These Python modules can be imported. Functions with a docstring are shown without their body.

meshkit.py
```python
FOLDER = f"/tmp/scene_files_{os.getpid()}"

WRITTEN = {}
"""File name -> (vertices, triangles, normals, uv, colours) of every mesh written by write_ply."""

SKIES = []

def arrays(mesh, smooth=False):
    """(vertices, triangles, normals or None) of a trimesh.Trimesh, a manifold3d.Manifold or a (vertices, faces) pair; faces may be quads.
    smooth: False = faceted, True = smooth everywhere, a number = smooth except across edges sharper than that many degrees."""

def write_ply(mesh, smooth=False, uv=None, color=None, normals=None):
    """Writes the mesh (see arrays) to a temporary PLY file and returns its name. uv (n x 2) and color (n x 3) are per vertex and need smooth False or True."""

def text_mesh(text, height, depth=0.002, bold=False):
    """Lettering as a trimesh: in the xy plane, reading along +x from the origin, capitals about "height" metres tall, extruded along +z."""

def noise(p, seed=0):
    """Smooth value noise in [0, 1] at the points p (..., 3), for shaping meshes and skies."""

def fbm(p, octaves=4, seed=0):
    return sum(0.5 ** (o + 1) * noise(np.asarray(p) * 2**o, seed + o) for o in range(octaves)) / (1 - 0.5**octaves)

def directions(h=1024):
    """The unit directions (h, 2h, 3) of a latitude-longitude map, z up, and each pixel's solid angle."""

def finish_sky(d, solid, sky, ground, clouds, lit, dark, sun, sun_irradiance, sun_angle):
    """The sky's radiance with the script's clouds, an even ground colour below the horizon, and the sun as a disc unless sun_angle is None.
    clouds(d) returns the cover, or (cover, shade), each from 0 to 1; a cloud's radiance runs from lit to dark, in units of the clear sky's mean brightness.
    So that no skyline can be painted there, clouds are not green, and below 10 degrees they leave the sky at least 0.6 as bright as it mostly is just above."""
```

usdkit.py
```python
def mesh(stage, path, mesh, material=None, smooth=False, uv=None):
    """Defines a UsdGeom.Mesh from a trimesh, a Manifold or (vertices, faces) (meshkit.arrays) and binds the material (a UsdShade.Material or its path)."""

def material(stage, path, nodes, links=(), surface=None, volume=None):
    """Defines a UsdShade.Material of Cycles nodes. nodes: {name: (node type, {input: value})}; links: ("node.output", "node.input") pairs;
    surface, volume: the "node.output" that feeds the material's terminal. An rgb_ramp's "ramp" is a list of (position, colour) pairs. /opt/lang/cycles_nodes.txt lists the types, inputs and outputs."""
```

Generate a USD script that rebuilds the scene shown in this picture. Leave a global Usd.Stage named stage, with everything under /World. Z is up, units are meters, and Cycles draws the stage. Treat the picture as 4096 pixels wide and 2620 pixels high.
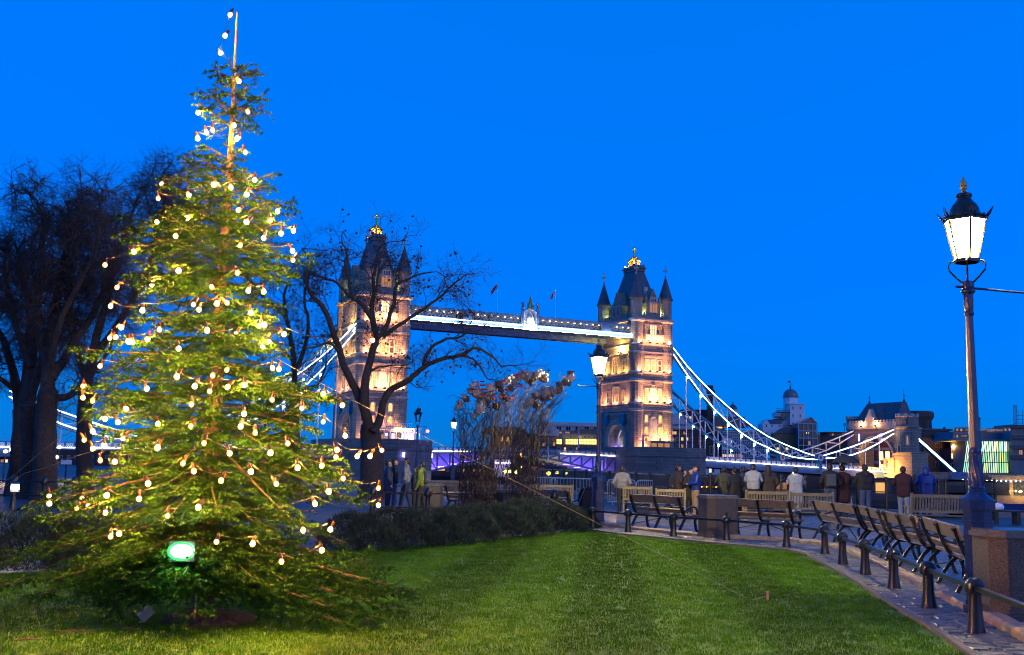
import math, random
import numpy as np, trimesh, manifold3d, usdkit, meshkit
from shapely.geometry import Polygon, Point, LineString
from shapely import affinity
from pxr import Usd, UsdGeom, UsdLux, UsdShade, Sdf, Gf, Vt

stage = Usd.Stage.CreateInMemory()
UsdGeom.SetStageUpAxis(stage, 'Z'); UsdGeom.SetStageMetersPerUnit(stage, 1.0)
UsdGeom.Xform.Define(stage, '/World'); UsdGeom.Scope.Define(stage, '/World/Looks')
pi = math.pi

# ------------------------------------------------ camera
F, CX, CY = 4000., 2048., 1310.          # the photograph's pixels (4096 x 2620)
TILT, ROLL = math.atan(549/4000), .02
EYE = np.array([0, 0, 1.6])
FWD = np.array([0, math.cos(TILT), math.sin(TILT)])
_u, _r = np.array([0, -math.sin(TILT), math.cos(TILT)]), np.array([1., 0, 0])
UP, RT = _u*math.cos(ROLL)-_r*math.sin(ROLL), _r*math.cos(ROLL)+_u*math.sin(ROLL)
cam = UsdGeom.Camera.Define(stage, '/World/camera')
cam.AddTransformOp().Set(Gf.Matrix4d(*RT, 0, *UP, 0, *(-FWD), 0, *EYE, 1))
cam.CreateHorizontalApertureAttr(36.0); cam.CreateVerticalApertureAttr(36.0*2620/4096)
cam.CreateFocalLengthAttr(36.0*F/4096)
cam.CreateFStopAttr(0.0); cam.CreateClippingRangeAttr(Gf.Vec2f(.1, 5000))
cam.CreateExposureAttr(3.5)

# ------------------------------------------------ sky and afterglow
SUN_AZ, SUN_EL = math.radians(100), math.radians(1.5)
dome = UsdLux.DomeLight.Define(stage, '/World/sky')
sky_m = usdkit.material(stage, '/World/Looks/sky', {
    's': ('sky_texture', {'sky_type': 'single_scattering', 'sun_disc': False, 'sun_elevation': SUN_EL, 'sun_rotation': SUN_AZ,
                          'air_density': 1.0, 'aerosol_density': .1, 'ozone_density': 10.0}),
    'mul': ('mix', {'mix_type': 'multiply', 'fac': 1.0, 'color2': (.10, .62, 1.1)}),
    'deep': ('mix', {'mix_type': 'mix', 'fac': .62, 'color2': (.0, .245, .93)}),          # the deep even blue of late dusk
    'b': ('background_shader', {'strength': .1})},
    [('s.color', 'mul.color1'), ('mul.color', 'deep.color1'), ('deep.color', 'b.color')], surface='b.background')
UsdShade.MaterialBindingAPI.Apply(dome.GetPrim()).Bind(sky_m)
sun = UsdLux.DistantLight.Define(stage, '/World/afterglow')
sun.CreateIntensityAttr(.0095); sun.CreateAngleAttr(60.0); sun.CreateColorAttr(Gf.Vec3f(1.0, .80, .78))
sun.CreateNormalizeAttr(True)
# the glow left by the sun: low in the west, behind the camera to the right
sun.AddRotateXYZOp().Set(Gf.Vec3f(90-14, 0, 40))

dome.GetPrim().SetCustomDataByKey('kind', 'structure')

# ------------------------------------------------ helpers
def ray(px, py): return FWD+RT*(px-CX)/F+UP*(CY-py)/F
def at(px, py, Y):
    "the point at distance Y ahead that shows at a pixel of the photograph"
    d = ray(px, py); return EYE+d*(Y/d[1])
def gnd(px, py, z=0.):
    d = ray(px, py); return EYE+d*((z-1.6)/d[2])

USED = {}
def numbered(parent, name):
    k = (parent, name); n = USED.get(k, 0); USED[k] = n+1
    return name if n == 0 else f'{name}_{n:03d}'
def data(prim, label=None, cat=None, group=None, kind=None):
    for k, v in (('label', label), ('category', cat), ('group', group), ('kind', kind)):
        if v: prim.SetCustomDataByKey(k, v)
def thing(name, label, cat, loc=(0, 0, 0), rz=0., group=None, scale=None, kind=None):
    x = UsdGeom.Xform.Define(stage, '/World/'+numbered('/World', name))
    x.AddTranslateOp().Set(Gf.Vec3d(*map(float, loc))); x.AddRotateZOp().Set(math.degrees(rz))
    if scale: x.AddScaleOp().Set(Gf.Vec3f(*scale))
    data(x.GetPrim(), label, cat, group, kind)
    return str(x.GetPath())
def copy_of(src, name, label, loc, rz=0., scale=None, group=None):
    x = UsdGeom.Xform.Define(stage, '/World/'+numbered('/World', name))
    x.GetPrim().GetReferences().AddInternalReference(src); 
    x.ClearXformOpOrder()
    x.AddTranslateOp().Set(Gf.Vec3d(*map(float, loc))); x.AddRotateZOp().Set(math.degrees(rz))
    if scale: x.AddScaleOp().Set(Gf.Vec3f(*scale))
    data(x.GetPrim(), label, None, group)
    x.GetPrim().SetInstanceable(True)
    return str(x.GetPath())

class MB:
    "collects shapes into one mesh"
    def __init__(s): s.v, s.f, s.n = [], [], 0
    def add(s, v, f):
        v = np.asarray(v, float); f = np.asarray(f, int)
        if len(v) == 0: return s
        if f.shape[1] == 4: f = np.vstack([f[:, [0, 1, 2]], f[:, [0, 2, 3]]])
        s.v.append(v); s.f.append(f+s.n); s.n += len(v); return s
    def tm(s, m): return s.add(m.vertices, m.faces)
    def man(s, m):
        k = m.to_mesh(); return s.add(k.vert_properties[:, :3], k.tri_verts)
    def box(s, c, d, rz=0., tap=1.):
        x, y, z = [k/2 for k in d]
        v = np.array([(-x, -y, -z), (x, -y, -z), (x, y, -z), (-x, y, -z), (-x*tap, -y*tap, z), (x*tap, -y*tap, z), (x*tap, y*tap, z), (-x*tap, y*tap, z)])
        if rz: v = v @ np.array([[math.cos(rz), math.sin(rz), 0], [-math.sin(rz), math.cos(rz), 0], [0, 0, 1]])
        return s.add(v+np.asarray(c, float), BOXF)
    def bx(s, x0, x1, y0, y1, z0, z1): return s.box(((x0+x1)/2, (y0+y1)/2, (z0+z1)/2), (abs(x1-x0), abs(y1-y0), abs(z1-z0)))
    def bar(s, p, q, w, h, up=(0, 0, 1)):
        p, q = np.asarray(p, float), np.asarray(q, float); d = q-p; d = d/max(np.linalg.norm(d), 1e-9)
        a = np.cross(np.asarray(up, float), d)
        if np.linalg.norm(a) < 1e-3: a = np.cross((1, 0, 0), d)
        a /= np.linalg.norm(a); b = np.cross(d, a)
        k = [(-w/2, -h/2), (w/2, -h/2), (w/2, h/2), (-w/2, h/2)]
        return s.add([p+a*i+b*j for i, j in k]+[q+a*i+b*j for i, j in k], BOXF)
    def tube(s, pts, r, n=6, cap=True):
        P = np.asarray(pts, float); m = len(P); r = np.broadcast_to(np.asarray(r, float), (m,))
        T = np.gradient(P, axis=0); T /= np.maximum(np.linalg.norm(T, axis=1, keepdims=True), 1e-9)
        ref = np.array([0, 0, 1.]) if abs(T[:, 2]).mean() < .8 else np.array([1., 0, 0])
        A = np.cross(ref, T); A /= np.maximum(np.linalg.norm(A, axis=1, keepdims=True), 1e-6); B = np.cross(T, A)
        a = np.arange(n)*2*pi/n
        V = (P[:, None]+r[:, None, None]*(A[:, None]*np.cos(a)[None, :, None]+B[:, None]*np.sin(a)[None, :, None])).reshape(-1, 3)
        i = np.arange(m-1)[:, None]*n; j = np.arange(n)[None]; k = (j+1) % n
        s.add(V, np.stack([i+j, i+k, i+n+k, i+n+j], -1).reshape(-1, 4))
        if cap:
            for c, o in ((0, 1), (m-1, -1)):
                ring = V[c*n:(c+1)*n][::-o]
                s.add(ring, [(0, q, q+1) for q in range(1, n-1)])
        return s
    def rbar(s, pts, w, h, side=(1, 0, 0)):
        "rectangular bar along a path that lies in the plane square to side"
        P = np.asarray(pts, float); S = np.asarray(side, float)
        T = np.gradient(P, axis=0); T /= np.linalg.norm(T, axis=1, keepdims=True); N = np.cross(T, S)
        h = np.broadcast_to(np.asarray(h, float), (len(P),))[:, None]
        R = np.stack([P-S*w/2-N*h/2, P+S*w/2-N*h/2, P+S*w/2+N*h/2, P-S*w/2+N*h/2], 1).reshape(-1, 3)
        f = []
        for i in range(len(P)-1):
            for j in range(4):
                k = (j+1) % 4; f.append((i*4+j, i*4+k, i*4+4+k, i*4+4+j))
        e = len(R)-4; f += [(3, 2, 1, 0), (e, e+1, e+2, e+3)]
        return s.add(R, f)
    def lathe(s, prof, c=(0, 0, 0), n=16, ph=0.):
        prof = np.asarray(prof, float); a = np.arange(n)*2*pi/n+ph; m = len(prof)
        V = np.stack([prof[:, 0][:, None]*np.cos(a), prof[:, 0][:, None]*np.sin(a), np.broadcast_to(prof[:, 1][:, None], (m, n))], -1).reshape(-1, 3)+np.asarray(c, float)
        i = np.arange(m-1)[:, None]*n; j = np.arange(n)[None]; k = (j+1) % n
        s.add(V, np.stack([i+j, i+k, i+n+k, i+n+j], -1).reshape(-1, 4))
        for c0, o in ((0, -1), (m-1, 1)):
            if prof[c0, 0] > 1e-4: s.add(V[c0*n:(c0+1)*n][::o], [(0, q, q+1) for q in range(1, n-1)])
        return s
    def ext(s, poly, depth, org=(0, 0, 0), ex=(1, 0, 0), ey=(0, 0, 1)):
        "a flat outline (in the directions ex, ey) given thickness along ex x ey"
        if not hasattr(poly, 'area'): poly = Polygon(poly)
        ex, ey = np.asarray(ex, float), np.asarray(ey, float); ez = np.cross(ex, ey)
        for g in getattr(poly, 'geoms', [poly]):
            m = trimesh.creation.extrude_polygon(g, depth, engine='earcut'); v = m.vertices
            s.add(np.asarray(org, float)+v[:, :1]*ex+v[:, 1:2]*ey+v[:, 2:]*ez, m.faces)
        return s
    def ball(s, c, r, k=1, sc=(1, 1, 1)):
        m = ICO[k]; return s.add(m.vertices*r*np.asarray(sc)+np.asarray(c, float), m.faces)
    def xf(s, R=None, t=(0, 0, 0)):
        for i in range(len(s.v)): s.v[i] = (s.v[i] @ np.asarray(R).T if R is not None else s.v[i])+np.asarray(t, float)
        return s
    def merge(s, o, t=(0, 0, 0), rz=0., sc=1.):
        R = np.array([[math.cos(rz), -math.sin(rz), 0], [math.sin(rz), math.cos(rz), 0], [0, 0, 1]])
        for v, f in zip(o.v, o.f): pass
        V = np.vstack(o.v)*sc @ R.T+np.asarray(t, float); return s.add(V, np.vstack(o.f))
    def put(s, name, m, parent='/World', smooth=False, label=None, cat=None, group=None, kind=None):
        if not s.n: return None
        p = parent+'/'+numbered(parent, name)
        me = usdkit.mesh(stage, p, (np.vstack(s.v), np.vstack(s.f)), m, smooth=smooth)
        data(me.GetPrim(), label, cat, group, kind); return p
BOXF = [(0, 3, 2, 1), (4, 5, 6, 7), (0, 1, 5, 4), (1, 2, 6, 5), (2, 3, 7, 6), (3, 0, 4, 7)]
ICO = {k: trimesh.creation.icosphere(k, 1.0) for k in (0, 1, 2)}

# ------------------------------------------------ materials
MATS = {}
def mat(name, c, rough=.6, metal=0., var=.25, scale=6., bump=0., bscale=None, spec=.5, coat=0., detail=4):
    if name in MATS: return MATS[name]
    c = np.asarray(c, float); lo, hi = c*(1-var), np.minimum(c*(1+var), 1)
    n = {'g': ('geometry', {}), 'n': ('noise_texture', {'scale': scale, 'detail': detail, 'roughness': .6}),
         'r': ('rgb_ramp', {'ramp': [(.3, lo), (.7, hi)]}),
         'p': ('principled_bsdf', {'roughness': rough, 'metallic': metal, 'specular_ior_level': spec, 'coat_weight': coat})}
    l = [('g.position', 'n.vector'), ('n.fac', 'r.fac'), ('r.color', 'p.base_color')]
    if bump:
        n['n2'] = ('noise_texture', {'scale': bscale or scale*3, 'detail': 5}); n['b'] = ('bump', {'strength': bump, 'distance': .02})
        l += [('g.position', 'n2.vector'), ('n2.fac', 'b.height'), ('b.normal', 'p.normal')]
    MATS[name] = usdkit.material(stage, '/World/Looks/'+name, n, l, surface='p.BSDF'); return MATS[name]
def glow(name, c, strength):
    if name in MATS: return MATS[name]
    MATS[name] = usdkit.material(stage, '/World/Looks/'+name, {'e': ('emission', {'color': c, 'strength': strength})}, [], surface='e.emission'); return MATS[name]
def masonry(name, c1, c2, mortar, w, h, rot=0., rough=.85, ms=.02, bump=.6, big=.25, mscale=.25, dist=.06):
    "far-off coursed stone or brick, laid along the walls of a building turned by rot"
    if name in MATS: return MATS[name]
    n = {'g': ('geometry', {}), 'm': ('vector_rotate', {'rotate_type': 'z_axis', 'angle': -rot}), 's': ('separate_xyz', {}),
         'a': ('math', {'math_type': 'add'}), 'c': ('combine_xyz', {}),
         'k': ('brick_texture', {'scale': 1.0, 'brick_width': w, 'row_height': h, 'mortar_size': ms, 'mortar_smooth': .3, 'bias': 0., 'color1': c1, 'color2': c2, 'mortar': mortar}),
         'n': ('noise_texture', {'scale': mscale, 'detail': 6}), 'r': ('rgb_ramp', {'ramp': [(.3, (1-big,)*3), (.7, (1+big*.5,)*3)]}),
         'x': ('mix', {'mix_type': 'multiply', 'fac': 1.0}), 'n2': ('noise_texture', {'scale': 9., 'detail': 3}),
         'h': ('math', {'math_type': 'multiply_add', 'value2': -1.0}),
         'b': ('bump', {'strength': bump, 'distance': dist}), 'p': ('principled_bsdf', {'roughness': rough})}
    l = [('g.position', 'm.vector'), ('m.vector', 's.vector'), ('s.x', 'a.value1'), ('s.y', 'a.value2'), ('a.value', 'c.x'), ('s.z', 'c.y'), ('c.vector', 'k.vector'),
         ('g.position', 'n.vector'), ('n.fac', 'r.fac'), ('k.color', 'x.color1'), ('r.color', 'x.color2'), ('x.color', 'p.base_color'),
         ('g.position', 'n2.vector'), ('k.fac', 'h.value1'), ('n2.fac', 'h.value3'), ('h.value', 'b.height'), ('b.normal', 'p.normal')]
    MATS[name] = usdkit.material(stage, '/World/Looks/'+name, n, l, surface='p.BSDF'); return MATS[name]

black = mat('black_paint', (.010, .009, .009), rough=.30, var=.3, scale=20, bump=.15, bscale=60)
iron_blue = mat('blue_paint', (.014, .022, .075), rough=.3, var=.3, scale=9, bump=.15, bscale=50, coat=.2)
oak = mat('weathered_wood', (.14, .10, .068), rough=.6, var=.35, scale=14, bump=.3, bscale=40)
teak = mat('pale_wood', (.17, .14, .09), rough=.7, var=.3, scale=12, bump=.2)
gilt = mat('gilding', (.80, .50, .10), rough=.3, metal=1., var=.2, scale=8)
bark = mat('bark', (.042, .03, .023), rough=.9, var=.4, scale=10, bump=.6, bscale=14)
twigs_m = mat('twig_bark', (.035, .022, .018), rough=.9, var=.3, scale=3)
BANG = math.radians(25)
stone = masonry('bridge_stone', (.36, .31, .25), (.27, .23, .18), (.12, .10, .08), 1.5, .62, BANG, ms=.035, bump=.8, dist=.12)
smooth_stone = mat('dressed_stone', (.42, .37, .31), rough=.8, var=.2, scale=.8, bump=.3, bscale=2)
pier_stone = masonry('pier_stone', (.20, .19, .17), (.15, .14, .13), (.07, .065, .06), 2.4, .9, BANG, ms=.03, bump=.6, dist=.1)
slate = mat('slate', (.07, .075, .085), rough=.5, var=.3, scale=.7, bump=.3, bscale=3)
teal = mat('teal_paint', (.02, .16, .28), rough=.35, var=.2, scale=1)
deck_blue = mat('bridge_blue_paint', (.06, .13, .26), rough=.4, var=.2, scale=.8)
white_paint = mat('white_paint', (.75, .75, .75), rough=.45, var=.06, scale=1)
dark_glass = mat('dark_glass', (.015, .018, .022), rough=.08, var=.1, scale=1)
lit_win = glow('lit_window', (1.0, .50, .14), .16)
lit_win2 = glow('lit_window_pale', (1.0, .68, .30), .22)
lit_dim = glow('lit_window_dim', (1.0, .42, .16), .045)
strip_white = glow('strip_light', (1.0, .90, .84), 1.3)
strip_pale = glow('walkway_strip_light', (1.0, .93, .88), .9)
strip_cyan = glow('chain_strip_light', (.75, .95, 1.0), 1.6)
flood_warm = glow('flood_lamp_warm', (1.0, .41, .185), 75.)
flood_amber = glow('flood_lamp_amber', (1.0, .56, .12), 60.)
flood_lime = glow('flood_lamp_lime', (.80, 1.0, .36), 34.)
flood_white = glow('flood_lamp_white', (.95, .97, 1.0), 9.)
violet = glow('violet_lamp', (.30, .12, 1.0), 2.2)
lilac = glow('lilac_lamp', (.62, .45, 1.0), 1.8)
red_lamp = glow('red_lamp', (1.0, .03, .04), 2.5)
orange_lamp = glow('orange_lamp', (1.0, .28, .04), 1.2)
yellow_lamp = glow('yellow_lamp', (1.0, .80, .12), 2.5)

# ------------------------------------------------ ground, lawn, border, path, water
rng = np.random.default_rng(7)
KERB = np.array([gnd(x, y)[:2] for x, y in ((2358, 2104), (2470, 2118), (2590, 2133), (2802, 2154), (2964, 2164), (3120, 2173), (3240, 2184), (3325, 2196), (3400, 2222), (3460, 2252), (3550, 2297), (3640, 2345), (3750, 2402), (3875, 2468), (3980, 2522), (4100, 2588), (4240, 2668))])
EDGE = np.array([gnd(x, y)[:2] for x, y in ((2335, 2122), (2507, 2145), (2699, 2164), (2923, 2186), (3130, 2206), (3209, 2217), (3275, 2252), (3400, 2319), (3500, 2384), (3625, 2464), (3750, 2538), (3840, 2600), (3900, 2645), (3960, 2690))])
def arc(P, n, k=None):
    d = np.r_[0, np.cumsum(np.linalg.norm(np.diff(P, axis=0), axis=1))]; t = np.linspace(0, d[-1], n)
    from scipy.interpolate import PchipInterpolator
    return np.stack([PchipInterpolator(d, P[:, i])(t) for i in (0, 1)], 1)
KERB, EDGE = arc(KERB, 160), arc(EDGE, 160)
QUAY = [(70, 38.6), (6.4, 38.6), (3.9, 60), (-3, 74), (-62, 150), (-160, 262)]     # the river's edge of the promenade

path_m = mat('path_base', (.05, .05, .055), rough=.6, var=.3, scale=4, bump=.4)
setts_m = [mat(f'path_sett_{"abc"[i]}', c, rough=r, var=.3, scale=5, bump=.35, bscale=30) for i, (c, r) in enumerate([((.095, .095, .10), .30), ((.075, .075, .085), .36), ((.11, .105, .10), .42)])]
cob_m = [mat(f'cobble_{"abc"[i]}', c, rough=.5, var=.35, scale=18, bump=.5, bscale=50) for i, c in enumerate([(.10, .095, .095), (.13, .12, .105), (.08, .08, .085)])]
kerb_m = mat('kerb_stone', (.30, .215, .145), rough=.75, var=.3, scale=9, bump=.7, bscale=40)
edging_m = mat('edging_stone', (.10, .085, .075), rough=.7, var=.3, scale=8, bump=.4)
soil = mat('soil', (.03, .022, .015), rough=.95, var=.4, scale=12, bump=.6)
moss = mat('moss', (.035, .06, .012), rough=.95, var=.5, scale=20, bump=.6)

# the wharf: one sheet from behind the camera to the river's edge
w = [(-160, -30), (70, -30)]+QUAY
MB().ext(w, .6, (0, 0, -.62), (1, 0, 0), (0, 1, 0)).put('path', path_m, kind='structure')
PATH = '/World/path'
q = MB()
for a, b in zip(QUAY[:-1], QUAY[1:]):
    q.bar((*a, -2.9), (*b, -2.9), .5, 4.6)
q.put('quay_wall', pier_stone, kind='structure')
q = MB()
for a, b in zip(QUAY[:-1], QUAY[1:]):
    q.bar((*a, .06), (*b, .06), .62, .30)
q.put('coping', mat('coping_stone', (.17, .16, .15), rough=.5, var=.3, scale=2, bump=.3), parent='/World/quay_wall')
MB().bx(-420, 700, 36, 900, -6.4, -6.).put('river_bed', soil, kind='structure')
water = usdkit.material(stage, '/World/Looks/water', {
    'g': ('geometry', {}), 'm': ('mapping', {'scale': (.35, .9, 1.)}), 'n': ('noise_texture', {'scale': 1.0, 'detail': 5}),
    'b': ('bump', {'strength': .35, 'distance': .12}), 'p': ('principled_bsdf', {'base_color': (.008, .012, .018), 'roughness': .08, 'ior': 1.33})},
    [('g.position', 'm.vector'), ('m.vector', 'n.vector'), ('n.fac', 'b.height'), ('b.normal', 'p.normal')], surface='p.BSDF')
MB().add([(-420, 36, -5.), (700, 36, -5.), (700, 900, -5.), (-420, 900, -5.)], [(0, 1, 2, 3)]).put('river', water, kind='structure')
MB().bx(-420, 700, 395, 900, -6.2, 1.2).put('far_bank', mat('bank_ground', (.06, .055, .05), rough=.9), kind='structure')

# lawn: mown stripes are the nap of the grass, so a real two-tone in its colour
lawn_poly = [tuple(p) for p in EDGE]+[(9, 4), (9, -8), (-16, -8), (-16, 10.5), (-7.4, 13.2), (-6.2, 14.3), (-3.4, 18.0), (-1.2, 20.6), (.7, 23.6)]
lawn_m = usdkit.material(stage, '/World/Looks/grass_ground', {
    'g': ('geometry', {}), 'n': ('noise_texture', {'scale': 1.3, 'detail': 6, 'roughness': .65}), 'n2': ('noise_texture', {'scale': 38., 'detail': 4}),
    'w': ('wave_texture', {'bands_direction': 'x', 'scale': .16, 'distortion': .6, 'detail': 1.}), 'm': ('mapping', {'rotation': (0, 0, .10)}),
    'r': ('rgb_ramp', {'ramp': [(.25, (.034, .100, .005)), (.75, (.062, .150, .008))]}), 'r2': ('rgb_ramp', {'ramp': [(.34, (.76, .78, .76)), (.66, (1.16, 1.14, 1.08))]}),
    'r3': ('rgb_ramp', {'ramp': [(.25, (.55, .55, .55)), (.75, (1.4, 1.4, 1.4))]}),
    'x': ('mix', {'mix_type': 'multiply', 'fac': 1.0}), 'x2': ('mix', {'mix_type': 'multiply', 'fac': 1.0}),
    'b': ('bump', {'strength': .9, 'distance': .03}), 'p': ('principled_bsdf', {'roughness': .8, 'specular_ior_level': .2})},
    [('g.position', 'n.vector'), ('g.position', 'n2.vector'), ('g.position', 'm.vector'), ('m.vector', 'w.vector'), ('n.fac', 'r.fac'), ('w.fac', 'r2.fac'), ('n2.fac', 'r3.fac'),
     ('r.color', 'x.color1'), ('r2.color', 'x.color2'), ('x.color', 'x2.color1'), ('r3.color', 'x2.color2'), ('x2.color', 'p.base_color'), ('n2.fac', 'b.height'), ('b.normal', 'p.normal')], surface='p.BSDF')
MB().ext(lawn_poly, .05, (0, 0, -.03), (1, 0, 0), (0, 1, 0)).put('lawn', lawn_m, kind='structure')
LAWN = Polygon(lawn_poly).buffer(-.06)
blade_m = usdkit.material(stage, '/World/Looks/grass_blade', {
    'o': ('object_info', {}), 'g': ('geometry', {}), 'n': ('noise_texture', {'scale': 2.2, 'detail': 4}), 'r': ('rgb_ramp', {'ramp': [(.3, (.034, .105, .005)), (.55, (.06, .16, .008)), (.78, (.11, .17, .015))]}),
    'w': ('wave_texture', {'bands_direction': 'x', 'scale': .16, 'distortion': .6, 'detail': 1.}), 'm': ('mapping', {'rotation': (0, 0, .10)}), 'r2': ('rgb_ramp', {'ramp': [(.34, (.76, .78, .76)), (.66, (1.16, 1.14, 1.08))]}),
    'x': ('mix', {'mix_type': 'multiply', 'fac': 1.0}),
    'd': ('diffuse_bsdf', {}), 't': ('translucent_bsdf', {}), 'k': ('mix_closure', {'fac': .35})},
    [('g.position', 'n.vector'), ('n.fac', 'r.fac'), ('g.position', 'm.vector'), ('m.vector', 'w.vector'), ('w.fac', 'r2.fac'), ('r.color', 'x.color1'), ('r2.color', 'x.color2'), ('x.color', 'd.color'), ('x.color', 't.color'), ('d.BSDF', 'k.closure1'), ('t.BSDF', 'k.closure2')], surface='k.closure')
def tuft_patch(seed, n=170, size=.29):
    r = np.random.default_rng(seed); x, y = r.uniform(-size/2, size/2, (2, n)); a = r.uniform(0, 2*pi, n); h = r.uniform(.014, .032, n)*np.where(r.random(n) < .03, 1.5, 1); l = r.normal(0, .4, n)*h; wd = r.uniform(.0025, .005, n)
    c, s = np.cos(a), np.sin(a)
    p0 = np.stack([x-c*wd, y-s*wd, 0*x], 1); p1 = np.stack([x+c*wd, y+s*wd, 0*x], 1); p2 = np.stack([x-s*l+r.normal(0, .006, n), y+c*l, h], 1)
    i = np.arange(n); return np.vstack([p0, p1, p2]), np.stack([i, i+n, i+2*n], 1)
pin = UsdGeom.PointInstancer.Define(stage, '/World/grass')
for k in range(5): usdkit.mesh(stage, f'/World/grass/tuft_{k+1:03d}', tuft_patch(k), blade_m)
pts, idx, ori = [], [], []
for gx in np.arange(-8, 6.5, .255):
    for gy in np.arange(6.9, 26, .255):
        x, y = gx+rng.uniform(-.05, .05), gy+rng.uniform(-.05, .05)
        if LAWN.contains(Point(x, y).buffer(.05)):
            pts.append((x, y, .02)); idx.append(int(rng.integers(5))); a = rng.uniform(0, pi); ori.append(Gf.Quath(math.cos(a), 0, 0, math.sin(a)))
pin.CreatePositionsAttr(Vt.Vec3fArray.FromNumpy(np.array(pts, np.float32))); pin.CreateProtoIndicesAttr(idx); pin.CreateOrientationsAttr(Vt.QuathArray(ori))
pin.CreatePrototypesRel().SetTargets([f'/World/grass/tuft_{k+1:03d}' for k in range(5)])
data(pin.GetPrim(), 'short green grass blades of the lawn', 'grass', kind='stuff')

# the border of cobbles between lawn and kerb
def stone_block(p, ex, ey, lx, ly, h, r, ch=.18):
    "a worn block: a chamfered box with uneven corners"
    m = MB(); k = []
    for z, sc in ((-h, 1.), (0, 1.), (h*.45, 1-ch)):
        for i, j in ((-1, -1), (1, -1), (1, 1), (-1, 1)):
            k.append(p+ex*(i*lx/2*sc+r.normal(0, lx*.03))+ey*(j*ly/2*sc+r.normal(0, ly*.03))+np.array([0, 0, z+(r.normal(0, h*.10) if z > 0 else 0)]))
    f = []
    for b in (0, 4):
        for j in range(4): f.append((b+j, b+(j+1) % 4, b+4+(j+1) % 4, b+4+j))
    f.append((8, 9, 10, 11)); return m.add(k, f)
bp = 'border_bed'
MB().ext([tuple(p) for p in EDGE]+[tuple(p) for p in KERB[::-1]], .1, (0, 0, -.07), (1, 0, 0), (0, 1, 0)).put('cobble_border', soil, kind='structure')
blocks = []
tl = np.linspace(0, 1, 160)
def lerp(t, k): return np.array([np.interp(t, tl, EDGE[:, i])*(1-k)+np.interp(t, tl, KERB[:, i])*k for i in (0, 1)])
ROWS = 4
for row in range(ROWS):
    t = rng.uniform(0, .006)
    while t < .995:
        k = (row+.5)/ROWS*.84+.10
        p = lerp(t, k); q = lerp(min(t+.005, 1), k); ex = q-p; sp = np.linalg.norm(ex)/.005; ex /= np.linalg.norm(ex); ey = np.array([-ex[1], ex[0]])
        wdt = np.linalg.norm(lerp(t, 1)-lerp(t, 0))*.84/ROWS
        l = rng.uniform(.15, .24); t += l/sp
        p = lerp(t-l/sp/2, k); blocks.append((np.r_[p, .035+rng.normal(0, .004)], np.r_[ex, 0], np.r_[ey, 0], l*.93, wdt*.92))
blocks.sort(key=lambda b: np.hypot(b[0][0], b[0][1]))
rest = MB()
for i, b in enumerate(blocks):
    if np.hypot(b[0][0]-3.5, b[0][1]-8) < 1.2 and b[0][1] < 7: continue
    m = stone_block(b[0], b[1], b[2], b[3], b[4], .04, rng)
    if i < 290: m.put('cobble', cob_m[i % 3], parent='/World/cobble_border')
    else: rest.add(np.vstack(m.v), np.vstack(m.f))
rest.put('distant_cobbles', cob_m[0], parent='/World/cobble_border', kind='stuff')
mo = MB()
for i in range(900):
    t, k = rng.random(), rng.uniform(.08, .95); p = lerp(t, k)
    mo.box((p[0], p[1], .035+rng.uniform(0, .012)), (rng.uniform(.015, .06), rng.uniform(.015, .05), .02), rng.uniform(0, 3), .3)
mo.put('moss', moss, parent='/World/cobble_border', kind='stuff')
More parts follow.
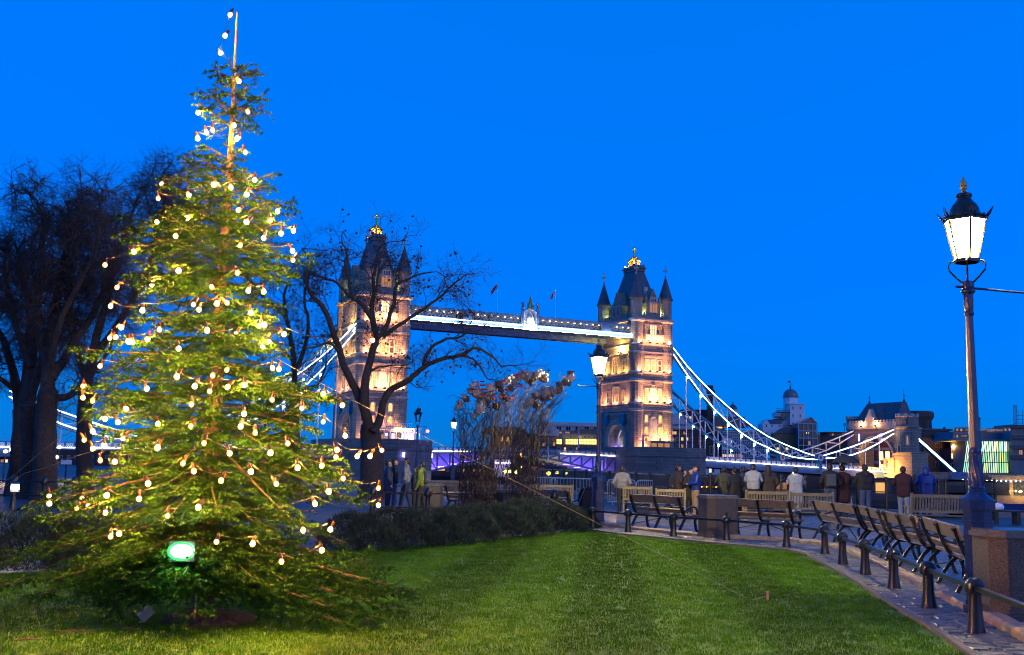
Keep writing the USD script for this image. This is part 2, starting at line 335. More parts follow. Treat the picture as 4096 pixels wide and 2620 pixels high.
def along(P, step, gap, fn):
    d = np.r_[0, np.cumsum(np.linalg.norm(np.diff(P, axis=0), axis=1))]; s = 0
    while s < d[-1]-.1:
        l = step*rng.uniform(.8, 1.2); e = min(s+l, d[-1])
        a = np.array([np.interp(s+gap, d, P[:, i]) for i in (0, 1)]); b = np.array([np.interp(e-gap, d, P[:, i]) for i in (0, 1)])
        fn(a, b, s); s = e
def kerb_piece(a, b, s):
    d = (b-a)/np.linalg.norm(b-a); nrm = np.array([-d[1], d[0]]); nrm = nrm if nrm[0] > 0 or (abs(nrm[0]) < .8 and nrm[1] > 0) else -nrm
    if np.dot(nrm, (a-np.array([2., 15.]))) < 0: nrm = -nrm
    w, h = .20, .13+rng.normal(0, .004)
    sec = [(0, -.1), (0, h-.03), (.035, h), (w-.02, h), (w, h-.02), (w, -.1)]
    m = MB(); n = 6; R = []
    for k in np.linspace(0, 1, n):
        c = a+(b-a)*k; sh = .012 if k in (0, 1) else 0
        for u, z in sec: R.append((c[0]+nrm[0]*(u+rng.normal(0, .003)), c[1]+nrm[1]*(u+rng.normal(0, .003)), z+(rng.normal(0, .003)-sh if z > 0 else 0)))
    f = [(i*6+j, i*6+j+1, i*6+7+j, i*6+6+j) for i in range(n-1) for j in range(5)]
    m.add(R, f); m.add(R[:6], [(0, 1, 2), (0, 2, 3), (0, 3, 4), (0, 4, 5)]); m.add(R[-6:], [(2, 1, 0), (3, 2, 0), (4, 3, 0), (5, 4, 0)])
    m.put('kerb_stone', kerb_m, parent='/World/kerb')
kp = UsdGeom.Xform.Define(stage, '/World/kerb'); data(kp.GetPrim(), kind='structure')
along(KERB, .85, .004, kerb_piece)
ep = UsdGeom.Xform.Define(stage, '/World/lawn_edging'); data(ep.GetPrim(), kind='structure')
def edging_piece(a, b, s): MB().bar((*a, .015), (*b, .015), .075, .09).put('edging_strip', edging_m, parent='/World/lawn_edging')
along(EDGE, .9, .003, edging_piece)

# paving setts of the path, real blocks as far as they can be told apart
KP = Polygon([tuple(p) for p in KERB]+[(14, 6), (14, 36.5), (-4, 36.5), (-4, 27)])
KP = KP.difference(LineString(KERB).buffer(.26))
from shapely import prepare, contains_xy
prepare(KP); bufs = [MB(), MB(), MB()]
sx, sy = .27, .135
for j, y in enumerate(np.arange(8, 36, sy)):
    xs = np.arange(-4, 14, sx)+(j % 2)*sx/2
    for x in xs[contains_xy(KP, xs, np.full(len(xs), y))]:
        bufs[int(rng.choice(3, p=[.5, .3, .2]))].box((x, y, .0), (sx*.955, sy*.92, .03+.012*rng.random()), rng.normal(0, .012), .95)
for m, b in zip(setts_m, bufs): b.put('paving_setts', m, parent=PATH, kind='stuff')

# ------------------------------------------------ the bridge. Its own axes: x along the road away to the right, y across it, away from the camera
BU, BV, BO = np.array([math.cos(BANG), math.sin(BANG)]), np.array([-math.sin(BANG), math.cos(BANG)]), np.array([-40.6, 280.])
def bw(s, y, z=0.): return np.array([*(BO+BU*s+BV*y), z])
def onp(px, py, y):
    "where a pixel of the photograph meets the bridge's long face at y"
    d = ray(px, py); t = (BO @ BV+y)/(d[:2] @ BV); P = EYE+d*t; return (P[:2]-BO) @ BU, P[2]
BRIDGE = (*BO, 0.)
ROAD = 6.4
def rings(z, r, y=9.9, x=5.4, h=.5, n=12):
    m = MB()
    for sx_ in (-1, 1):
        for sy_ in (-1, 1): m.lathe([(r-.35, -.25), (r, 0), (r, h), (r-.3, h+.3)], (sx_*x, sy_*y, z), n, pi/n)
    return m
TX, TY, WX, WY = 5.4, 9.9, 6.5, 11.1
def band(m, z, h, o):
    "a string course butted round the turrets"
    for s in (-1, 1):
        m.bx(-TX+1.2, TX-1.2, s*(WY-.1), s*(WY+o), z, z+h); m.bx(s*(WX-.1), s*(WX+o), -TY+1.2, TY-1.2, z, z+h)
    return m
def gothic(w, h, n=7):
    "an opening with a pointed head"
    sp = h-w*.55; k = [(-w/2, 0), (w/2, 0)]
    k += [(w/2*math.cos(t)**.8, sp+w*.55*math.sin(t)) for t in np.linspace(0, pi/2, n)]
    k += [(-w/2*math.cos(t)**.8, sp+w*.55*math.sin(t)) for t in np.linspace(pi/2, 0, n)]
    return Polygon(k).buffer(0)
def window(parent, org, ex, w, h, pane, lights=2, out=.22, frame_m=None, rows=1, head=True, surround=.28):
    "a stone window: surround with mullions, and a pane set back in it. ex runs along the wall, org is its sill's middle"
    ex = np.asarray(ex, float); nz = np.cross(ex, (0, 0, 1.)); org = np.asarray(org, float)
    sh = Polygon([(-w/2-surround, -surround), (w/2+surround, -surround), (w/2+surround, h+surround), (-w/2-surround, h+surround)])
    cw = (w-.14*(lights-1))/lights
    for i in range(lights):
        c = -w/2+cw/2+i*(cw+.14); hh = (h-.14*(rows-1))/rows
        for r_ in range(rows):
            o = gothic(cw, hh) if (head and r_ == rows-1) else Polygon([(-cw/2, 0), (cw/2, 0), (cw/2, hh), (-cw/2, hh)])
            sh = sh.difference(affinity.translate(o, c, r_*(hh+.14)))
    m = MB().ext(sh, out+.1, org-nz*.1 if True else org, ex, (0, 0, 1))
    p = m.put('window', frame_m or smooth_stone, parent=parent)
    MB().add([org+ex*a+np.array([0, 0, b])+nz*.03 for a, b in ((-w/2, 0), (w/2, 0), (w/2, h), (-w/2, h))], [(0, 1, 2, 3)]).put('pane', pane, parent=p)
    return p

def tower(loc, label):
    T = thing('bridge_tower', label, 'tower', loc, BANG, 'gothic towers of the bridge')
    # lower stage: two side walls and the road arch between them, then the shaft
    arch = Polygon([(-4.6, -2), (-4.6, 3.6)]+[(-4.6*math.cos(t), 3.6+4.6*math.sin(t)) for t in np.linspace(0, pi, 17)]+[(4.6, 3.6), (4.6, -2)])
    wall = Polygon([(-WY, -.5), (WY, -.5), (WY, 12.4), (-WY, 12.4)]).difference(arch)
    b = MB()
    b.ext(wall, 1.2, (-WX, 0, 0), (0, 1, 0), (0, 0, 1)); b.ext(wall, 1.2, (WX-1.2, 0, 0), (0, 1, 0), (0, 0, 1))
    for s in (-1, 1): b.bx(-WX+1.2, WX-1.2, s*WY, s*5.4, -.5, 12.3)
    b.bx(-WX+1.2, WX-1.2, -5.4, 5.4, 9.2, 12.3)
    b.bx(-WX, WX, -WY, WY, 12.4, 40.2)
    b.put('shaft', stone, parent=T)
    m = MB()                                                        # recessed orders of the arch, both ends
    for e in (-1, 1):
        for k, (ro, ri, d) in enumerate(((6.2, 5.7, .45), (5.6, 5.1, .3), (5.0, 4.6, .15))):
            a = Polygon([(-ro, 0), (-ro, 3.6)]+[(-ro*math.cos(t), 3.6+ro*math.sin(t)) for t in np.linspace(0, pi, 17)]+[(ro, 3.6), (ro, 0), (ri, 0), (ri, 3.6)]+[(ri*math.cos(t), 3.6+ri*math.sin(t)) for t in np.linspace(0, pi, 17)]+[(-ri, 3.6), (-ri, 0)]).buffer(0)
            m.ext(a, d, (-WX-d if e < 0 else WX, 0, 0), (0, 1, 0), (0, 0, 1))
    m.put('arch_moulding', smooth_stone, parent=T)
    for k, x in enumerate((-3.4, -1.2, 1.0, 3.2)):                  # ribs of the vault with lamps behind each
        a = Polygon([(-4.7, 0), (-4.7, 3.4)]+[(-4.7*math.cos(t), 3.4+4.7*math.sin(t)) for t in np.linspace(0, pi, 17)]+[(4.7, 3.4), (4.7, 0), (4.0, 0), (4.0, 3.4)]+[(4.0*math.cos(t), 3.4+4.0*math.sin(t)) for t in np.linspace(0, pi, 17)]+[(-4.0, 3.4), (-4.0, 0)]).buffer(0)
        MB().ext(a, .55, (x, 0, 0), (0, 1, 0), (0, 0, 1)).put('vault_rib', white_paint, parent=T)
        for s in (-1, 1): MB().box((x-.7, s*4.2, .9), (.3, .25, 1.4)).put('rib_lamp', (violet, lilac, flood_white, flood_amber)[k] if k < 3 else lilac, parent=T)
    for sx_ in (-1, 1):                                             # corner turrets and their spires
        for sy_ in (-1, 1):
            c = (sx_*TX, sy_*TY, 0)
            t = MB().lathe([(2.3, -.6), (2.3, .9), (2.15, 1.3), (2.15, 14.2), (2.0, 14.9), (2.0, 26.0), (2.3, 29.9), (2.3, 32.4), (2.15, 32.9), (2.15, 40.0), (1.95, 41.0), (1.95, 47.2), (1.5, 47.3)], c, 12, pi/12)
            for q in range(12):                                     # the pointed corbels under the flare
                a = q*pi/6+pi/12; u = np.array([math.cos(a), math.sin(a), 0]); v = np.array([-u[1], u[0], 0])
                o = np.array(c)+u*2.0
                t.add([o-v*.5+(0, 0, 29.9)+u*.42, o+v*.5+(0, 0, 29.9)+u*.42, o+u*.02+np.array([0, 0, 26.3])], [(0, 1, 2)])
            p = t.put('turret', stone, parent=T)
            sp = MB().lathe([(2.35, 47.2), (2.4, 47.7), (2.2, 47.9), (.22, 54.6), (.18, 54.9)], c, 8, pi/8); sp.put('spire', slate, parent=p)
            f = MB().lathe([(.2, 54.8), (.38, 55.1), (.14, 55.4), (.14, 57.9), (.3, 58.2), (.02, 58.7)], c, 6)
            f.bx(c[0]-.75, c[0]+.75, c[1]-.12, c[1]+.12, 56.6, 56.95); f.bx(c[0]-.12, c[0]+.12, c[1]-.75, c[1]+.75, 56.65, 56.9)
            for dx, dy in ((.75, 0), (-.75, 0), (0, .75), (0, -.75)): f.ball((c[0]+dx, c[1]+dy, 56.78), .22, 0)
            f.put('cross', smooth_stone, parent=p)
            for zz in (12.35, 14.3, 21.4, 23.7, 30.1, 32.5): MB().lathe([(2.0, zz-.3), (2.5, zz), (2.5, zz+.4), (2.1, zz+.75)], c, 12, pi/12).put('turret_ring', smooth_stone, parent=p)
            MB().lathe([(2.1, 39.6), (2.75, 40.1), (2.75, 40.6), (2.0, 41.1)], c, 12, pi/12).put('turret_ring', smooth_stone, parent=p)
    m = MB()
    for z, h, o in ((12.35, .4, .45), (14.3, .45, .35), (21.4, .4, .4), (23.7, .45, .35), (30.1, .45, .45), (32.5, .4, .3), (40.1, .55, .7)): band(m, z, h, o)
    m.put('string_course', smooth_stone, parent=T)
    m = MB()                                                        # battlements between the turrets
    for s in (-1, 1):
        for a in np.arange(-3.2, 3.3, .8): m.bx(a-.22, a+.22, s*(WY-.35), s*(WY+.05), 42.0, 42.8)
        m.bx(-TX+1.6, TX-1.6, s*(WY-.35), s*(WY+.05), 40.65, 42.0)
        for a in np.arange(-7.6, 7.7, .8): m.bx(s*(WX-.35), s*(WX+.05), a-.22, a+.22, 42.0, 42.8)
        m.bx(s*(WX-.35), s*(WX+.05), -TY+1.6, TY-1.6, 40.65, 42.0)
    m.put('battlement', stone, parent=T)
    # gabled dormers, one on each face
    for s, wd, hh in ((-1, 2.5, 8.4), (1, 2.5, 8.4)):
        g = Polygon([(-wd, 0), (wd, 0), (wd, hh-3.2), (wd-.5, hh-3.2), (0, hh+1.4), (-wd+.5, hh-3.2), (-wd, hh-3.2)])
        d = MB().ext(g, 3.4, (0, (WY+.15) if s > 0 else -WY+3.25, 40.7), (1, 0, 0), (0, 0, 1))
        for q in (-1, 1): d.box((q*wd, s*(WY-.2), 40.7+hh-2.4), (.6, .6, 2.2)).lathe([(.3, 40.7+hh-1.4), (0, 40.7+hh)], (q*wd, s*(WY-.2), 0), 4)
        p = d.put('gable', stone, parent=T)
        if s < 0:
            window(p if False else T, (0, -WY-.15, 43.0), (1, 0, 0), 2.6, 2.6, lit_dim, 3)
            window(T, (0, -WY-.15, 46.1), (1, 0, 0), 1.9, 1.2, dark_glass, 3)
    for s in (-1, 1):
        g = Polygon([(-3.2, 0), (3.2, 0), (3.2, 5.0), (2.6, 5.0), (0, 9.6), (-2.6, 5.0), (-3.2, 5.0)])
        MB().ext(g, 3.0, (WX-2.85 if s > 0 else -WX-.15, 0, 40.7), (0, 1, 0), (0, 0, 1)).put('gable', stone, parent=T)
        if s < 0:
            for q in (-1.3, 1.3): window(T, (-WX-.15, -q, 42.6), (0, -1, 0), 1.3, 3.0, dark_glass, 2)
    r = MB()                                                        # steep hipped roof
    lv = [(5.2, 9.2, 40.8), (4.4, 8.2, 45.0), (2.9, 5.4, 51.5), (1.75, 3.1, 57.4)]
    V = [(i*a, j*b_, z) for a, b_, z in lv for i, j in ((-1, -1), (1, -1), (1, 1), (-1, 1))]
    r.add(V, [(k*4+j, k*4+(j+1) % 4, k*4+4+(j+1) % 4, k*4+4+j) for k in range(3) for j in range(4)]); rp = r.put('roof', slate, parent=T)
    c = MB().bx(-2.0, 2.0, -3.4, 3.4, 57.4, 58.3).bx(-2.3, 2.3, -3.7, 3.7, 58.3, 58.7).bx(-1.9, 1.9, -3.3, 3.3, 58.7, 59.3); c.put('roof_crest', slate, parent=rp)
    for s in (-1, 1): MB().bx(-5.0*0-.7, .7, s*6.6-.5, s*6.6+.5, 45., 51.6).put('chimney', smooth_stone, parent=rp)
    g = MB()                                                        # gilded crown and finial
    for q in range(8):
        a = q*pi/4; u = np.array([math.cos(a)*1.2, math.sin(a)*1.7, 0])
        g.tube([u*1.0+(0, 0, 59.3), u*1.25+(0, 0, 60.6), u*.95+(0, 0, 61.8), u*.4+(0, 0, 62.4)], [.22, .3, .22, .12], 5); g.ball(u*1.25+(0, 0, 61.2), .38, 1); g.box(u*1.1+(0, 0, 59.7), (.5, .5, .8))
    g.lathe([(1.2, 59.3), (1.3, 59.8), (.9, 60.2), (.5, 62.0), (.35, 62.6), (.22, 63.2), (.2, 64.0), (.45, 64.3), (.2, 64.6), (.15, 65.0), (.42, 65.3), (0, 65.9)], n=8)
    g.bx(-.7, .7, -.1, .1, 64.75, 65.0)
    g.put('crown_finial', gilt, parent=T)
    # windows of the west face
    y = -WY
    for x in (-2.5, 2.5):
        window(T, (x, y, 2.3), (1, 0, 0), 1.0, 2.0, lit_dim, 1); window(T, (x, y, 5.5), (1, 0, 0), 1.0, 1.9, lit_win, 1); window(T, (x, y, 8.9), (1, 0, 0), 1.1, 2.2, lit_win, 1)
    window(T, (0, y, 2.2), (1, 0, 0), 1.7, 1.9, lit_dim, 2); window(T, (0, y, 4.9), (1, 0, 0), 1.7, 2.2, lit_win2, 2); window(T, (0, y, 7.8), (1, 0, 0), 1.6, 1.6, dark_glass, 3)
    MB().ext([(-1.4, 0), (1.4, 0), (1.4, 8.1), (1.0, 8.6), (0, 8.9), (-1.0, 8.6), (-1.4, 8.1)], .18, (0, y, 1.6), (1, 0, 0), (0, 0, 1)).put('stone_panel', smooth_stone, parent=T)
    MB().lathe([(.5, 10.2), (.7, 10.6), (.2, 11.2), (0, 12.)], (0, y-.3, 0), 6).put('finial', smooth_stone, parent=T)
    window(T, (0, y, 15.3), (1, 0, 0), 1.8, 4.0, lit_win2, 2, rows=2)
    for x in (-2.3, 2.3): window(T, (x, y, 15.3), (1, 0, 0), 1.0, 3.8, lit_win, 1, rows=2)
    MB().lathe([(.5, 19.9), (.7, 20.2), (.25, 20.9), (0, 21.4)], (0, y-.3, 0), 6).put('finial', smooth_stone, parent=T)
    for x in (-2.3, 0, 2.3): window(T, (x, y, 24.8), (1, 0, 0), 1.1, 3.2, (lit_win, lit_win, lit_dim)[int(x/2.3)+1], 1, rows=2)
    m = MB()
    for a in np.arange(-3.2, 3.3, .64): m.bx(a-.16, a+.16, y-.5, y+.1, 29.0, 29.5)
    m.bx(-3.4, 3.4, y-.3, y+.1, 28.6, 29.0); m.put('corbel_table', smooth_stone, parent=T)
    window(T, (0, y, 36.0), (1, 0, 0), 2.2, 2.9, lit_win2, 3, rows=2)
    for x in (-2.5, 2.5): window(T, (x, y, 36.0), (1, 0, 0), .8, 2.9, lit_dim, 1, rows=2)
    m = MB().bx(-3.2, 3.2, y-1.0, y, 34.2, 34.6).bx(-3.2, 3.2, y-1.0, y-.8, 34.6, 35.8).bx(-3.2, -3.0, y-.8, y, 34.6, 35.8).bx(3.0, 3.2, y-.8, y, 34.6, 35.8)
    for a in (-3.1, -1.1, 1.1, 3.1): m.bx(a-.18, a+.18, y-1.1, y-.75, 34.6, 36.0)
    m.put('balcony', smooth_stone, parent=T)
    m = MB()
    for a in (-1.2, -.4, .4, 1.2): m.add([(a-.2, y, 34.2), (a+.2, y, 34.2), (a+.2, y-.9, 34.2), (a-.2, y-.9, 34.2), (a-.2, y, 32.9), (a+.2, y, 32.9)], [(0, 1, 2, 3), (3, 2, 5, 4), (0, 3, 4, 4), (1, 5, 2, 2)])
    m.put('balcony_bracket', smooth_stone, parent=T)
    # north face: traceried windows over the arch, side windows, blue sheds
    x = -WX; ey = (0, -1, 0)
    window(T, (x, 0, 15.4), ey, 3.4, 4.6, lit_dim, 4, rows=2); window(T, (x, -4.6, 15.4), ey, 1.6, 3.4, lit_dim, 1, rows=2); window(T, (x, 4.6, 15.4), ey, 1.6, 3.4, dark_glass, 2, rows=2)
    window(T, (x, 0, 24.6), ey, 3.6, 4.8, lit_dim, 4, rows=2); window(T, (x, -5.0, 24.9), ey, 1.6, 3.4, dark_glass, 2, rows=2); window(T, (x, 5.0, 24.9), ey, 1.6, 3.4, lit_win, 2, rows=2)
    for yy in (-5.0, 5.0):
        s = MB().bx(x-1.0, x, yy-1.0, yy+1.0, 8.4, 11.0); s.add([(x-1.1, yy-1.15, 11), (x-1.1, yy+1.15, 11), (x, yy+1.15, 12.1), (x, yy-1.15, 12.1), (x, yy-1.15, 11), (x, yy+1.15, 11)], [(0, 1, 2, 3), (0, 3, 4, 4), (1, 5, 2, 2)]); s.put('signal_housing', teal, parent=T)
    m = MB()
    for a in np.arange(-6.6, 6.7, .9): m.bx(x-.45, x+.1, a-.22, a+.22, 11.2, 12.0)
    m.put('corbel_table', smooth_stone, parent=T)
    # floodlights: small lamps standing on the ledges, shining up the walls
    def lamp(p, d, size, m_, nm='floodlight'):
        d = np.asarray(d, float); d /= np.linalg.norm(d); a = np.cross(d, (0, 0, 1.)); a = a/np.linalg.norm(a) if np.linalg.norm(a) > .1 else np.array([1., 0, 0]); b = np.cross(a, d); p = np.asarray(p, float)
        h = MB().add([p+a*i*size*.6+b*j*size*.45-d*k for k in (.02, .25) for i, j in ((-1, -1), (1, -1), (1, 1), (-1, 1))], BOXF).put(nm, black, parent=T)
        MB().add([p+a*i*size*.5+b*j*size*.35 for i, j in ((-1, -1), (1, -1), (1, 1), (-1, 1))], [(0, 1, 2, 3)]).put('lens', m_, parent=h)
    for z, st in ((.3, 1.), (14.95, .75), (24.35, .6), (33.1, .5)):
        for xx in (-2.6, 0, 2.6): lamp((xx, -WY-(1.75 if z < 1 else 2.2), z+.1), (0, .45, 1), .8*st**.5, flood_warm)
        for sx_ in (-1, 1): lamp((sx_*TX, -TY-(3.6 if z < 1 else 2.65), z), (0, .45, 1), .62*st**.5, flood_warm)
    for yy in (-6.4, 0., 6.4): lamp((-WX-1.6, yy, 14.95), (.5, 0, 1), .55, flood_warm)
    for yy in (-6.2, -2, 2, 6.2): lamp((-WX-1.1, yy, 24.35), (.4, 0, 1), .42, flood_amber)
    for sx_ in (-1, 1):
        for sy_ in (-1, 1):
            lamp((sx_*2.9, sy_*(WY-1.6), 42.0), (sx_*.5, sy_*.1, .8), .75, flood_lime); lamp((sx_*(WX-1.3), sy_*6.0, 41.6), (-sx_*.4, sy_*.6, .8), .7, flood_lime)
    for sx_ in (-1, 1):
        for yy in (-1, 1): lamp((sx_*1.75, yy*2.6, 59.5), (-sx_*.5, -yy*.7, .6), .7, flood_amber)
    h = MB().bx(-WX-1.4, -WX-.2, -4.2, -2.8, 30.65, 30.85).put('lamp_bracket', black, parent=T)
    MB().ball((-WX-.9, -3.5, 31.4), .45, 1).put('lamp_globe', glow('bracket_lamp', (1., .55, .11), 150.), parent=h)
    # gate cabin and lamp at the foot of the west face
    m = MB().bx(-3.6, 4.4, -WY-4.6, -WY-1.9, -.1, 2.9).bx(-4.0, 4.8, -WY-5.0, -WY-1.7, 2.9, 3.2); p = m.put('gate_cabin', mat('cabin_grey', (.16, .16, .17), rough=.6), parent=T)
    q = MB()
    for a in (-2.6, -.3, 2.0): q.bx(a-.9, a+.9, -WY-4.63, -WY-4.58, 1.2, 2.5)
    q.put('cabin_window', lit_dim, parent=p)
    m = MB()
    for a in np.arange(-4.0, 4.9, .8): m.bar((a, -WY-4.9, 3.2), (a, -WY-4.9, 4.2), .06, .06)
    for zz in (3.7, 4.2): m.bar((-4.0, -WY-4.9, zz), (4.8, -WY-4.9, zz), .06, .06)
    m.put('cabin_railing', white_paint, parent=p)
    MB().ball((3.3, -WY-2.4, 4.0), .42, 1).put('lamp_globe', glow('gate_lamp', (1., .52, .14), 30.), parent=T)
    return T
T1 = tower(bw(1.2, 0, ROAD), 'gothic stone bridge tower partly hidden behind the bare plane tree')
T2 = copy_of(T1, 'bridge_tower', 'gothic stone bridge tower standing clear of trees, right of the walkway', bw(87.9, 0, ROAD), BANG)

# piers
def pier(s0, s1, label):
    T = thing('bridge_pier', label, 'pier', BRIDGE, BANG, 'granite river piers under the towers')
    mid, hw = (s0+s1)/2, (s1-s0)/2
    pl = [(s0, -14), (mid-hw*.86, -19), (mid-hw*.5, -22.5), (mid, -24), (mid+hw*.5, -22.5), (mid+hw*.86, -19), (s1, -14), (s1, 14), (mid+hw*.86, 19), (mid, 24), (mid-hw*.86, 19), (s0, 14)]
    MB().ext(pl, ROAD+6.3, (0, 0, -6.2), (1, 0, 0), (0, 1, 0)).put('pier_body', pier_stone, parent=T)
    o = Polygon(pl)
    MB().ext(o.buffer(.35), .5, (0, 0, ROAD-1.5), (1, 0, 0), (0, 1, 0)).put('pier_band', pier_stone, parent=T)
    MB().ext(o.buffer(.05).difference(o.buffer(-.5)), 1.1, (0, 0, ROAD+.1), (1, 0, 0), (0, 1, 0)).put('pier_parapet', pier_stone, parent=T)
    return T
P1 = pier(-11.3, 15.0, 'granite river pier behind the unlit lamp post, nearer the fir')
P2 = pier(76.3, 103.6, 'granite river pier behind the row of people, right of the bascule')
for px in (1480, 1587):
    s, z = onp(px, 1811, -23.5)
p = MB()
for s_, y_ in ((3.5, -24.05), (13.6, -17.3)): p.box((s_, y_-.2, 3.6), (.5, .4, 1.2))
p.put('pier_lamp', glow('pier_lamp', (.22, .2, 1.), 1.6), parent=P1)
# glazed pavilion at the foot of the left tower
T = thing('glass_pavilion', 'low glazed pavilion with coloured lights at the foot of the plane-tree tower', 'pavilion', bw(4.8, -14.6, ROAD), BANG)
m = MB().bx(-4.8, 6.0, -2.6, 2.4, 4.0, 4.35); m.put('roof', white_paint, parent=T)
m = MB()
for a in np.linspace(-4.4, 5.6, 7): m.bx(a-.09, a+.09, -2.3, -2.1, 0, 4.0)
m.bx(-4.5, 5.7, -2.3, -2.1, .0, .5); m.put('frame', white_paint, parent=T)
pane_glass = usdkit.material(stage, '/World/Looks/clear_pane', {'f': ('fresnel', {'IOR': 1.45}), 't': ('transparent_bsdf', {}), 'g': ('glossy_bsdf', {'roughness': .03}), 'k': ('mix_closure', {})}, [('f.fac', 'k.fac'), ('t.BSDF', 'k.closure1'), ('g.BSDF', 'k.closure2')], surface='k.closure')
MB().bx(-4.35, 5.55, -2.22, -2.2, .5, 4.0).put('glazing', pane_glass, parent=T)
r9 = np.random.default_rng(9)
for k in range(16):
    m_ = (lilac, violet, lit_win2, glow('cyan_screen', (.2, .7, 1.), .7), glow('pink_screen', (1., .25, .6), .5), lit_win)[k % 6]
    a = r9.uniform(-4, 5.2); MB().box((a, r9.uniform(-1.5, .8), r9.uniform(.8, 2.6)), (r9.uniform(.3, 1.0), .1, r9.uniform(.4, 1.6))).put('display', m_, parent=T)
MB().bx(-4.4, 5.6, .9, 1.0, 0, 3.9).put('back_wall', mat('pavilion_wall', (.5, .42, .4), rough=.7), parent=T)
for a in (-.5, 1.2, 2.8): MB().ball((a, -2.8, 3.75), .2, 1).put('lamp', glow('gate_lamp', (1., .52, .14), 30.), parent=T)
m = MB()
for a in np.arange(-3.4, 3.5, .55): m.bx(a-.04, a+.04, -1.8, -1.72, 4.35, 5.6)
m.bx(-3.5, 3.5, -1.82, -1.7, 5.5, 5.62); m.put('roof_railing', white_paint, parent=T)

# ---- high walkways: west one in front, east one behind it
def walkway(y0, label, crest):
    T = thing('high_walkway', label, 'walkway', BRIDGE, BANG, 'high level walkways between the towers')
    s0, s1, z0, z1, d = 5.6, 83.2, 41.0, 44.9, 3.6
    yf = y0; yb = y0+d
    m = MB().bx(s0, s1, yf, yb, z1-.55, z1).bx(s0, s1, yf-.12, yb+.12, z1, z1+.2); m.put('roof', deck_blue, parent=T)
    m = MB().bx(s0, s1, yf+.1, yb-.1, z0+.1, z0+.5)
    m.put('floor', deck_blue, parent=T)
    m = MB().bx(s0, s1, yf-.02, yf+.22, z0-.1, z0+1.25).bx(s0, s1, yb-.22, yb+.02, z0-.1, z0+1.25); m.put('lower_girder', deck_blue, parent=T)
    m = MB()
    for s in np.arange(s0+1, s1, 2.1): m.bx(s-.1, s+.1, yf-.12, yf-.02, z0-.1, z0+1.25)
    m.bx(s0, s1, yf-.14, yf-.02, z0+1.2, z0+1.38); m.put('girder_stiffener', deck_blue, parent=T)
    m = MB()                                                        # soffit with its dark bracing
    for s in np.arange(s0, s1-3, 3.4): m.bar((s, yf+.3, z0+.05), (s+3.4, yb-.3, z0+.05), .2, .16); m.bar((s, yb-.3, z0-.05), (s+3.4, yf+.3, z0-.05), .2, .14)
    m.put('soffit_bracing', deck_blue, parent=T)
    m = MB()
    gaps = ((43.2, 48.4), (70.0, 73.4), (24.5, 27.9))
    for yy in (yf+.1, yb-.1):
        for s in np.arange(s0, s1-2.2, 1.15):
            if any(a-.9 < s+.9 < b+.9 for a, b in gaps): continue
            m.bar((s, yy, z0+1.3), (s+1.9, yy, z1-.5), .1, .17, (0, 1, 0)); m.bar((s+1.9, yy+.06, z0+1.3), (s, yy+.06, z1-.5), .1, .17, (0, 1, 0))
    m.put('lattice', deck_blue, parent=T)
    for a, b in gaps[1:]:
        MB().bx(a, b, yf-.1, yf+.25, z0+1.3, z1+.25).bx(a, a+.4, yf-.25, yf-.1, z0+1.3, z1+.4).bx(b-.4, b, yf-.25, yf-.1, z0+1.3, z1+.4).put('lattice_panel', deck_blue, parent=T)
    MB().bx(s0, s1, yf+1.6, yf+1.7, z0+.5, z1-.6).put('inner_glazing', mat('walkway_glass', (.10, .12, .14), rough=.25, var=.5, scale=.6), parent=T)
    m = MB()
    for s in np.arange(s0+1, s1, 2.1):
        if not 42.5 < s < 49: m.box((s, yf+.9, z1-.8), (.3, .3, .14))
    m.put('ceiling_lamp', glow('walkway_lamp', (1., .66, .30), 1.6), parent=T)
    if crest:
        for a, b in ((s0, 43.1), (48.5, s1)):
            MB().bx(a, b, yf-.62, yf-.18, z0+.95, z0+1.1).put('light_strip', glow('walkway_led', (1.0, .93, .90), 2.4), parent=T)
            MB().bx(a, b, yf-.66, yf-.14, z0-.25, z0-.1).put('strip_tray', deck_blue, parent=T)
            MB().bx(a, b, yf-.60, yf-.20, z0-.1, z0-.02).put('light_strip', glow('walkway_led', (1.0, .93, .90), 2.4), parent=T)
    return T
walkway(-TY-.2, 'white-lit high walkway between the towers, carrying the crest', True)
walkway(TY-3.6, 'unlit high walkway behind the white-lit one', False)
T = thing('crest_panel', 'brightly lit white coat of arms panel with gilt crown on the walkway', 'coat of arms', bw(45.8, -TY-.45, 41.), BANG)
sh = Polygon([(-2.0, .2), (2.0, .2), (2.0, 5.2), (1.2, 5.5), (.5, 6.0), (-.5, 6.0), (-1.2, 5.5), (-2.0, 5.2)])
MB().ext(sh, .25, (0, 0, 0), (1, 0, 0), (0, 0, 1)).put('panel', white_paint, parent=T)
m = MB()
for q in (-1, 1): m.bx(q*2.45-.4, q*2.45+.4, -.3, .35, -.2, 5.9).lathe([(.5, 5.9), (.62, 6.4), (.4, 6.5), (.2, 6.7), (.62, 7.4), (.62, 7.7), (0, 7.8)], (q*2.45, 0, 0), 8)
m.bx(-2.8, 2.8, -.2, .3, -.3, .15); m.put('pier', deck_blue, parent=T)
m = MB().ball((0, -.2, 3.6), .62, 1, (1, .3, 1.2))
for q in (-1, 1):
    m.tube([(q*1.5, -.3, 1.6), (q*1.2, -.35, 2.8), (q*.9, -.35, 3.9), (q*.5, -.3, 4.4)], [.16, .26, .22, .12], 6); m.ball((q*1.0, -.35, 4.2), .22, 0); m.tube([(q*.3, -.3, 1.4), (q*1.3, -.32, 1.1), (q*1.7, -.3, 1.5)], .12, 5)
    for k in range(5): m.ball((q*(.3+.22*k), -.3, 4.8-.13*k*k*.3), .16, 0)
m.put('shield_emblem', mat('emblem_grey', (.16, .2, .2), rough=.4, var=.5, scale=3), parent=T)
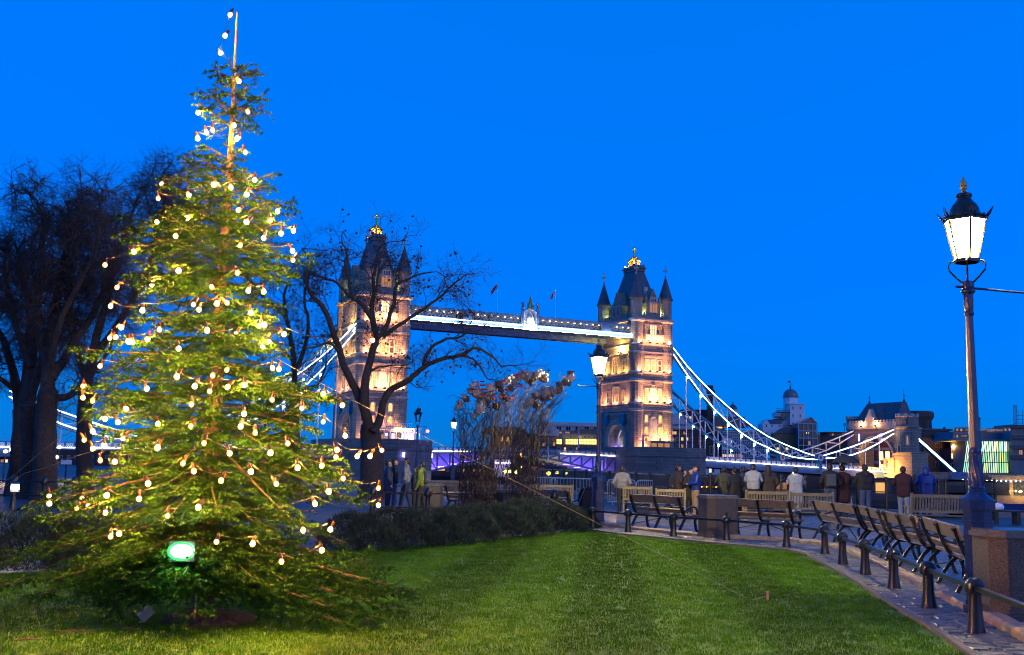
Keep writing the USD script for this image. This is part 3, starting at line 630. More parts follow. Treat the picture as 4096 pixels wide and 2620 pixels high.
m = MB().lathe([(.9, 5.9), (1.0, 6.2), (.8, 6.5)], n=12)
for q in range(6): a = q*pi/3; m.tube([(.9*math.cos(a), .4*math.sin(a), 6.3), (1.05*math.cos(a), .45*math.sin(a), 7.2), (.3*math.cos(a), .15*math.sin(a), 7.9)], .15, 5)
m.lathe([(.5, 7.7), (.6, 8.2), (.2, 8.5), (.45, 8.8), (.1, 9.2), (.3, 9.5), (0, 9.8)], n=8); m.put('crown', gilt, parent=T)
m = MB().bx(-2.0, 2.0, -1.25, -1.1, -.25, -.12); m.put('lamp_tray', deck_blue, parent=T)
MB().bx(-1.9, 1.9, -1.22, -1.12, -.1, -.02).put('panel_lamp', glow('panel_lamp', (1., .97, .85), 60.), parent=T)
def flag(px, pyt, pyb, Y, label, cols, ln, dz, lean):
    b, t = at(px, pyb, Y), at(px, pyt, Y)
    T = thing('flagpole', label, 'flag', b)
    h = t[2]-b[2]; MB().tube([(0, 0, 0), (0, 0, h)], [.09, .05], 6).put('pole', white_paint, parent=T)
    n = 12; V = []; 
    for i in range(n+1):
        u = i/n
        for j in range(7): V.append((-ln*u*lean, .25*math.sin(u*7+j*.3)*u, h-.3-dz*u-(j/6)*1.5))
    bands = {}
    for i in range(n):
        for j in range(6): bands.setdefault(cols[j][min(i*len(cols[j])//n, len(cols[j])-1)], []).append((i*7+j, i*7+j+1, i*7+8+j, i*7+7+j))
    for c, fs in bands.items(): MB().add(V, fs).put('cloth', mat('flag_'+c, dict(blue=(.01, .02, .12), red=(.4, .01, .02), white=(.6, .6, .65))[c], rough=.8, var=.1), parent=T)
B_, R_, W_ = 'blue', 'red', 'white'
flag(1988, 1128, 1288, 302, 'flag of red and white crossed bars on blue, pole left of the crest', [[R_, B_, B_, R_, B_, W_], [W_, R_, B_, R_, W_, B_], [R_]*6, [W_, B_, R_, R_, R_, W_], [B_, W_, B_, R_, B_, R_], [R_, B_, W_, R_, B_, B_]], 2.1, 2.4, 1.0)
flag(2221, 1151, 1310, 306, 'pale drooping flag with a red bar, pole right of the crest', [[W_, W_, R_, W_], [W_, W_, R_, W_], [R_], [W_, W_, R_, W_], [W_, W_, R_, W_], [W_, W_, R_, W_]], 1.9, 2.6, .9)

# ---- suspension chains
UPX = [(2689, 1393), (2757, 1482), (2818, 1545), (2877, 1602), (2936, 1652), (2995, 1700), (3055, 1741), (3114, 1770), (3168, 1793), (3227, 1817), (3268, 1829)]
LOX = [(2691, 1418), (2757, 1518), (2818, 1598), (2877, 1664), (2939, 1716), (2995, 1759), (3055, 1786), (3114, 1814), (3168, 1830), (3227, 1838), (3264, 1840)]
upS = np.array([onp(*p, -9.5) for p in UPX])-(87.9, 0); loS = np.array([onp(*p, -9.5) for p in LOX])-(87.9, 0)
def chain(y, sgn, base, sc, lit, label, zoff=0.):
    T = thing('suspension_chain', label, 'bridge chain', BRIDGE, BANG, 'suspension chains of the side spans')
    X = np.linspace(upS[0, 0], upS[-1, 0], 12)
    uz = np.interp(X, upS[:, 0], upS[:, 1]); lz = np.interp(X, loS[:, 0], loS[:, 1])
    S = base+sgn*X*sc
    for nm, Z in (('upper_chord', uz), ('lower_chord', lz)):
        m = MB(); pts = [(s, y, z) for s, z in zip(S, Z)]
        for a, b in zip(pts[:-1], pts[1:]): m.bar(a, b, .85, .6)
        m.put(nm, teal, parent=T)
        m = MB()
        for a, b in zip(pts[:-1], pts[1:]): m.bar(np.array(a)+(0, -.47, .16), np.array(b)+(0, -.47, .16), .1, .3)
        if lit: m.put('light_strip', glow('chain_led', (.72, .95, 1.), .42), parent=T)
        else: m.put('flange', teal, parent=T)
    for i in range(1, 11):
        MB().bar((S[i], y, lz[i]), (S[i], y, uz[i]), .34, .34).put('strut', white_paint, parent=T)
        if uz[i]-lz[i] > 1.2 or True:
            MB().bar((S[i-1], y, uz[i-1]), (S[i], y+.01, lz[i]), .3, .3).put('diagonal', white_paint, parent=T)
            MB().bar((S[i-1], y+.2, lz[i-1]), (S[i], y+.21, uz[i]), .26, .26).put('diagonal', white_paint, parent=T)
    ls = [i for i in range(1, 11) if lz[i] > 7.0]
    for i in ls:
        zd = 5.0-abs(X[i]-11)*.027
        MB().tube([(S[i], y, lz[i]-.2), (S[i], y, zd)], .17, 6).put('hanger', white_paint, parent=T)
        MB().ball((S[i], y-.5, lz[i]-.9), .34, 1).put('hanger_lamp', glow('hanger_lamp', (.9, .95, 1.), 3.), parent=T)
    # short rising link from the pin to the shore tower
    pz = 6.0; s1 = upS[-1, 0]+1.9; x = np.linspace(0, 1, 6)
    for nm, a, b, bow in (('upper_chord', pz+.5, 16.3, -.6), ('lower_chord', pz-.4, 15.0, -2.4)):
        Z = a+(b-a)*x+bow*np.sin(pi*x); Sx = base+sgn*(s1+x*32.4)*sc
        pts = [(s, y, z) for s, z in zip(Sx, Z)]; m = MB(); m2 = MB()
        for p, q in zip(pts[:-1], pts[1:]): m.bar(p, q, .85, .55); m2.bar(np.array(p)+(0, -.47, .1), np.array(q)+(0, -.47, .1), .1, .34)
        m.put(nm, teal, parent=T); m2.put('light_strip', glow('chain_led', (.72, .95, 1.), .42) if lit else white_paint, parent=T)
        if nm == 'upper_chord': UZ = pts
        else:
            for k in range(1, 5):
                MB().bar(UZ[k], pts[k], .28, .28).put('strut', white_paint, parent=T); MB().bar(UZ[k-1], pts[k], .24, .24).put('diagonal', white_paint, parent=T)
                if pts[k][2] > 7: MB().tube([pts[k], (pts[k][0], y, 2.6)], .16, 6).put('hanger', white_paint, parent=T)
    c = base+sgn*(upS[-1, 0]+.9)*sc
    k = MB(); k.bar((c, y-.75, pz), (c, y+.75, pz), 2.2, 2.2); k.bar((c-2.4, y, pz+.1), (c+2.4, y, pz+.1), 1.1, 1.2); k.bar((c, y, pz-1), (c, y, pz-4.2), 1.6, 1.3); k.put('pin_joint', teal, parent=T)
    d = MB(); a = np.arange(24)*2*pi/24
    for rr, yy in ((1.15, -.8),): d.add([(c+rr*math.cos(t), y+yy, pz+rr*math.sin(t)) for t in a], [(0, i, i+1) for i in range(1, 23)])
    dp = d.put('pin_disc', white_paint, parent=T)
    MB().add([(c+.55*math.cos(t), y-.84, pz+.55*math.sin(t)) for t in a], [(0, i, i+1) for i in range(1, 23)]).put('pin_boss', mat('boss_red', (.5, .05, .02), rough=.4), parent=dp)
chain(-9.5, 1, 87.9, 1., True, 'white-lit bridge chain falling from the clear tower, nearer side')
chain(9.5, 1, 87.9, 1., False, 'dark teal bridge chain behind the white-lit one, right of the clear tower')
chain(-9.5, -1, 1.2, .90, True, 'white-lit bridge chain left of the plane-tree tower, behind the fir')
chain(9.5, -1, 1.2, .90, False, 'unlit far bridge chain left of the plane-tree tower')
T = thing('land_tie', 'straight slanting white-lit tie beam going down right of the shore gatehouse', 'bridge tie', BRIDGE, BANG)
a, b = onp(3664, 1752, -14.0), onp(3818, 1890, -14.0); A, B = np.array([a[0], -14.0, a[1]]), np.array([b[0], -14.0, b[1]])
MB().bar(A, B, .9, 1.4).put('beam', teal, parent=T)
MB().bar(A+(0, -.5, .05), B+(0, -.5, .05), .1, .75).put('light_strip', glow('chain_led', (.72, .95, 1.), .42), parent=T)
MB().bx(B[0]-2.5, B[0]+6, -15, -13, B[2]-2.2, B[2]+.2).put('anchor_block', deck_blue, parent=T)

# ---- side-span decks
def deck(s0, s1, z0, z1, label, lit=True):
    T = thing('bridge_deck', label, 'bridge deck', BRIDGE, BANG)
    zf = lambda s: z0+(z1-z0)*(s-s0)/(s1-s0)
    def slab(m, ya, yb, za, zb, sa=s0, sb=s1):
        return m.add([(sa, ya, zf(sa)+za), (sb, ya, zf(sb)+za), (sb, yb, zf(sb)+za), (sa, yb, zf(sa)+za), (sa, ya, zf(sa)+zb), (sb, ya, zf(sb)+zb), (sb, yb, zf(sb)+zb), (sa, yb, zf(sa)+zb)], BOXF)
    slab(MB(), -8.8, 8.8, -1.25, -.35).put('roadway', mat('asphalt', (.05, .05, .05), rough=.8), parent=T)
    slab(slab(MB(), -9.3, -8.8, -2.3, -.1), 8.8, 9.3, -2.3, -.1).put('girder', deck_blue, parent=T)
    m = MB()
    for s in np.arange(s0+1, s1, 5.): m.bar((s, -8.8, zf(s)-1.7), (s, 8.8, zf(s)-1.7), .4, .9)
    m.put('cross_girder', deck_blue, parent=T)
    slab(MB(), -9.75, -9.3, -.2, -.02).put('light_strip', glow('deck_led', (1.0, .82, .80), .55) if lit else deck_blue, parent=T)
    slab(MB(), -9.4, -9.1, 1.1, 1.28).put('handrail', deck_blue, parent=T)
    st = 2.05; n = int((s1-s0)/st)
    for i in range(n):
        a = s0+(s1-s0)*i/n; b = s0+(s1-s0)*(i+1)/n
        MB().add([(a-.2, -9.45, zf(a)-.05), (a+.2, -9.45, zf(a)-.05), (a+.2, -9.05, zf(a)-.05), (a-.2, -9.05, zf(a)-.05), (a-.2, -9.45, zf(a)+1.1), (a+.2, -9.45, zf(a)+1.1), (a+.2, -9.05, zf(a)+1.1), (a-.2, -9.05, zf(a)+1.1)], BOXF).put('parapet_post', deck_blue, parent=T)
        q = MB(); c = (a+b)/2; w = (b-a)/2-.2
        for k in range(4):
            u0 = c-w+k*w/2; u1 = u0+w/2
            q.bar((u0, -9.25, zf(u0)+.05), (u1, -9.25, zf(u1)+.95), .08, .1, (0, 1, 0)); q.bar((u0, -9.2, zf(u0)+.95), (u1, -9.2, zf(u1)+.05), .08, .1, (0, 1, 0))
        q.bar((c-w, -9.25, zf(c-w)+.95), (c+w, -9.25, zf(c+w)+.95), .1, .12); q.put('parapet_panel', white_paint, parent=T)
    return T
deck(103.6, 188.2, 4.55, 1.75, 'side span deck with a glowing white edge, running right to the gatehouse')
deck(-97, -11.3, 3.3, 4.7, 'side span deck with a glowing edge, behind the dark left trees')

# ---- bascules
def bascule(s0, s1, label, lit_from):
    "one leaf: deep at its pier s0, thin at the middle s1"
    T = thing('bascule', label, 'drawbridge', BRIDGE, BANG, 'bascule leaves between the towers'); sg = 1 if s1 > s0 else -1; L = abs(s1-s0)
    zt = lambda u: 4.75+.55*u; zb = lambda u: zt(u)-.75-5.0*(1-u)**1.35
    P = lambda u: s0+sg*L*u
    U = np.linspace(0, 1, 9)
    for y, nm in ((-8, 'near_truss'), (8, 'far_truss')):
        m = MB()
        for a, b in zip(U[:-1], U[1:]): m.bar((P(a), y, zb(a)), (P(b), y, zb(b)), .6, .5); m.bar((P(a), y, zt(a)-.25), (P(b), y, zt(b)-.25), .6, .6)
        p = m.put('truss_chord', deck_blue, parent=T)
        for i, u in enumerate(U[:-2]):
            MB().bar((P(u), y, zb(u)), (P(u), y, zt(u)), .4, .4).put('truss_post', deck_blue, parent=T)
            v = U[i+1]; MB().bar((P(u), y, zt(u)-.3), (P(v), y, zb(v)), .35, .35).put('truss_diagonal', deck_blue, parent=T)
    m = MB(); f = MB()
    for a, b in zip(U[:-1], U[1:]):
        m.add([(P(a), -8.2, zt(a)-.1), (P(b), -8.2, zt(b)-.1), (P(b), 8.2, zt(b)-.1), (P(a), 8.2, zt(a)-.1), (P(a), -8.2, zt(a)+.15), (P(b), -8.2, zt(b)+.15), (P(b), 8.2, zt(b)+.15), (P(a), 8.2, zt(a)+.15)], BOXF)
    m.put('roadway', mat('asphalt', (.05, .05, .05), rough=.8), parent=T)
    m = MB()                                                        # inner girders and ribs seen through the truss
    for y in (-3.2, 3.2):
        for a, b in zip(U[:-1], U[1:]):
            m.add([(P(a), y, zb(a)+.1), (P(b), y, zb(b)+.1), (P(b), y, zt(b)-.15), (P(a), y, zt(a)-.15), (P(a), y+.2, zb(a)+.1), (P(b), y+.2, zb(b)+.1), (P(b), y+.2, zt(b)-.15), (P(a), y+.2, zt(a)-.15)], BOXF)
    m.put('inner_girder', white_paint, parent=T)
    for u in U[:-1]: MB().bar((P(u), -7.6, zb(u)+.3), (P(u), 7.6, zb(u)+.3), .5, .5).put('cross_girder', white_paint, parent=T)
    for i in range(5 if lit_from else 4):
        a, b = P(U[i])+sg*.6, P(U[i+1])-sg*.6; um = (U[i]+U[i+1])/2
        MB().bx(a, b, -5.2, -5.0, zb(um)+.25, zb(um)+.4).put('violet_lamp', glow(f'bascule_lamp_{i}', (.11, .045, 1.) if i else (.26, .15, 1.), 8./(1+i*.5)), parent=T)
        MB().bx(a, b, -2.6, -2.2, zb(um)-.06, zb(um)+.06).put('violet_lamp', glow(f'bascule_lamp_{i}', (.34, .20, 1.), 1.), parent=T)
    e = .62 if not lit_from else .45
    z0_, z1_ = zt(0)+.1, zt(e)+.1
    MB().bar((P(.005), -8.5, z0_), (P(e), -8.5, z1_), .12, .26).put('light_strip', glow('bascule_led', (1.0, .76, .66), .6), parent=T)
    n = 15
    for i in range(n):
        a, b = i/n, (i+1)/n; s_a, s_b = P(a), P(b)
        MB().bx(s_a-.14, s_a+.14, -8.4, -8.1, zt(a)+.1, zt(a)+1.3).put('parapet_post', deck_blue, parent=T)
        q = MB(); w = (s_b-s_a)
        for k in range(4):
            u0, u1 = s_a+w*(.08+.21*k), s_a+w*(.08+.21*(k+1)); q.bar((u0, -8.25, zt(a)+.2), (u1, -8.25, zt(b)+1.05), .06, .08, (0, 1, 0)); q.bar((u0, -8.2, zt(a)+1.05), (u1, -8.2, zt(b)+.2), .06, .08, (0, 1, 0))
        q.put('parapet_panel', white_paint, parent=T)
    MB().bar((P(0), -8.25, zt(0)+1.3), (P(1), -8.25, zt(1)+1.3), .3, .16).put('handrail', deck_blue, parent=T)
bascule(15.1, 45.6, 'violet-lit drawbridge leaf behind the twig sculptures', True)
bascule(76.2, 45.8, 'violet-lit drawbridge leaf behind the middle lamp post', False)
s, z = onp(2191, 1830, -8.6)
T = thing('bridge_mast', 'slim white post on the drawbridge edge behind the middle lamp', 'post', bw(s, -8.75, 3.0), BANG); MB().bx(-.16, .16, -.16, .16, 0, 3.8).bx(-.1, .1, -.1, .1, 3.8, 4.2).put('post', white_paint, parent=T)

# ---- shore gatehouse
T = thing('shore_gatehouse', 'stone gatehouse with steep dark roof at the right end of the bridge', 'gatehouse', bw(188, 0, 0), BANG)
ar = Polygon([(-8.9, -3), (-8.9, 7)]+[(-1.2-7.7*math.cos(t), 7+6.6*math.sin(t)) for t in np.linspace(0, pi, 19)]+[(6.5, 7), (6.5, -3)])
wl = Polygon([(-12, -3), (12, -3), (12, 17), (-12, 17)]).difference(ar)
gst = masonry('gatehouse_stone', (.33, .28, .22), (.24, .20, .16), (.12, .10, .08), 1.1, .55, BANG, ms=.04, bump=.9, dist=.12)
m = MB().ext(wl, 2.0, (.0, 0, 0), (0, 1, 0), (0, 0, 1)).bx(2, 11, -12, -10, -3, 17).bx(2, 11, 10.6, 12, -3, 17).bx(2, 11, -10, 10.6, 14, 17); m.put('body', gst, parent=T)
m = MB()
for ro, ri, d in ((8.7, 8.2, .3), (8.1, 7.7, .15)):
    k = ro/7.7
    a = Polygon([(-1.2-ro, 7)]+[(-1.2-ro*math.cos(t), 7+ro*.857*math.sin(t)) for t in np.linspace(0, pi, 19)]+[(-1.2+ri*math.cos(t), 7+ri*.857*math.sin(t)) for t in np.linspace(0, pi, 19)]).buffer(0); m.ext(a, d, (-d, 0, 0), (0, 1, 0), (0, 0, 1))
m.put('arch_moulding', smooth_stone, parent=T)
m = MB().bx(-.35, 11, -12.3, 12.3, 16.9, 17.4).bx(-.2, .3, -12.1, 12.1, 17.4, 19.2)
for a in np.arange(-11.6, 12, 1.5): m.bx(-.2, .3, a-.42, a+.42, 19.2, 20.0)
m.put('parapet', smooth_stone, parent=T)
for yy, r_ in ((-13.6, 3.6), (12.4, 2.0)):
    p = MB().lathe([(r_+1.2, -3), (r_+.9, 6.0), (r_, 9.0), (r_, 16.6), (r_+.35, 17.0), (r_+.35, 17.5), (r_+.1, 17.7), (r_+.1, 21.0), (r_-.6, 21.0)], (2.6, yy, 0), 16).put('turret', gst, parent=T)
    m = MB()
    for q in range(10):
        a = q*pi/5; m.box((2.6+r_*math.cos(a), yy+r_*math.sin(a), 21.4), (.5, .62*r_/2, .95), a)
    m.lathe([(r_+.15, 20.6), (r_+.3, 20.8), (r_+.3, 21.0), (r_-.5, 21.05)], (2.6, yy, 0), 16)
    m.put('battlement', smooth_stone, parent=p)
for yy in (-14.2, -16.2): MB().bx(-.95+(.5 if yy < -15 else 0), -.6+(.5 if yy < -15 else 0), yy-.12, yy+.12, 18.2, 20.2).put('arrow_slit', dark_glass, parent=T)
window(T, (-.97, -13.2, 8.6), (0, -1, 0), .8, 2.4, dark_glass, 1); window(T, (-.2, -16.2, 11.2), (0, -1, 0), .8, 2.8, lit_dim, 1)
r = MB(); lv = [(.6, 10.6, -10.8, 11., 17.6), (2.2, 9.0, -10.2, 9.6, 21.0), (4.6, 6.8, -9.6, 6.8, 26.4)]
V = [(x_, y_, z) for xa, xb, ya, yb, z in lv for x_, y_ in ((xa, ya), (xb, ya), (xb, yb), (xa, yb))]
r.add(V, [(k*4+j, k*4+(j+1) % 4, k*4+4+(j+1) % 4, k*4+4+j) for k in range(2) for j in range(4)]+[(8, 9, 10, 11)]); rp = r.put('roof', slate, parent=T)
for yy in (-9.6, 6.8): MB().lathe([(.3, 26.3), (.5, 26.8), (.2, 27.3), (.15, 28.4), (.35, 28.7), (.1, 29.0), (.06, 30.4), (0, 30.8)], (5.7, yy, 0), 6).put('finial', slate, parent=rp)
g = Polygon([(-2.0, 0), (2.0, 0), (2.0, 3.6), (1.4, 3.6), (0, 6.6), (-1.4, 3.6), (-2.0, 3.6)])
MB().ext(g, 2.2, (-.25, 1.2-.0, 17.4), (0, 1, 0), (0, 0, 1)).put('gable', smooth_stone, parent=T)
for q, yy in enumerate((4.6, -2.2)):
    h = MB().box((-.75, yy, 17.9), (.5, .6, .7)).put('floodlight', black, parent=T); MB().box((-.75, yy, 18.5), (.5, .7, .5)).put('lens', glow('gatehouse_flood', (1., .48, .15), 25.), parent=h)
for yy in (6.6, -4.2): MB().bx(-.14, -.02, yy-.22, yy+.22, 12.6, 15.2).put('slit_lamp', glow('slit_lamp', (.12, .10, 1.), 1.8), parent=T)
gm = masonry('lodge_stone', (.42, .33, .22), (.34, .26, .17), (.16, .12, .08), 1.0, .5, BANG, ms=.04, bump=.7)
m = MB().bx(-4.5, 3.0, -21.8, -13.4, -5, 8.2).bx(-4.8, 3.1, -14.2, -9.4, -5, 6.6).bx(-4.7, 3.2, -22.0, -15.0, 8.2, 8.5)
lp = m.put('lodge', gm, parent=T)
window(T, (-4.8, -11.2, 3.0), (0, -1, 0), 1.4, 3.2, dark_glass, 2, rows=2)
h = MB().box((-8.0, -13.5, 1.2), (.6, .8, .5)).put('floodlight', black, parent=T); MB().box((-7.7, -13.5, 1.7), (.9, 1.6, .3)).put('lens', glow('lodge_flood', (1., .45, .09), 70.), parent=h)
h = MB().box((-4.0, -2.0, 1.2), (.6, .8, .5)).put('floodlight', black, parent=T); MB().box((-3.7, -2.0, 1.7), (.9, 1.0, .3)).put('lens', glow('lodge_flood', (1., .45, .09), 70.), parent=h)
# the red-brick block seen through the arch, lit inside
T = thing('brick_office', 'red brick block with lit windows seen through the gatehouse arch', 'building', bw(206, 17.0, 0), BANG)
MB().bx(0, 6, -12, 12, -3, 16).put('wall', mat('red_brick', (.30, .075, .03), rough=.8, var=.2, scale=1.5), parent=T)
for z in (4.8, 9.8): MB().bx(-.25, 0, -12, 12, z, z+1.0).put('band_course', smooth_stone, parent=T)
for z in (1.2, 6.0):
    for yy in (-6.4, -3.2, 2.4): 
        f = MB().bx(-.3, 0, yy-1.25, yy+1.25, z-.2, z+3.6).put('window_frame', smooth_stone, parent=T); MB().bx(-.36, -.31, yy-1.0, yy+1.0, z+.1, z+3.3).put('pane', lit_win2, parent=f)

# ------------------------------------------------ the fir with its lights
TY_, TX_ = 10.45, at(808, 2440, 10.45)[0]
FIR = np.array([TX_, TY_, 0.])
T = thing('fir_tree', 'tall lit fir tree on the lawn, hung with star-bright bulbs', 'fir tree', FIR)
needle_m = usdkit.material(stage, '/World/Looks/fir_needles', {
    'g': ('geometry', {}), 'n': ('noise_texture', {'scale': 3., 'detail': 4}), 'r': ('rgb_ramp', {'ramp': [(.3, (.010, .048, .004)), (.55, (.020, .080, .005)), (.75, (.040, .105, .008))]}),
    'd': ('principled_bsdf', {'roughness': .5, 'specular_ior_level': .14}), 't': ('translucent_bsdf', {}), 'k': ('mix_closure', {'fac': .16})},
    [('g.position', 'n.vector'), ('n.fac', 'r.fac'), ('r.color', 'd.base_color'), ('r.color', 't.color'), ('d.BSDF', 'k.closure1'), ('t.BSDF', 'k.closure2')], surface='k.closure')
fir_bark = mat('fir_bark', (.15, .10, .065), rough=.85, var=.35, scale=18, bump=.5, bscale=40)
twig_bark = mat('fir_twig_bark', (.07, .05, .022), rough=.85, var=.3, scale=20)
PXM = F/1.701/TY_                                                   # pixels of the 2408-wide picture to a metre here
def z_of(y): return at(850, y*1.701, TY_)[2]
ENV = [(60, .12, .12), (190, .27, .27), (262, .40, .42), (300, .38, .38), (330, .10, .10), (372, .34, .12), (400, .12, .18), (425, .66, .40), (470, .66, .55), (520, .74, .78), (570, 1.02, .80), (620, 1.05, .88), (700, .98, .78), (760, 1.05, .72), (850, 1.40, .72), (900, 1.36, .95), (945, 1.20, 1.30), (1000, 1.15, 1.05), (1070, 1.42, 1.62), (1150, 1.62, 1.78), (1200, 1.45, 1.55), (1260, 1.25, 1.35), (1310, 1.75, 1.95), (1370, 1.5, 1.6), (1420, 1.1, 1.3)]
EZ = np.array([z_of(e[0]) for e in ENV])[::-1]; EL = np.array([e[1] for e in ENV])[::-1]; ER = np.array([e[2] for e in ENV])[::-1]
def reach(z, a):
    l, r = np.interp(z, EZ, EL), np.interp(z, EZ, ER); c = math.cos(a); w = (1+c)/2
    return l*(1-w)+r*w
ZTOP = at(938, 45, TY_)[2]
tz = np.linspace(0, ZTOP, 24)
MB().tube([(.012*math.sin(z*1.7), .012*math.cos(z*2.1), z) for z in tz], np.interp(tz, [0, 1, 3, 4.6, 5.5, ZTOP], [.13, .115, .07, .036, .019, .008]), 9).put('trunk', fir_bark, parent=T, smooth=60)
rt = np.random.default_rng(21)
def needles_on(segs, dens, ln, rr):
    "needles set round twig segments (start, end), thickest to the sides and above"
    A = np.array([s[0] for s in segs]); B = np.array([s[1] for s in segs]); D = B-A; L = np.linalg.norm(D, axis=1); D = D/L[:, None]
    cnt = np.maximum((L*dens).astype(int), 3); idx = np.repeat(np.arange(len(segs)), cnt); n = len(idx)
    P = A[idx]+D[idx]*(rr.random(n)*L[idx])[:, None]; d = D[idx]
    up = np.array([.05, .02, 1.]); S = np.cross(d, up); S /= np.maximum(np.linalg.norm(S, axis=1, keepdims=True), 1e-6); N = np.cross(S, d)
    th = np.where(rr.random(n) < .62, rr.normal(0, .6, n)+np.where(rr.random(n) < .5, 0, pi), rr.uniform(0, 2*pi, n))
    out = S*np.cos(th)[:, None]+N*np.sin(th)[:, None]
    v = out*.86+d*.5+N*.10; v /= np.linalg.norm(v, axis=1, keepdims=True)
    l = ln*rr.uniform(.7, 1.2, n); w = np.cross(v, d+rr.normal(0, .35, (n, 3))); w /= np.maximum(np.linalg.norm(w, axis=1, keepdims=True), 1e-6); w = w*.0042
    V = np.concatenate([P-w, P+w, P+v*l[:, None]]); i = np.arange(n)
    return V, np.stack([i, i+n, i+2*n], 1)
TWIGS = [0.]
def fir_branch(z0, az, L, rise, droop, rr, fan=1.):
    "a bough: axis, side twigs in a loose fan, twiglets"
    n = 9; u = np.linspace(0, 1, n); ca, sa = math.cos(az), math.sin(az)
    h = L*u; z = z0+rise*L*u-droop*L*u**1.6+.16*L*np.maximum(u-.6, 0)**1.3*(droop > .05)
    sw = rr.normal(0, .05)*L*u**2
    P = np.stack([ca*h-sa*sw, sa*h+ca*sw, z], 1); P[:, 2] = np.maximum(P[:, 2], .07)
    w = MB().tube(P, np.interp(u, [0, 1], [.006+.009*L, .004]), 5)
    segs = [(P[i], P[i+1]) for i in range(2 if L > .5 else 1, n-1)]
    Sd = np.array([-sa, ca, 0]); Ax = np.array([ca, sa, 0]); Z = np.array([0, 0, 1.])
    def axis(t): return np.array([np.interp(t, u, P[:, k]) for k in range(3)])
    t = .20 if L > .6 else .14; sgn = 1
    while t < .985:
        o = axis(t); tl = fan*min(.46, .44*L)*(1-t)**.5*rr.uniform(.7, 1.15)+.07; ang = math.radians(rr.uniform(40, 60))
        d = Ax*math.cos(ang)+Sd*sgn*math.sin(ang)+Z*(rr.normal(-.04, .26)-droop*.5*t); d /= np.linalg.norm(d)
        m = o+d*tl*.55; d3 = d+Z*rr.normal(-.16, .16)+Ax*.2; d3 /= np.linalg.norm(d3); e = m+d3*tl*.45; m[2] = max(m[2], .06); e[2] = max(e[2], .05)
        w.tube([o, m, e], [.004, .003, .0015], 3, False); segs += [(o+(m-o)*.08, m), (m, e)]
        if tl > .13:
            for q in np.arange(.30, .92, max(.24, .078/tl)):
                for s2 in (-1, 1):
                    p = o+(m-o)*(q/.55) if q < .55 else m+(e-m)*((q-.55)/.45); sl = tl*.40*(1-q)**.45*rr.uniform(.75, 1.2)+.035
                    sd = np.cross(d, (0, 0, 1.)); sd /= max(np.linalg.norm(sd), 1e-6); a2 = math.radians(rr.uniform(38, 56))
                    d2 = d*math.cos(a2)+sd*s2*math.sin(a2)+Z*rr.normal(-.16, .26); k = p+d2*sl; k[2] = max(k[2], .05); segs.append((p, k))
        t += .088/max(L, .22)*rr.uniform(.8, 1.2); sgn = -sgn
    TWIGS[0] += sum(np.linalg.norm(b-a) for a, b in segs)
    return w, segs
boughs = []
whorls = [(190, 7, .26), (222, 4, .2), (264, 6, .40), (298, 5, .38), (372, 4, .33)]
for y, k, l in whorls:
    z = z_of(y)
    for i in range(k):
        a = i*2*pi/k+rt.uniform(-.4, .4); boughs.append((z+rt.normal(0, .03), a, min(l, reach(z, a)+.05)*rt.uniform(.75, 1.1), .55, .02, 1.35))
y = 418.
while y < 1390:
    z = z_of(y); k = 9 if y < 520 else 13 if y < 800 else 16 if y < 1150 else 18
    for i in range(k):
        a = i*2*pi/k+rt.uniform(-.45, .45); zz = z+rt.normal(0, .035); L = reach(zz, a)*rt.choice([rt.uniform(.45, .8), rt.uniform(.85, 1.16)])
        if y > 1200 and math.sin(a) < -.25: L *= .78; zz += .10
        fr = np.clip((y-418)/900, 0, 1); boughs.append((zz+.12*L, a, L, .24-.30*fr+rt.normal(0, .07), .10+.22*fr*rt.uniform(.6, 1.3), 1.))
    y += 44 if y < 700 else 53 if y < 1000 else 58
for zz, a, L in ((.95, pi-.15, 2.25), (.72, pi+.35, 2.05), (.90, pi-.55, 1.9), (.55, -.12, 2.15), (.85, .18, 1.9), (.45, -.55, 1.8), (.85, -1.1, 1.25), (.80, -1.6, 1.2), (.85, -2.1, 1.25), (.75, pi+.75, 1.5), (.75, -.9, 1.35), (.7, -1.9, 1.1), (.62, -1.35, 1.05), (.62, -2.3, 1.1), (.55, -.6, 1.6), (.6, pi+.55, 1.65), (.55, -1.7, .8), (.5, -1.2, .8), (.5, -2.1, .85), (.42, -.8, 1.0), (.42, pi+.8, 1.0), (.95, -1.8, 1.1), (.95, -1.35, 1.1), (.62, -1.57, 1.0), (.58, -1.05, 1.1), (.58, -2.05, 1.1), (.66, -1.3, 1.15), (.66, -1.85, 1.15), (.6, -.75, 1.2), (.6, pi+.78, 1.25), (.50, -1.45, .9), (.50, -1.75, .95), (.75, -.2, 2.2), (.62, .05, 2.1), (.5, -.35, 2.0), (.7, .6, 1.7), (.7, 2.2, 1.7)):
    boughs.append((zz, a, L, .02, .26, 1.25))
for zz, a, L, rise, droop, fan in boughs:
    w, segs = fir_branch(zz, a, L, rise, droop, rt, fan)
    p = w.put('branch', twig_bark, parent=T)
    front = math.sin(a) < .35
    V, Fc = needles_on(segs, 460 if front else 150, .027, rt)
    MB().add(V, Fc).put('needles', needle_m, parent=p)
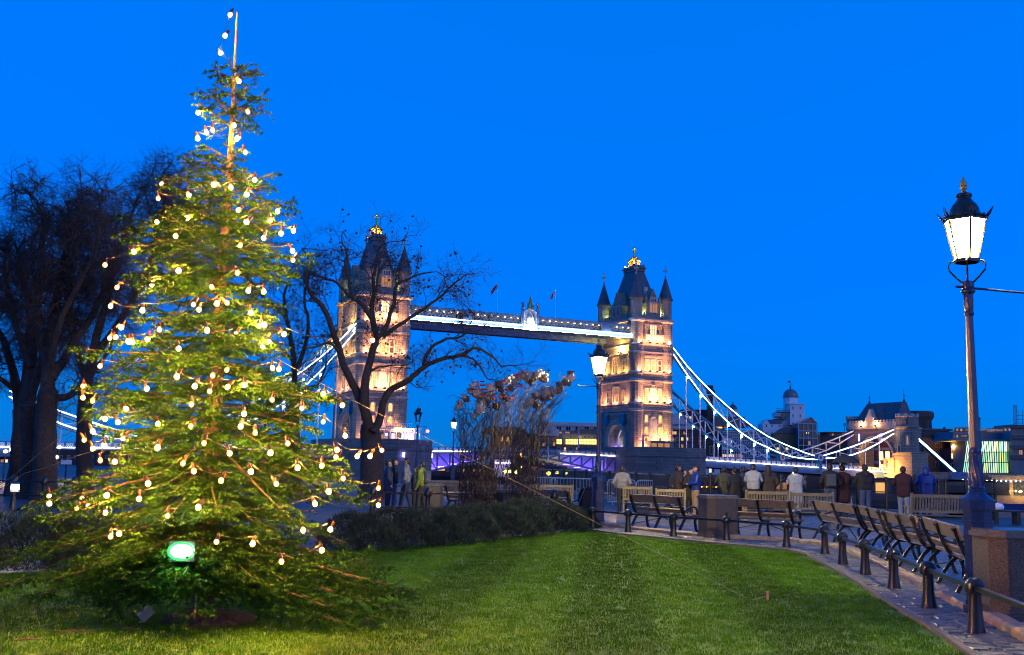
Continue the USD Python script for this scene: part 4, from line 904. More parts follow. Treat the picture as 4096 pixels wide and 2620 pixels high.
# the earth mound and root ball at its foot
m = MB(); g = trimesh.creation.icosphere(3, 1.); v = g.vertices*np.array([.46, .40, .13]); v = v*(1+.22*(meshkit.fbm(v*6, 4, 3)[:, None]-.5)); m.add(v, g.faces)
m.xf(t=FIR+np.array([.18, -.30, .0])); tpath = '/World/'+numbered('/World', 'earth_mound'); data(usdkit.mesh(stage, tpath, (np.vstack(m.v), np.vstack(m.f)), mat('brown_earth', (.085, .042, .028), rough=.95, var=.5, scale=14, bump=.9, bscale=25), smooth=True).GetPrim(), 'low brown earth mound round the foot of the fir', 'mound')

# festoon lamps at the places they show, on their cables
STARS = [(541,35),(529,84),(518,125),(562,191),(466,265),(583,263),(550,295),(465,326),(500,306),(486,312),(557,326),(577,358),(599,423),(503,434),(380,433),(444,458),(580,457),(372,467),(369,522),(440,513),(560,494),(653,497),(580,522),(636,519),(690,543),(661,549),(565,577),(413,555),(688,590),(689,612),(315,592),(420,637),(558,642),(247,623),(357,668),(275,676),(584,684),(620,686),(498,675),(260,720),(335,730),(455,716),(468,728),(510,714),(534,712),(609,766),(622,764),(375,775),(347,798),(487,777),(555,785),(632,802),(668,786),(258,795),(272,793),(302,803),(312,805),(618,815),(416,886),(500,883),(641,866),(656,868),(235,861),(345,914),(458,908),(493,920),(535,910),(575,905),(195,908),(195,935),(218,942),(450,951),(297,962),(574,973),(710,960),(760,926),(805,953),(760,992),(277,993),(247,985),(449,1002),(372,997),(566,1003),(600,1018),(290,1030),(218,1014),(198,1035),(218,1055),(245,1047),(236,1083),(270,1086),(370,1053),(480,1042),(540,1066),(636,1065),(677,1043),(812,1025),(793,1058),(790,1075),(840,1073),(870,1073),(898,1059),(456,1108),(590,1109),(650,1138),(757,1095),(348,1137),(807,1125),(327,1173),(251,1165),(193,1171),(116,1166),(116,1184),(207,1190),(248,1206),(466,1193),(394,1213),(741,1185),(773,1156),(890,1148),(890,1188),(280,1255),(260,1262),(713,1247),(777,1245),(509,1274),(594,1279),(757,1294),(662,1321),(543,441),(876,800),(533,870),(620,560),(590,735),(430,1090),(520,1130),(700,1100),(180,1195),(420,820),(285,770),(640,940)]
bulb_ms = [usdkit.material(stage, f'/World/Looks/bulb_{"abc"[i]}', {'w': ('layer_weight', {'blend': .5}), 'r': ('rgb_ramp', {'ramp': [(0, (1.0, .48, .10)), (c0, (1.0, .38, .055)), (c0+.13, (.0040, .0012, .00007)), (.6, (.0020, .0005, .00002)), (1, (.0012, .00018, .00001))]}), 'e': ('emission', {'strength': st})}, [('w.facing', 'r.fac'), ('r.color', 'e.color')], surface='e.emission') for i, (c0, st) in enumerate(((.16, 185.), (.24, 225.), (.09, 80.)))]
holder = mat('lamp_holder', (.05, .012, .006), rough=.5)
LT = thing('fairy_lights', 'string of bright warm bulbs hung all over the fir', 'fairy lights', (0, 0, 0))
BP = []
rb = np.random.default_rng(5)
for x, y in STARS:
    X, Yp = x*1.701, y*1.701
    q = at(X, Yp, TY_); dx = q[0]-TX_; r = max(reach(min(q[2], ZTOP), 0 if dx > 0 else pi)*1.0, abs(dx)+.02)
    dep = math.sqrt(max(r*r-dx*dx, 0))*rb.uniform(.80, 1.02)+.05
    p = at(X, Yp, TY_-dep)
    BP.append(p)
order = sorted(range(len(BP)), key=lambda i: (round(-BP[i][2]/.28), math.atan2(BP[i][0]-TX_, BP[i][1]-TY_)))
for i in range(len(BP)):
    p = BP[i]; b = MB().ball(p, .0245, 2, (1, 1, 1.12)); bp_ = b.put('bulb', bulb_ms[i % 3], parent=LT)
    tilt = np.array([rb.normal(0, .4), rb.normal(0, .3), 1.]); tilt /= np.linalg.norm(tilt)
    MB().tube([p+tilt*.026, p+tilt*.05, p+tilt*.085], [.017, .017, .009], 7).put('lamp_holder', holder, parent=bp_)
cab = MB()
for a, b in zip(order[:-1], order[1:]):
    p, q = BP[a]+(0, 0, .07), BP[b]+(0, 0, .07)
    if np.linalg.norm(p-q) > 1.1: continue
    u = np.linspace(0, 1, 7)[:, None]; w = p+(q-p)*u; w[:, 2] -= .10*np.linalg.norm(p-q)*np.sin(pi*u[:, 0]); c = w[:, :2]-FIR[:2]
    cab.tube(w, .002, 4, False)
cab.put('cable', mat('lamp_cable', (.014, .012, .008), rough=.5), parent=LT)

# green-white floodlight inside the low boughs, and the grey one lying on the grass
def floodlight(name, label, p, d, w, h, lens, body, hood=True):
    T = thing(name, label, 'floodlight', p); d = np.asarray(d, float); d /= np.linalg.norm(d); a = np.cross(d, (0, 0, 1.)); a /= np.linalg.norm(a); b = np.cross(a, d)
    C = [(i*w/2, j*h/2) for i, j in ((-1, -1), (1, -1), (1, 1), (-1, 1))]
    MB().add([a*i*1.1+b*j*1.1-d*k for k in (.0, .10) for i, j in C], BOXF).put('housing', body, parent=T)
    MB().add([a*i+b*j+d*k for k in (.002, .02) for i, j in C], BOXF).put('lens', lens, parent=T)
    MB().tube([a*w*.6, a*w*.6-b*h*.9, -a*w*.6-b*h*.9, -a*w*.6], .012, 5).put('bracket', black, parent=T)
    return T
p = at(722, 2206, TY_-1.12)
fl = thing('floodlight', 'blazing green-white floodlight under the boughs of the fir', 'floodlight', p)
green_lens = usdkit.material(stage, '/World/Looks/green_lens', {'w': ('layer_weight', {'blend': .5}), 'r': ('rgb_ramp', {'ramp': [(0, (.5, 1.0, .62)), (.16, (.25, 1.0, .4)), (.26, (.0006, .020, .0022)), (.6, (.0002, .008, .0008)), (1, (.0001, .004, .0004))]}), 'e': ('emission', {'strength': 22.})}, [('w.facing', 'r.fac'), ('r.color', 'e.color')], surface='e.emission')
m = MB().ball((0, 0, 0), .105, 2, (1.15, .55, .80)); m.put('lens', green_lens, parent=fl, smooth=True)
MB().bx(-.12, .12, .03, .14, -.09, .09).put('housing', black, parent=fl)
p = at(60, 1948, 15.5)
floodlight('floodlight', 'white floodlight at the dark railing, far left of the fir', p, (.42, -1.0, -.42), 0.10, .08, glow('white_flood', (1.0, .86, .70), 70.), black)
g = gnd(600, 2496)
T = thing('junction_box', 'small tilted grey box with a round socket lying on the lawn', 'box', g+np.array([0, 0, .02]), .55)
bm = mat('pale_grey_plastic', (.42, .36, .27), rough=.6, var=.1)
Rm = trimesh.transformations.rotation_matrix(-.75, (0, 1, 0))[:3, :3]
b = MB().box((0, 0, .07), (.13, .105, .085), tap=.96).xf(Rm, (0, 0, .03)); b.put('body', bm, parent=T)
MB().lathe([(.024, 0), (.024, .006), (.0, .006)], n=12).xf(Rm, Rm @ np.array([0, -.0, .118])+(0, 0, .03)).put('socket', black, parent=T)
MB().tube([(-.05, -.02, .02), (-.11, -.04, .005)], .012, 6).put('spike', bm, parent=T)

# guy wires and the peg
wire_m = mat('guy_wire', (.17, .14, .11), rough=.5, var=.1)
def wire(label, pts):
    P = np.array([at(*p) for p in pts]); d = np.linspace(0, 1, len(P)); t = np.linspace(0, 1, 24)
    MB().tube(np.stack([np.interp(t, d, P[:, k]) for k in range(3)], 1), .0030, 5).put('guy_wire', wire_m, label=label, cat='wire', group=None)
pg = gnd(3070, 2408)
wire('thin guy wire running from the fir down right to the wooden peg', [(1100, 1430, 10.3), (1286, 1535, 10.5), (1643, 1721, 10.9), (1875, 1831, 11.15), (2100, 1945, 11.4), (2437, 2116, 11.85), (2707, 2248, 12.2), (2985, 2392, pg[1])])
wire('thin guy wire from the fir down to the left edge', [(800, 1222, 10.2), (640, 1370, 10.6), (480, 1490, 11.1), (320, 1690, 11.6), (160, 1810, 12.2), (70, 1890, 12.6), (-30, 1960, 13.)])
wire('thin pale guy wire on the left, lower of the two', [(420, 1790, 10.6), (300, 1826, 11.2), (180, 1872, 11.8), (100, 1892, 12.2), (-20, 1970, 12.8)])
T = thing('tent_peg', 'short wooden peg in the lawn holding the guy wire', 'peg', pg)
MB().box((0, 0, .055), (.028, .02, .15), .3).put('stake', mat('peg_wood', (.38, .2, .10), rough=.7), parent=T)
MB().tube([(0, 0, .07), (-.10, 0, .045), (-.2, -.01, .02)], .006, 5).put('loop', wire_m, parent=T)
for x, y, l, a_, lb in ((300, 2532, .42, .12, 'longest thin brown twig on the lawn, left of the grey box'), (110, 2566, .22, .35, 'short brown twig on the lawn near the lower left corner'), (520, 2522, .20, -.05, 'short reddish twig on the lawn just left of the grey box')):
    g = gnd(x, y, .02); T = thing('fallen_twig', lb, 'twig', g, a_); MB().tube([(-l/2, 0, .012), (-l*.1, .012, .02), (l*.2, -.006, .018), (l/2, .01, .012)], [.006, .007, .006, .003], 5).tube([(-l*.1, .012, .02), (l*.08, .06, .03)], [.004, .002], 4).put('stick', mat('fallen_wood', (.13, .07, .035), rough=.8), parent=T)

# ------------------------------------------------ shrubs
lav_m = usdkit.material(stage, '/World/Looks/lavender_leaf', {
    'g': ('geometry', {}), 'n': ('noise_texture', {'scale': 5., 'detail': 4}), 'r': ('rgb_ramp', {'ramp': [(.3, (.022, .034, .026)), (.55, (.045, .062, .045)), (.75, (.08, .09, .07))]}),
    'd': ('diffuse_bsdf', {}), 't': ('translucent_bsdf', {}), 'k': ('mix_closure', {'fac': .25})},
    [('g.position', 'n.vector'), ('n.fac', 'r.fac'), ('r.color', 'd.color'), ('r.color', 't.color'), ('d.BSDF', 'k.closure1'), ('t.BSDF', 'k.closure2')], surface='k.closure')
def shrub(label, c, rx, ry, h, n, seed, group, name='lavender_shrub'):
    r = np.random.default_rng(seed)
    T = thing(name, label, 'shrub', (c[0], c[1], 0), r.uniform(0, 3), group)
    m = MB()
    for k in range(14):
        a = r.uniform(0, 2*pi); e = r.uniform(.4, .85); m.tube([(0, 0, 0), (rx*.4*math.cos(a), ry*.4*math.sin(a), h*.4), (rx*e*math.cos(a), ry*e*math.sin(a), h*.75)], [.015, .009, .004], 4)
    m.put('stem', twigs_m, parent=T)
    a = r.uniform(0, 2*pi, n); zz = r.uniform(0, 1, n); rad = np.sqrt(np.clip(1-(zz*.98)**2.4, 0, 1))*r.uniform(.72, 1.0, n)**.5
    lump = .82+.36*meshkit.fbm(np.stack([np.cos(a)*1.6, np.sin(a)*1.6, zz*1.6], 1)+seed, 3, 2)
    P = np.stack([np.cos(a)*rad*rx*lump, np.sin(a)*rad*ry*lump, zz*h*lump], 1)
    d = np.stack([np.cos(a)*.5, np.sin(a)*.5, .6+.5*zz], 1)+r.normal(0, .35, (n, 3)); d /= np.linalg.norm(d, axis=1, keepdims=True)
    s = np.cross(d, r.normal(0, 1, (n, 3))); s /= np.linalg.norm(s, axis=1, keepdims=True); l = r.uniform(.04, .10, n)[:, None]; w = r.uniform(.004, .010, n)[:, None]
    V = np.concatenate([P-s*w, P+s*w, P+d*l+s*w*.4, P+d*l-s*w*.4]); V[:, 2] = np.maximum(V[:, 2], .01); i = np.arange(n)
    MB().add(V, np.stack([i, i+n, i+2*n, i+3*n], 1)).put('foliage', lav_m, parent=T)
HB = [(1420, 2212, .95, .62), (1560, 2196, 1.0, .66), (1700, 2186, 1.0, .66), (1830, 2174, 1.05, .68), (1955, 2160, 1.05, .72), (2075, 2148, 1.1, .78), (2190, 2134, 1.1, .74), (2285, 2122, .9, .52)]
words = ['beside the right boughs of the fir, leftmost of the row', 'second from the fir in the row', 'third from the fir in the row', 'fourth from the fir in the row', 'below the litter bin, left of the tallest', 'tallest of the row, right of the litter bin', 'below the warm-lit bench, near the lamp post', 'small low one at the row end, by the lamp post']
for i, (x, y, r_, h) in enumerate(HB):
    c = gnd(x, y); shrub('dark grey-green lavender shrub '+words[i], (c[0], c[1]+.75), r_, .8, h, 6500, 40+i, 'lavender hedge behind the lawn')
for i, (x, y, r_, h) in enumerate(((-40, 2285, 1.0, .72), (130, 2278, 1.0, .66), (300, 2268, 1.0, .70), (470, 2262, 1.0, .66))):
    c = gnd(x, y); shrub('almost black shrub left of the fir, '+['cut by the left edge', 'under the white floodlight', 'right of the floodlight', 'half hidden by the low fir boughs'][i], (c[0], c[1]+.6), r_, .7, h, 5000, 60+i, 'dark shrubs behind the left lawn', 'dark_shrub')

# ------------------------------------------------ bare trees
def limb_from(pts, Y, dy, r0, r1, seed):
    r = np.random.default_rng(seed); n = len(pts); off = np.cumsum(r.normal(dy/n, .25, n)); off -= off[0]
    P = np.array([at(x, y, Y+o) for (x, y), o in zip(pts, off)])
    t = np.linspace(0, 1, n); tt = np.linspace(0, 1, n*3)
    from scipy.interpolate import PchipInterpolator
    Q = np.stack([PchipInterpolator(t, P[:, k])(tt) for k in range(3)], 1)
    Q[1:-1] += r.normal(0, .02, (len(Q)-2, 3)); return Q, np.linspace(r0, r1, len(Q))
def grow(m, p, d, L, r, lev, rr, droop, curl, kids, balls=None, sides=(5, 4, 3, 3)):
    n = 6 if lev < 2 else 4 if lev < 3 else 3; P = [p]; d = np.array(d, float)
    for i in range(n-1):
        d = d+rr.normal(0, curl, 3)+np.array([0, 0, -droop*(.5+i/n)]); d /= np.linalg.norm(d); P.append(P[-1]+d*L/(n-1))
    P = np.array(P); m.tube(P, np.linspace(r, max(r*.4, .0035), n), sides[min(lev, 3)], False)
    if balls is not None and lev >= 2 and rr.random() < .035: b = P[-1]-(0, 0, .08); balls.ball(b, .055, 0)
    if lev >= len(kids): return
    for k in range(kids[lev]):
        t = rr.uniform(.25, 1.); i = min(int(t*(n-1)), n-2); q = P[i]+(P[i+1]-P[i])*(t*(n-1)-i)
        a = P[i+1]-P[i]; a /= np.linalg.norm(a); s = rr.normal(0, 1, 3); s -= a*(s @ a); s /= np.linalg.norm(s); ang = rr.uniform(.5, 1.1)
        grow(m, q, a*math.cos(ang)+s*math.sin(ang), L*rr.uniform(.45, .75), max(r*.5, .005), lev+1, rr, droop, curl, kids, balls, sides)
def bare_tree(label, base, Y, trunk, limbs, seed, kids, dens, L0, droop=0., curl=.28, name='bare_tree', tr=(.55, .42), upb=.35, balls=True, tw=.024, lk=.60, squash=1):
    rr = np.random.default_rng(seed); T = thing(name, label, 'tree', (0, 0, 0))
    m = MB(); Q, R_ = limb_from(trunk, Y, 0, tr[0], tr[1], seed); b = np.array([Q[0][0], Q[0][1], 0.])
    Q = np.vstack([[b-(0, 0, .1)], Q]); R_ = np.r_[tr[0]*1.25, R_]; m.tube(Q, R_, 12); m.put('trunk', bark, parent=T, smooth=60)
    cr = MB(); bl = MB() if balls else None
    for j, (pts, dy, r0, r1) in enumerate(limbs):
        if squash != 1: pts = [(x, 1650+(y-1650)*squash) for x, y in pts]
        P, R2 = limb_from(pts, Y, dy, r0*lk, r1*lk, seed*31+j); lm = MB().tube(P, R2, 8); lm.put('limb', bark, parent=T, smooth=60)
        seg = np.linalg.norm(np.diff(P, axis=0), axis=1).sum(); nk = max(int(seg*dens), 3)
        for k in range(nk):
            t = rr.uniform(.22, 1.)**.8; i = min(int(t*(len(P)-1)), len(P)-2); a = P[i+1]-P[i]; a /= np.linalg.norm(a); s = rr.normal(0, 1, 3); s -= a*(s @ a); s /= np.linalg.norm(s)
            d = a*.5+s*.8+np.array([0, 0, upb]); d /= np.linalg.norm(d)
            grow(cr, P[i], d, L0*rr.uniform(.6, 1.15)*(1.1-.4*t), min(R2[i]*.5, tw), 0, rr, droop, curl, kids, bl)
        grow(cr, P[-1], P[-1]-P[-2], L0, R2[-1], 0, rr, droop, curl, kids, bl)
    cr.put('crown', twigs_m, parent=T)
    if balls: bl.put('seed_balls', twigs_m, parent=T, kind='stuff')
C2 = lambda L: [(1000+x/1.4, 800+y/1.4) for x, y in L]
bare_tree('large bare plane tree with spreading limbs in front of the left bridge tower', None, 45., [(1490, 1905)]+C2([(682, 1400), (676, 1330), (672, 1262)]), [
    (C2([(668, 1275), (648, 1190), (640, 1100), (650, 1000), (672, 890), (706, 770), (692, 680), (680, 600), (698, 520), (692, 440), (700, 380), (718, 280)]), 1., .40, .06),
    (C2([(650, 1230), (610, 1100), (545, 970), (502, 840), (460, 720), (410, 600), (352, 540), (312, 440), (328, 350), (290, 270)]), -1.5, .34, .05),
    (C2([(690, 1300), (730, 1215), (745, 1130), (790, 1060), (870, 1022), (930, 972), (1000, 922), (1080, 890), (1180, 868), (1260, 830), (1345, 868), (1410, 935)]), -2.5, .33, .05),
    (C2([(712, 770), (765, 700), (808, 580), (820, 480), (850, 458), (960, 412), (1050, 402)]), 1.5, .20, .035),
    (C2([(748, 765), (860, 684), (940, 632), (1040, 560), (1110, 500), (1180, 440), (1212, 418)]), -2., .17, .03),
    (C2([(692, 690), (640, 600), (560, 536), (482, 462), (410, 440), (330, 400)]), 2., .20, .035),
    (C2([(572, 545), (560, 470), (532, 350), (542, 290), (512, 225), (520, 175)]), 2., .12, .03),
    (C2([(705, 520), (712, 460), (722, 380), (742, 290), (770, 250)]), -1., .12, .03),
    (C2([(970, 938), (1010, 832), (1100, 780), (1190, 762), (1232, 700), (1250, 640)]), 1., .14, .03),
    (C2([(662, 962), (742, 932), (822, 922), (900, 944)]), -1., .10, .025),
    (C2([(500, 850), (430, 800), (330, 830), (240, 800)]), -1., .12, .03),
    (C2([(1180, 868), (1260, 900), (1330, 1000), (1390, 1010)]), 1., .08, .02)], 11, (5, 4, 3), 1.7, 1.6)
bare_tree('bare tree close behind the right side of the fir', None, 52., [(1160, 1905)]+C2([(232, 1400), (228, 1300), (226, 1200)]), [
    (C2([(228, 1200), (244, 1080), (250, 950), (232, 800), (205, 660), (190, 560), (215, 450), (250, 330)]), 1., .34, .05),
    (C2([(248, 960), (300, 840), (330, 690), (300, 560), (330, 440), (340, 330)]), -1., .22, .04),
    (C2([(225, 1180), (300, 1090), (380, 1030), (430, 900), (400, 760)]), 2., .16, .03),
    (C2([(215, 690), (140, 600), (80, 560), (60, 460)]), 1., .14, .03), (C2([(240, 900), (150, 820), (70, 780)]), -1., .14, .03)], 12, (5, 4, 3), 1.9, 1.7)
dk = dict(lk=.80, squash=.91, balls=False, droop=.10, curl=.34, upb=.15, tw=.03)
bare_tree('dark dense bare tree at the left edge', None, 40., [(60, 1905), (72, 1800), (78, 1640)], [
    ([(78, 1650), (60, 1500), (20, 1350), (-40, 1200), (-60, 1050)], 1., .30, .05), ([(80, 1640), (110, 1450), (120, 1250), (90, 1050), (60, 900)], -1., .28, .05), ([(78, 1600), (140, 1480), (200, 1300), (230, 1100)], 1., .2, .04), ([(60, 1550), (-20, 1480), (-90, 1400)], -1., .15, .04)], 13, (7, 5, 4), 3.3, 1.9, tr=(.30, .26), **dk)
bare_tree('dark dense bare tree, middle trunk of three at the left', None, 38., [(118, 1905), (120, 1780), (112, 1620)], [
    ([(112, 1630), (125, 1450), (140, 1250), (160, 1000), (170, 820), (150, 720)], .5, .32, .05), ([(115, 1600), (180, 1400), (260, 1200), (300, 1000), (330, 860)], -1., .24, .05), ([(125, 1450), (60, 1250), (20, 1050), (30, 930)], 1., .2, .04)], 14, (7, 5, 4), 3.3, 2.0, tr=(.34, .28), **dk)
bare_tree('thickest dark bare tree at the left, its limb reaching toward the fir', None, 37., [(180, 1905), (178, 1800), (186, 1650), (196, 1560)], [
    ([(190, 1580), (195, 1400), (220, 1200), (260, 980), (280, 820), (260, 720)], .5, .36, .05), ([(200, 1590), (270, 1580), (330, 1520), (420, 1400), (480, 1250)], -1., .2, .05), ([(205, 1500), (290, 1350), (390, 1180), (450, 980), (470, 820)], 1., .24, .05), ([(200, 1450), (240, 1250), (330, 1050), (390, 900), (400, 780)], -1., .2, .04), ([(195, 1480), (150, 1300), (110, 1150), (90, 1000)], .5, .2, .04)], 15, (7, 5, 4), 3.2, 2.1, tr=(.42, .34), **dk)
bare_tree('tall bare tree directly behind the left of the fir', None, 46., [(340, 1905), (336, 1750), (345, 1560)], [
    ([(345, 1570), (380, 1350), (430, 1150), (470, 950), (520, 800), (560, 690)], 1., .32, .05), ([(370, 1400), (480, 1250), (580, 1050), (640, 850), (660, 720), (640, 650)], -1., .26, .05), ([(345, 1500), (290, 1300), (270, 1100), (300, 900), (330, 760)], 1., .24, .05), ([(560, 1080), (650, 950), (700, 820), (720, 700)], 1., .16, .04), ([(620, 880), (600, 750), (570, 660)], -1., .1, .03)], 16, (7, 5, 4), 2.7, 2.0, tr=(.38, .32), **dk)

# ------------------------------------------------ street lamps
def octa(m, w, z0, z1, w1=None): return m.lathe([(w*1.08/2, z0), ((w1 or w)*1.08/2, z1)], n=8, ph=pi/8)
LAMPS = {}
def street_lamp(label, loc, key, lit, rz=0., src=None, bar_side=1):
    T = thing('street_lamp', label, 'street lamp', loc, rz, 'victorian street lamps of the wharf')
    m = MB()                                                        # pedestal
    octa(m, .42, -.06, .14); octa(m, .36, .14, .20); octa(m, .335, .20, 1.14); octa(m, .375, 1.14, 1.17); octa(m, .335, 1.17, 1.31); octa(m, .42, 1.31, 1.43)
    m.lathe([(.20, 1.43), (.15, 1.47), (.115, 1.50), (.10, 1.53), (.105, 1.55), (.09, 1.57)], n=20); m.put('pedestal', iron_blue, parent=T, smooth=40)
    m = MB().box((0, -.172, .68), (.21, .012, .78)); m.box((0, -.179, .68), (.17, .012, .72)); m.put('access_door', iron_blue, parent=T)
    m = MB()                                                        # twisted leaf cup, then the fluted column
    def flute(z0, z1, r0, r1, tw, k=14, amp=.10, nz=9):
        V = []
        for i in range(nz):
            u = i/(nz-1); r = r0+(r1-r0)*u+.008*math.sin(pi*u); aa = np.arange(48)*2*pi/48
            rr = r*(1+amp*np.cos(k/2*(aa+tw*u))); V += [(x, y, z0+(z1-z0)*u) for x, y in zip(rr*np.cos(aa), rr*np.sin(aa))]
        m.add(V, [(i*48+j, i*48+(j+1) % 48, (i+1)*48+(j+1) % 48, (i+1)*48+j) for i in range(nz-1) for j in range(48)])
    m.lathe([(.085, 1.56), (.098, 1.58), (.09, 1.60)], n=20); flute(1.59, 2.00, .088, .068, 1.2); m.lathe([(.065, 1.99), (.078, 2.01), (.078, 2.05), (.066, 2.08)], n=20)
    m.lathe([(.068, 2.07), (.046, 3.80)], n=8); m.lathe([(.05, 3.76), (.062, 3.78), (.062, 3.80), (.05, 3.83)], n=20); flute(3.82, 4.06, .050, .056, .6, 12, .06); m.lathe([(.055, 4.04), (.088, 4.07), (.09, 4.09), (.07, 4.11), (.075, 4.13), (.078, 4.14), (.078, 4.21), (.04, 4.22)], n=20)
    m.put('column', iron_blue, parent=T, smooth=40)
    s = bar_side; MB().tube([(s*.06, 0, 4.13), (s*(1.05 if key == 0 else .62), 0, 4.14), (s*(1.1 if key == 0 else .66), 0, 4.16)], .016, 8).put('ladder_bar', iron_blue, parent=T)
    if key == 0: MB().tube([(-s*.06, 0, 4.13), (-s*.2, 0, 4.13)], .016, 8).put('ladder_bar', iron_blue, parent=T)
    for q in range(4):
        t = q*pi/2+pi/4; c = lambda r, z: (r*math.cos(t), r*math.sin(t), z)
        MB().tube([c(.07, 4.20), c(.14, 4.27), c(.215, 4.36), c(.225, 4.42), c(.20, 4.475), c(.15, 4.49), c(.13, 4.47)], .012, 6).put('scroll_bracket', black, parent=T, smooth=60)
    fr = MB(); gl = MB(); z0, z1, r0, r1, n = 4.48, 5.02, .148, .268, 6
    for z, r in ((z0, r0), (z1, r1)): fr.lathe([(r-.03, z-.02), (r+.02, z-.02), (r+.02, z+.02), (r-.03, z+.02), (r-.03, z-.02)], n=n)
    fr.lathe([(.0, z0-.025), (r0, z0-.025)], n=n)
    for q in range(n):
        t = q*2*pi/n; u = (q+1)*2*pi/n; c = lambda r, a, z: np.array([r*math.cos(a), r*math.sin(a), z])
        fr.bar(c(r0, t, z0), c(r1, t, z1), .018, .018)
        MB().add([c(r0-.01, t, z0+.02), c(r0-.01, u, z0+.02), c(r1-.012, u, z1-.02), c(r1-.012, t, z1-.02)], [(0, 1, 2, 3)]).put('lantern_pane', lamp_pane if lit else pane_glass, parent=T)
    fr.put('lantern_frame', black, parent=T)
    if lit:
        b = MB().lathe([(.0, 4.62), (.035, 4.63), (.055, 4.72), (.05, 4.86), (.02, 4.9), (0, 4.9)], n=12); b.put('burner', lamp_core[key], parent=T, smooth=True)
    cr = MB().lathe([(.255, 5.03), (.27, 5.05), (.22, 5.09), (.185, 5.12), (.18, 5.17), (.155, 5.22), (.12, 5.26), (.09, 5.30), (.088, 5.33), (.10, 5.335), (.10, 5.365), (.09, 5.375), (.05, 5.39), (.02, 5.40)], n=24); cr.put('lantern_roof', black, parent=T, smooth=40)
    for q in range(n):                                              # the leafy crown round the eaves
        t = q*2*pi/n; e = np.array([math.cos(t), math.sin(t), 0]); w = np.array([-e[1], e[0], 0]); o = e*.255+(0, 0, 5.02); k = MB()
        k.tube([o-w*.05, o-w*.045+e*.05+(0, 0, .06), o+e*.10+(0, 0, .14), o+w*.045+e*.05+(0, 0, .06), o+w*.05], .006, 4); k.tube([o, o+e*.045+(0, 0, .06), o+e*.08+(0, 0, .11)], [.016, .018, .004], 4)
        for s2 in (-1, 1): k.tube([o+w*s2*.06, o+w*s2*.10+(0, 0, .035), o+w*s2*.075+(0, 0, .06), o+w*s2*.05+(0, 0, .04)], .006, 4)
        k.put('crown_leaf', black, parent=T)
    f = MB().lathe([(.018, 5.395), (.03, 5.41), (.018, 5.425), (.045, 5.445), (.048, 5.46), (.03, 5.475), (.045, 5.49), (.04, 5.53), (.018, 5.57), (.012, 5.60), (0, 5.61)], n=14); f.put('finial', mat('worn_gilt', (.45, .30, .10), rough=.45, metal=.6), parent=T, smooth=40)
    return T
lamp_pane = usdkit.material(stage, '/World/Looks/lamp_pane', {'t': ('transparent_bsdf', {'color': (.9, .9, .85)}), 'e': ('emission', {'color': (1.0, .74, .26), 'strength': .42}), 'k': ('add_closure', {})}, [('t.BSDF', 'k.closure1'), ('e.emission', 'k.closure2')], surface='k.closure')
lamp_core = [glow(f'lamp_core_{i+1}', (1.0, .76, .34), s) for i, s in enumerate((1150., 1500., 250.))]
gR, gM = gnd(3928, 2467), gnd(2391, 2105)
SC = 5.14/5.61
street_lamp('tall lit street lamp at the right, beside the granite bin', gR, 0, True, .35); UsdGeom.Xformable(stage.GetPrimAtPath('/World/street_lamp')).AddScaleOp().Set(Gf.Vec3f(SC*.98, SC*.98, SC))
street_lamp('lit street lamp in front of the clear bridge tower, by the hedge end', gM, 1, True, .2, bar_side=-1); UsdGeom.Xformable(stage.GetPrimAtPath('/World/street_lamp_001')).AddScaleOp().Set(Gf.Vec3f(SC, SC, SC))
a = at(1810, 1900, 83); street_lamp('small lit street lamp left of the tall twig sculptures', (a[0], a[1], 0), 2, True)
a = at(1664, 1900, 70); street_lamp('unlit street lamp before the river pier, its lantern dark', (a[0], a[1], 0), 3, False)

# ------------------------------------------------ knee rail along the border, posts set in the cobbles
BOL = [(2370, 2122, 2030), (2512, 2136.5, 2039), (2694, 2155, 2051), (2906, 2172, 2062), (3147, 2197, 2076), (3300, 2227, 2093), (3372, 2270, 2122), (3462, 2312, 2150), (3577, 2370, 2190), (3717, 2450, 2245), (3907, 2552, 2315), (4180, 2700, 2430)]
def knee_post(m, h=.585, k=1.0):
    m.lathe([(.098*k, -.03), (.098*k, .02), (.080*k, .11), (.064*k, .24), (.060*k, .40), (.062*k, .43), (.088*k, .44), (.094*k, .47), (.092*k, .515), (.075*k, .553), (.042*k, .58), (0, .588)], n=16, ph=pi/16); return m
def knee_fence(label, pts, h=.585, two=False, group=None, k=1.):
    T = thing('knee_rail', label, 'rail fence', (0, 0, 0)); s = h/.585
    for i, p in enumerate(pts):
        m = knee_post(MB(), k=k); v = np.vstack(m.v); v[:, 2] *= s
        t = pts[min(i+1, len(pts)-1)]-pts[max(i-1, 0)]; a = math.atan2(t[1], t[0]); R = np.array([[math.cos(a), -math.sin(a), 0], [math.sin(a), math.cos(a), 0], [0, 0, 1]])
        b = MB().add(v @ R.T+p, np.vstack(m.f)); t = t/np.linalg.norm(t)
        b.tube([p-t*.095*k+(0, 0, h-.105*s), p+t*.095*k+(0, 0, h-.105*s)], .058*k, 12); b.put('post', black, parent=T, smooth=40)
        if i+1 < len(pts):
            q = pts[i+1]; d = (q-p)/np.linalg.norm(q-p)
            for z in ((h-.10*s, h*.42) if two else (h-.10*s,)): MB().bar(p+d*.08+(0, 0, z), q-d*.08+(0, 0, z), .062, .045).put('rail', black, parent=T)
    return T
knee_fence('black knee-high rail on posts running along the cobble border to the lower right', [gnd(x, y) for x, y, _ in BOL])
L1 = [np.array([*at(x, 1990, 27.5)[:2], 0]) for x in (1490, 1711, 1935, 2097, 2216)]
knee_fence('black rail with stout posts behind the lavender, nearer of the two rows', L1, .95, True, k=1.15)
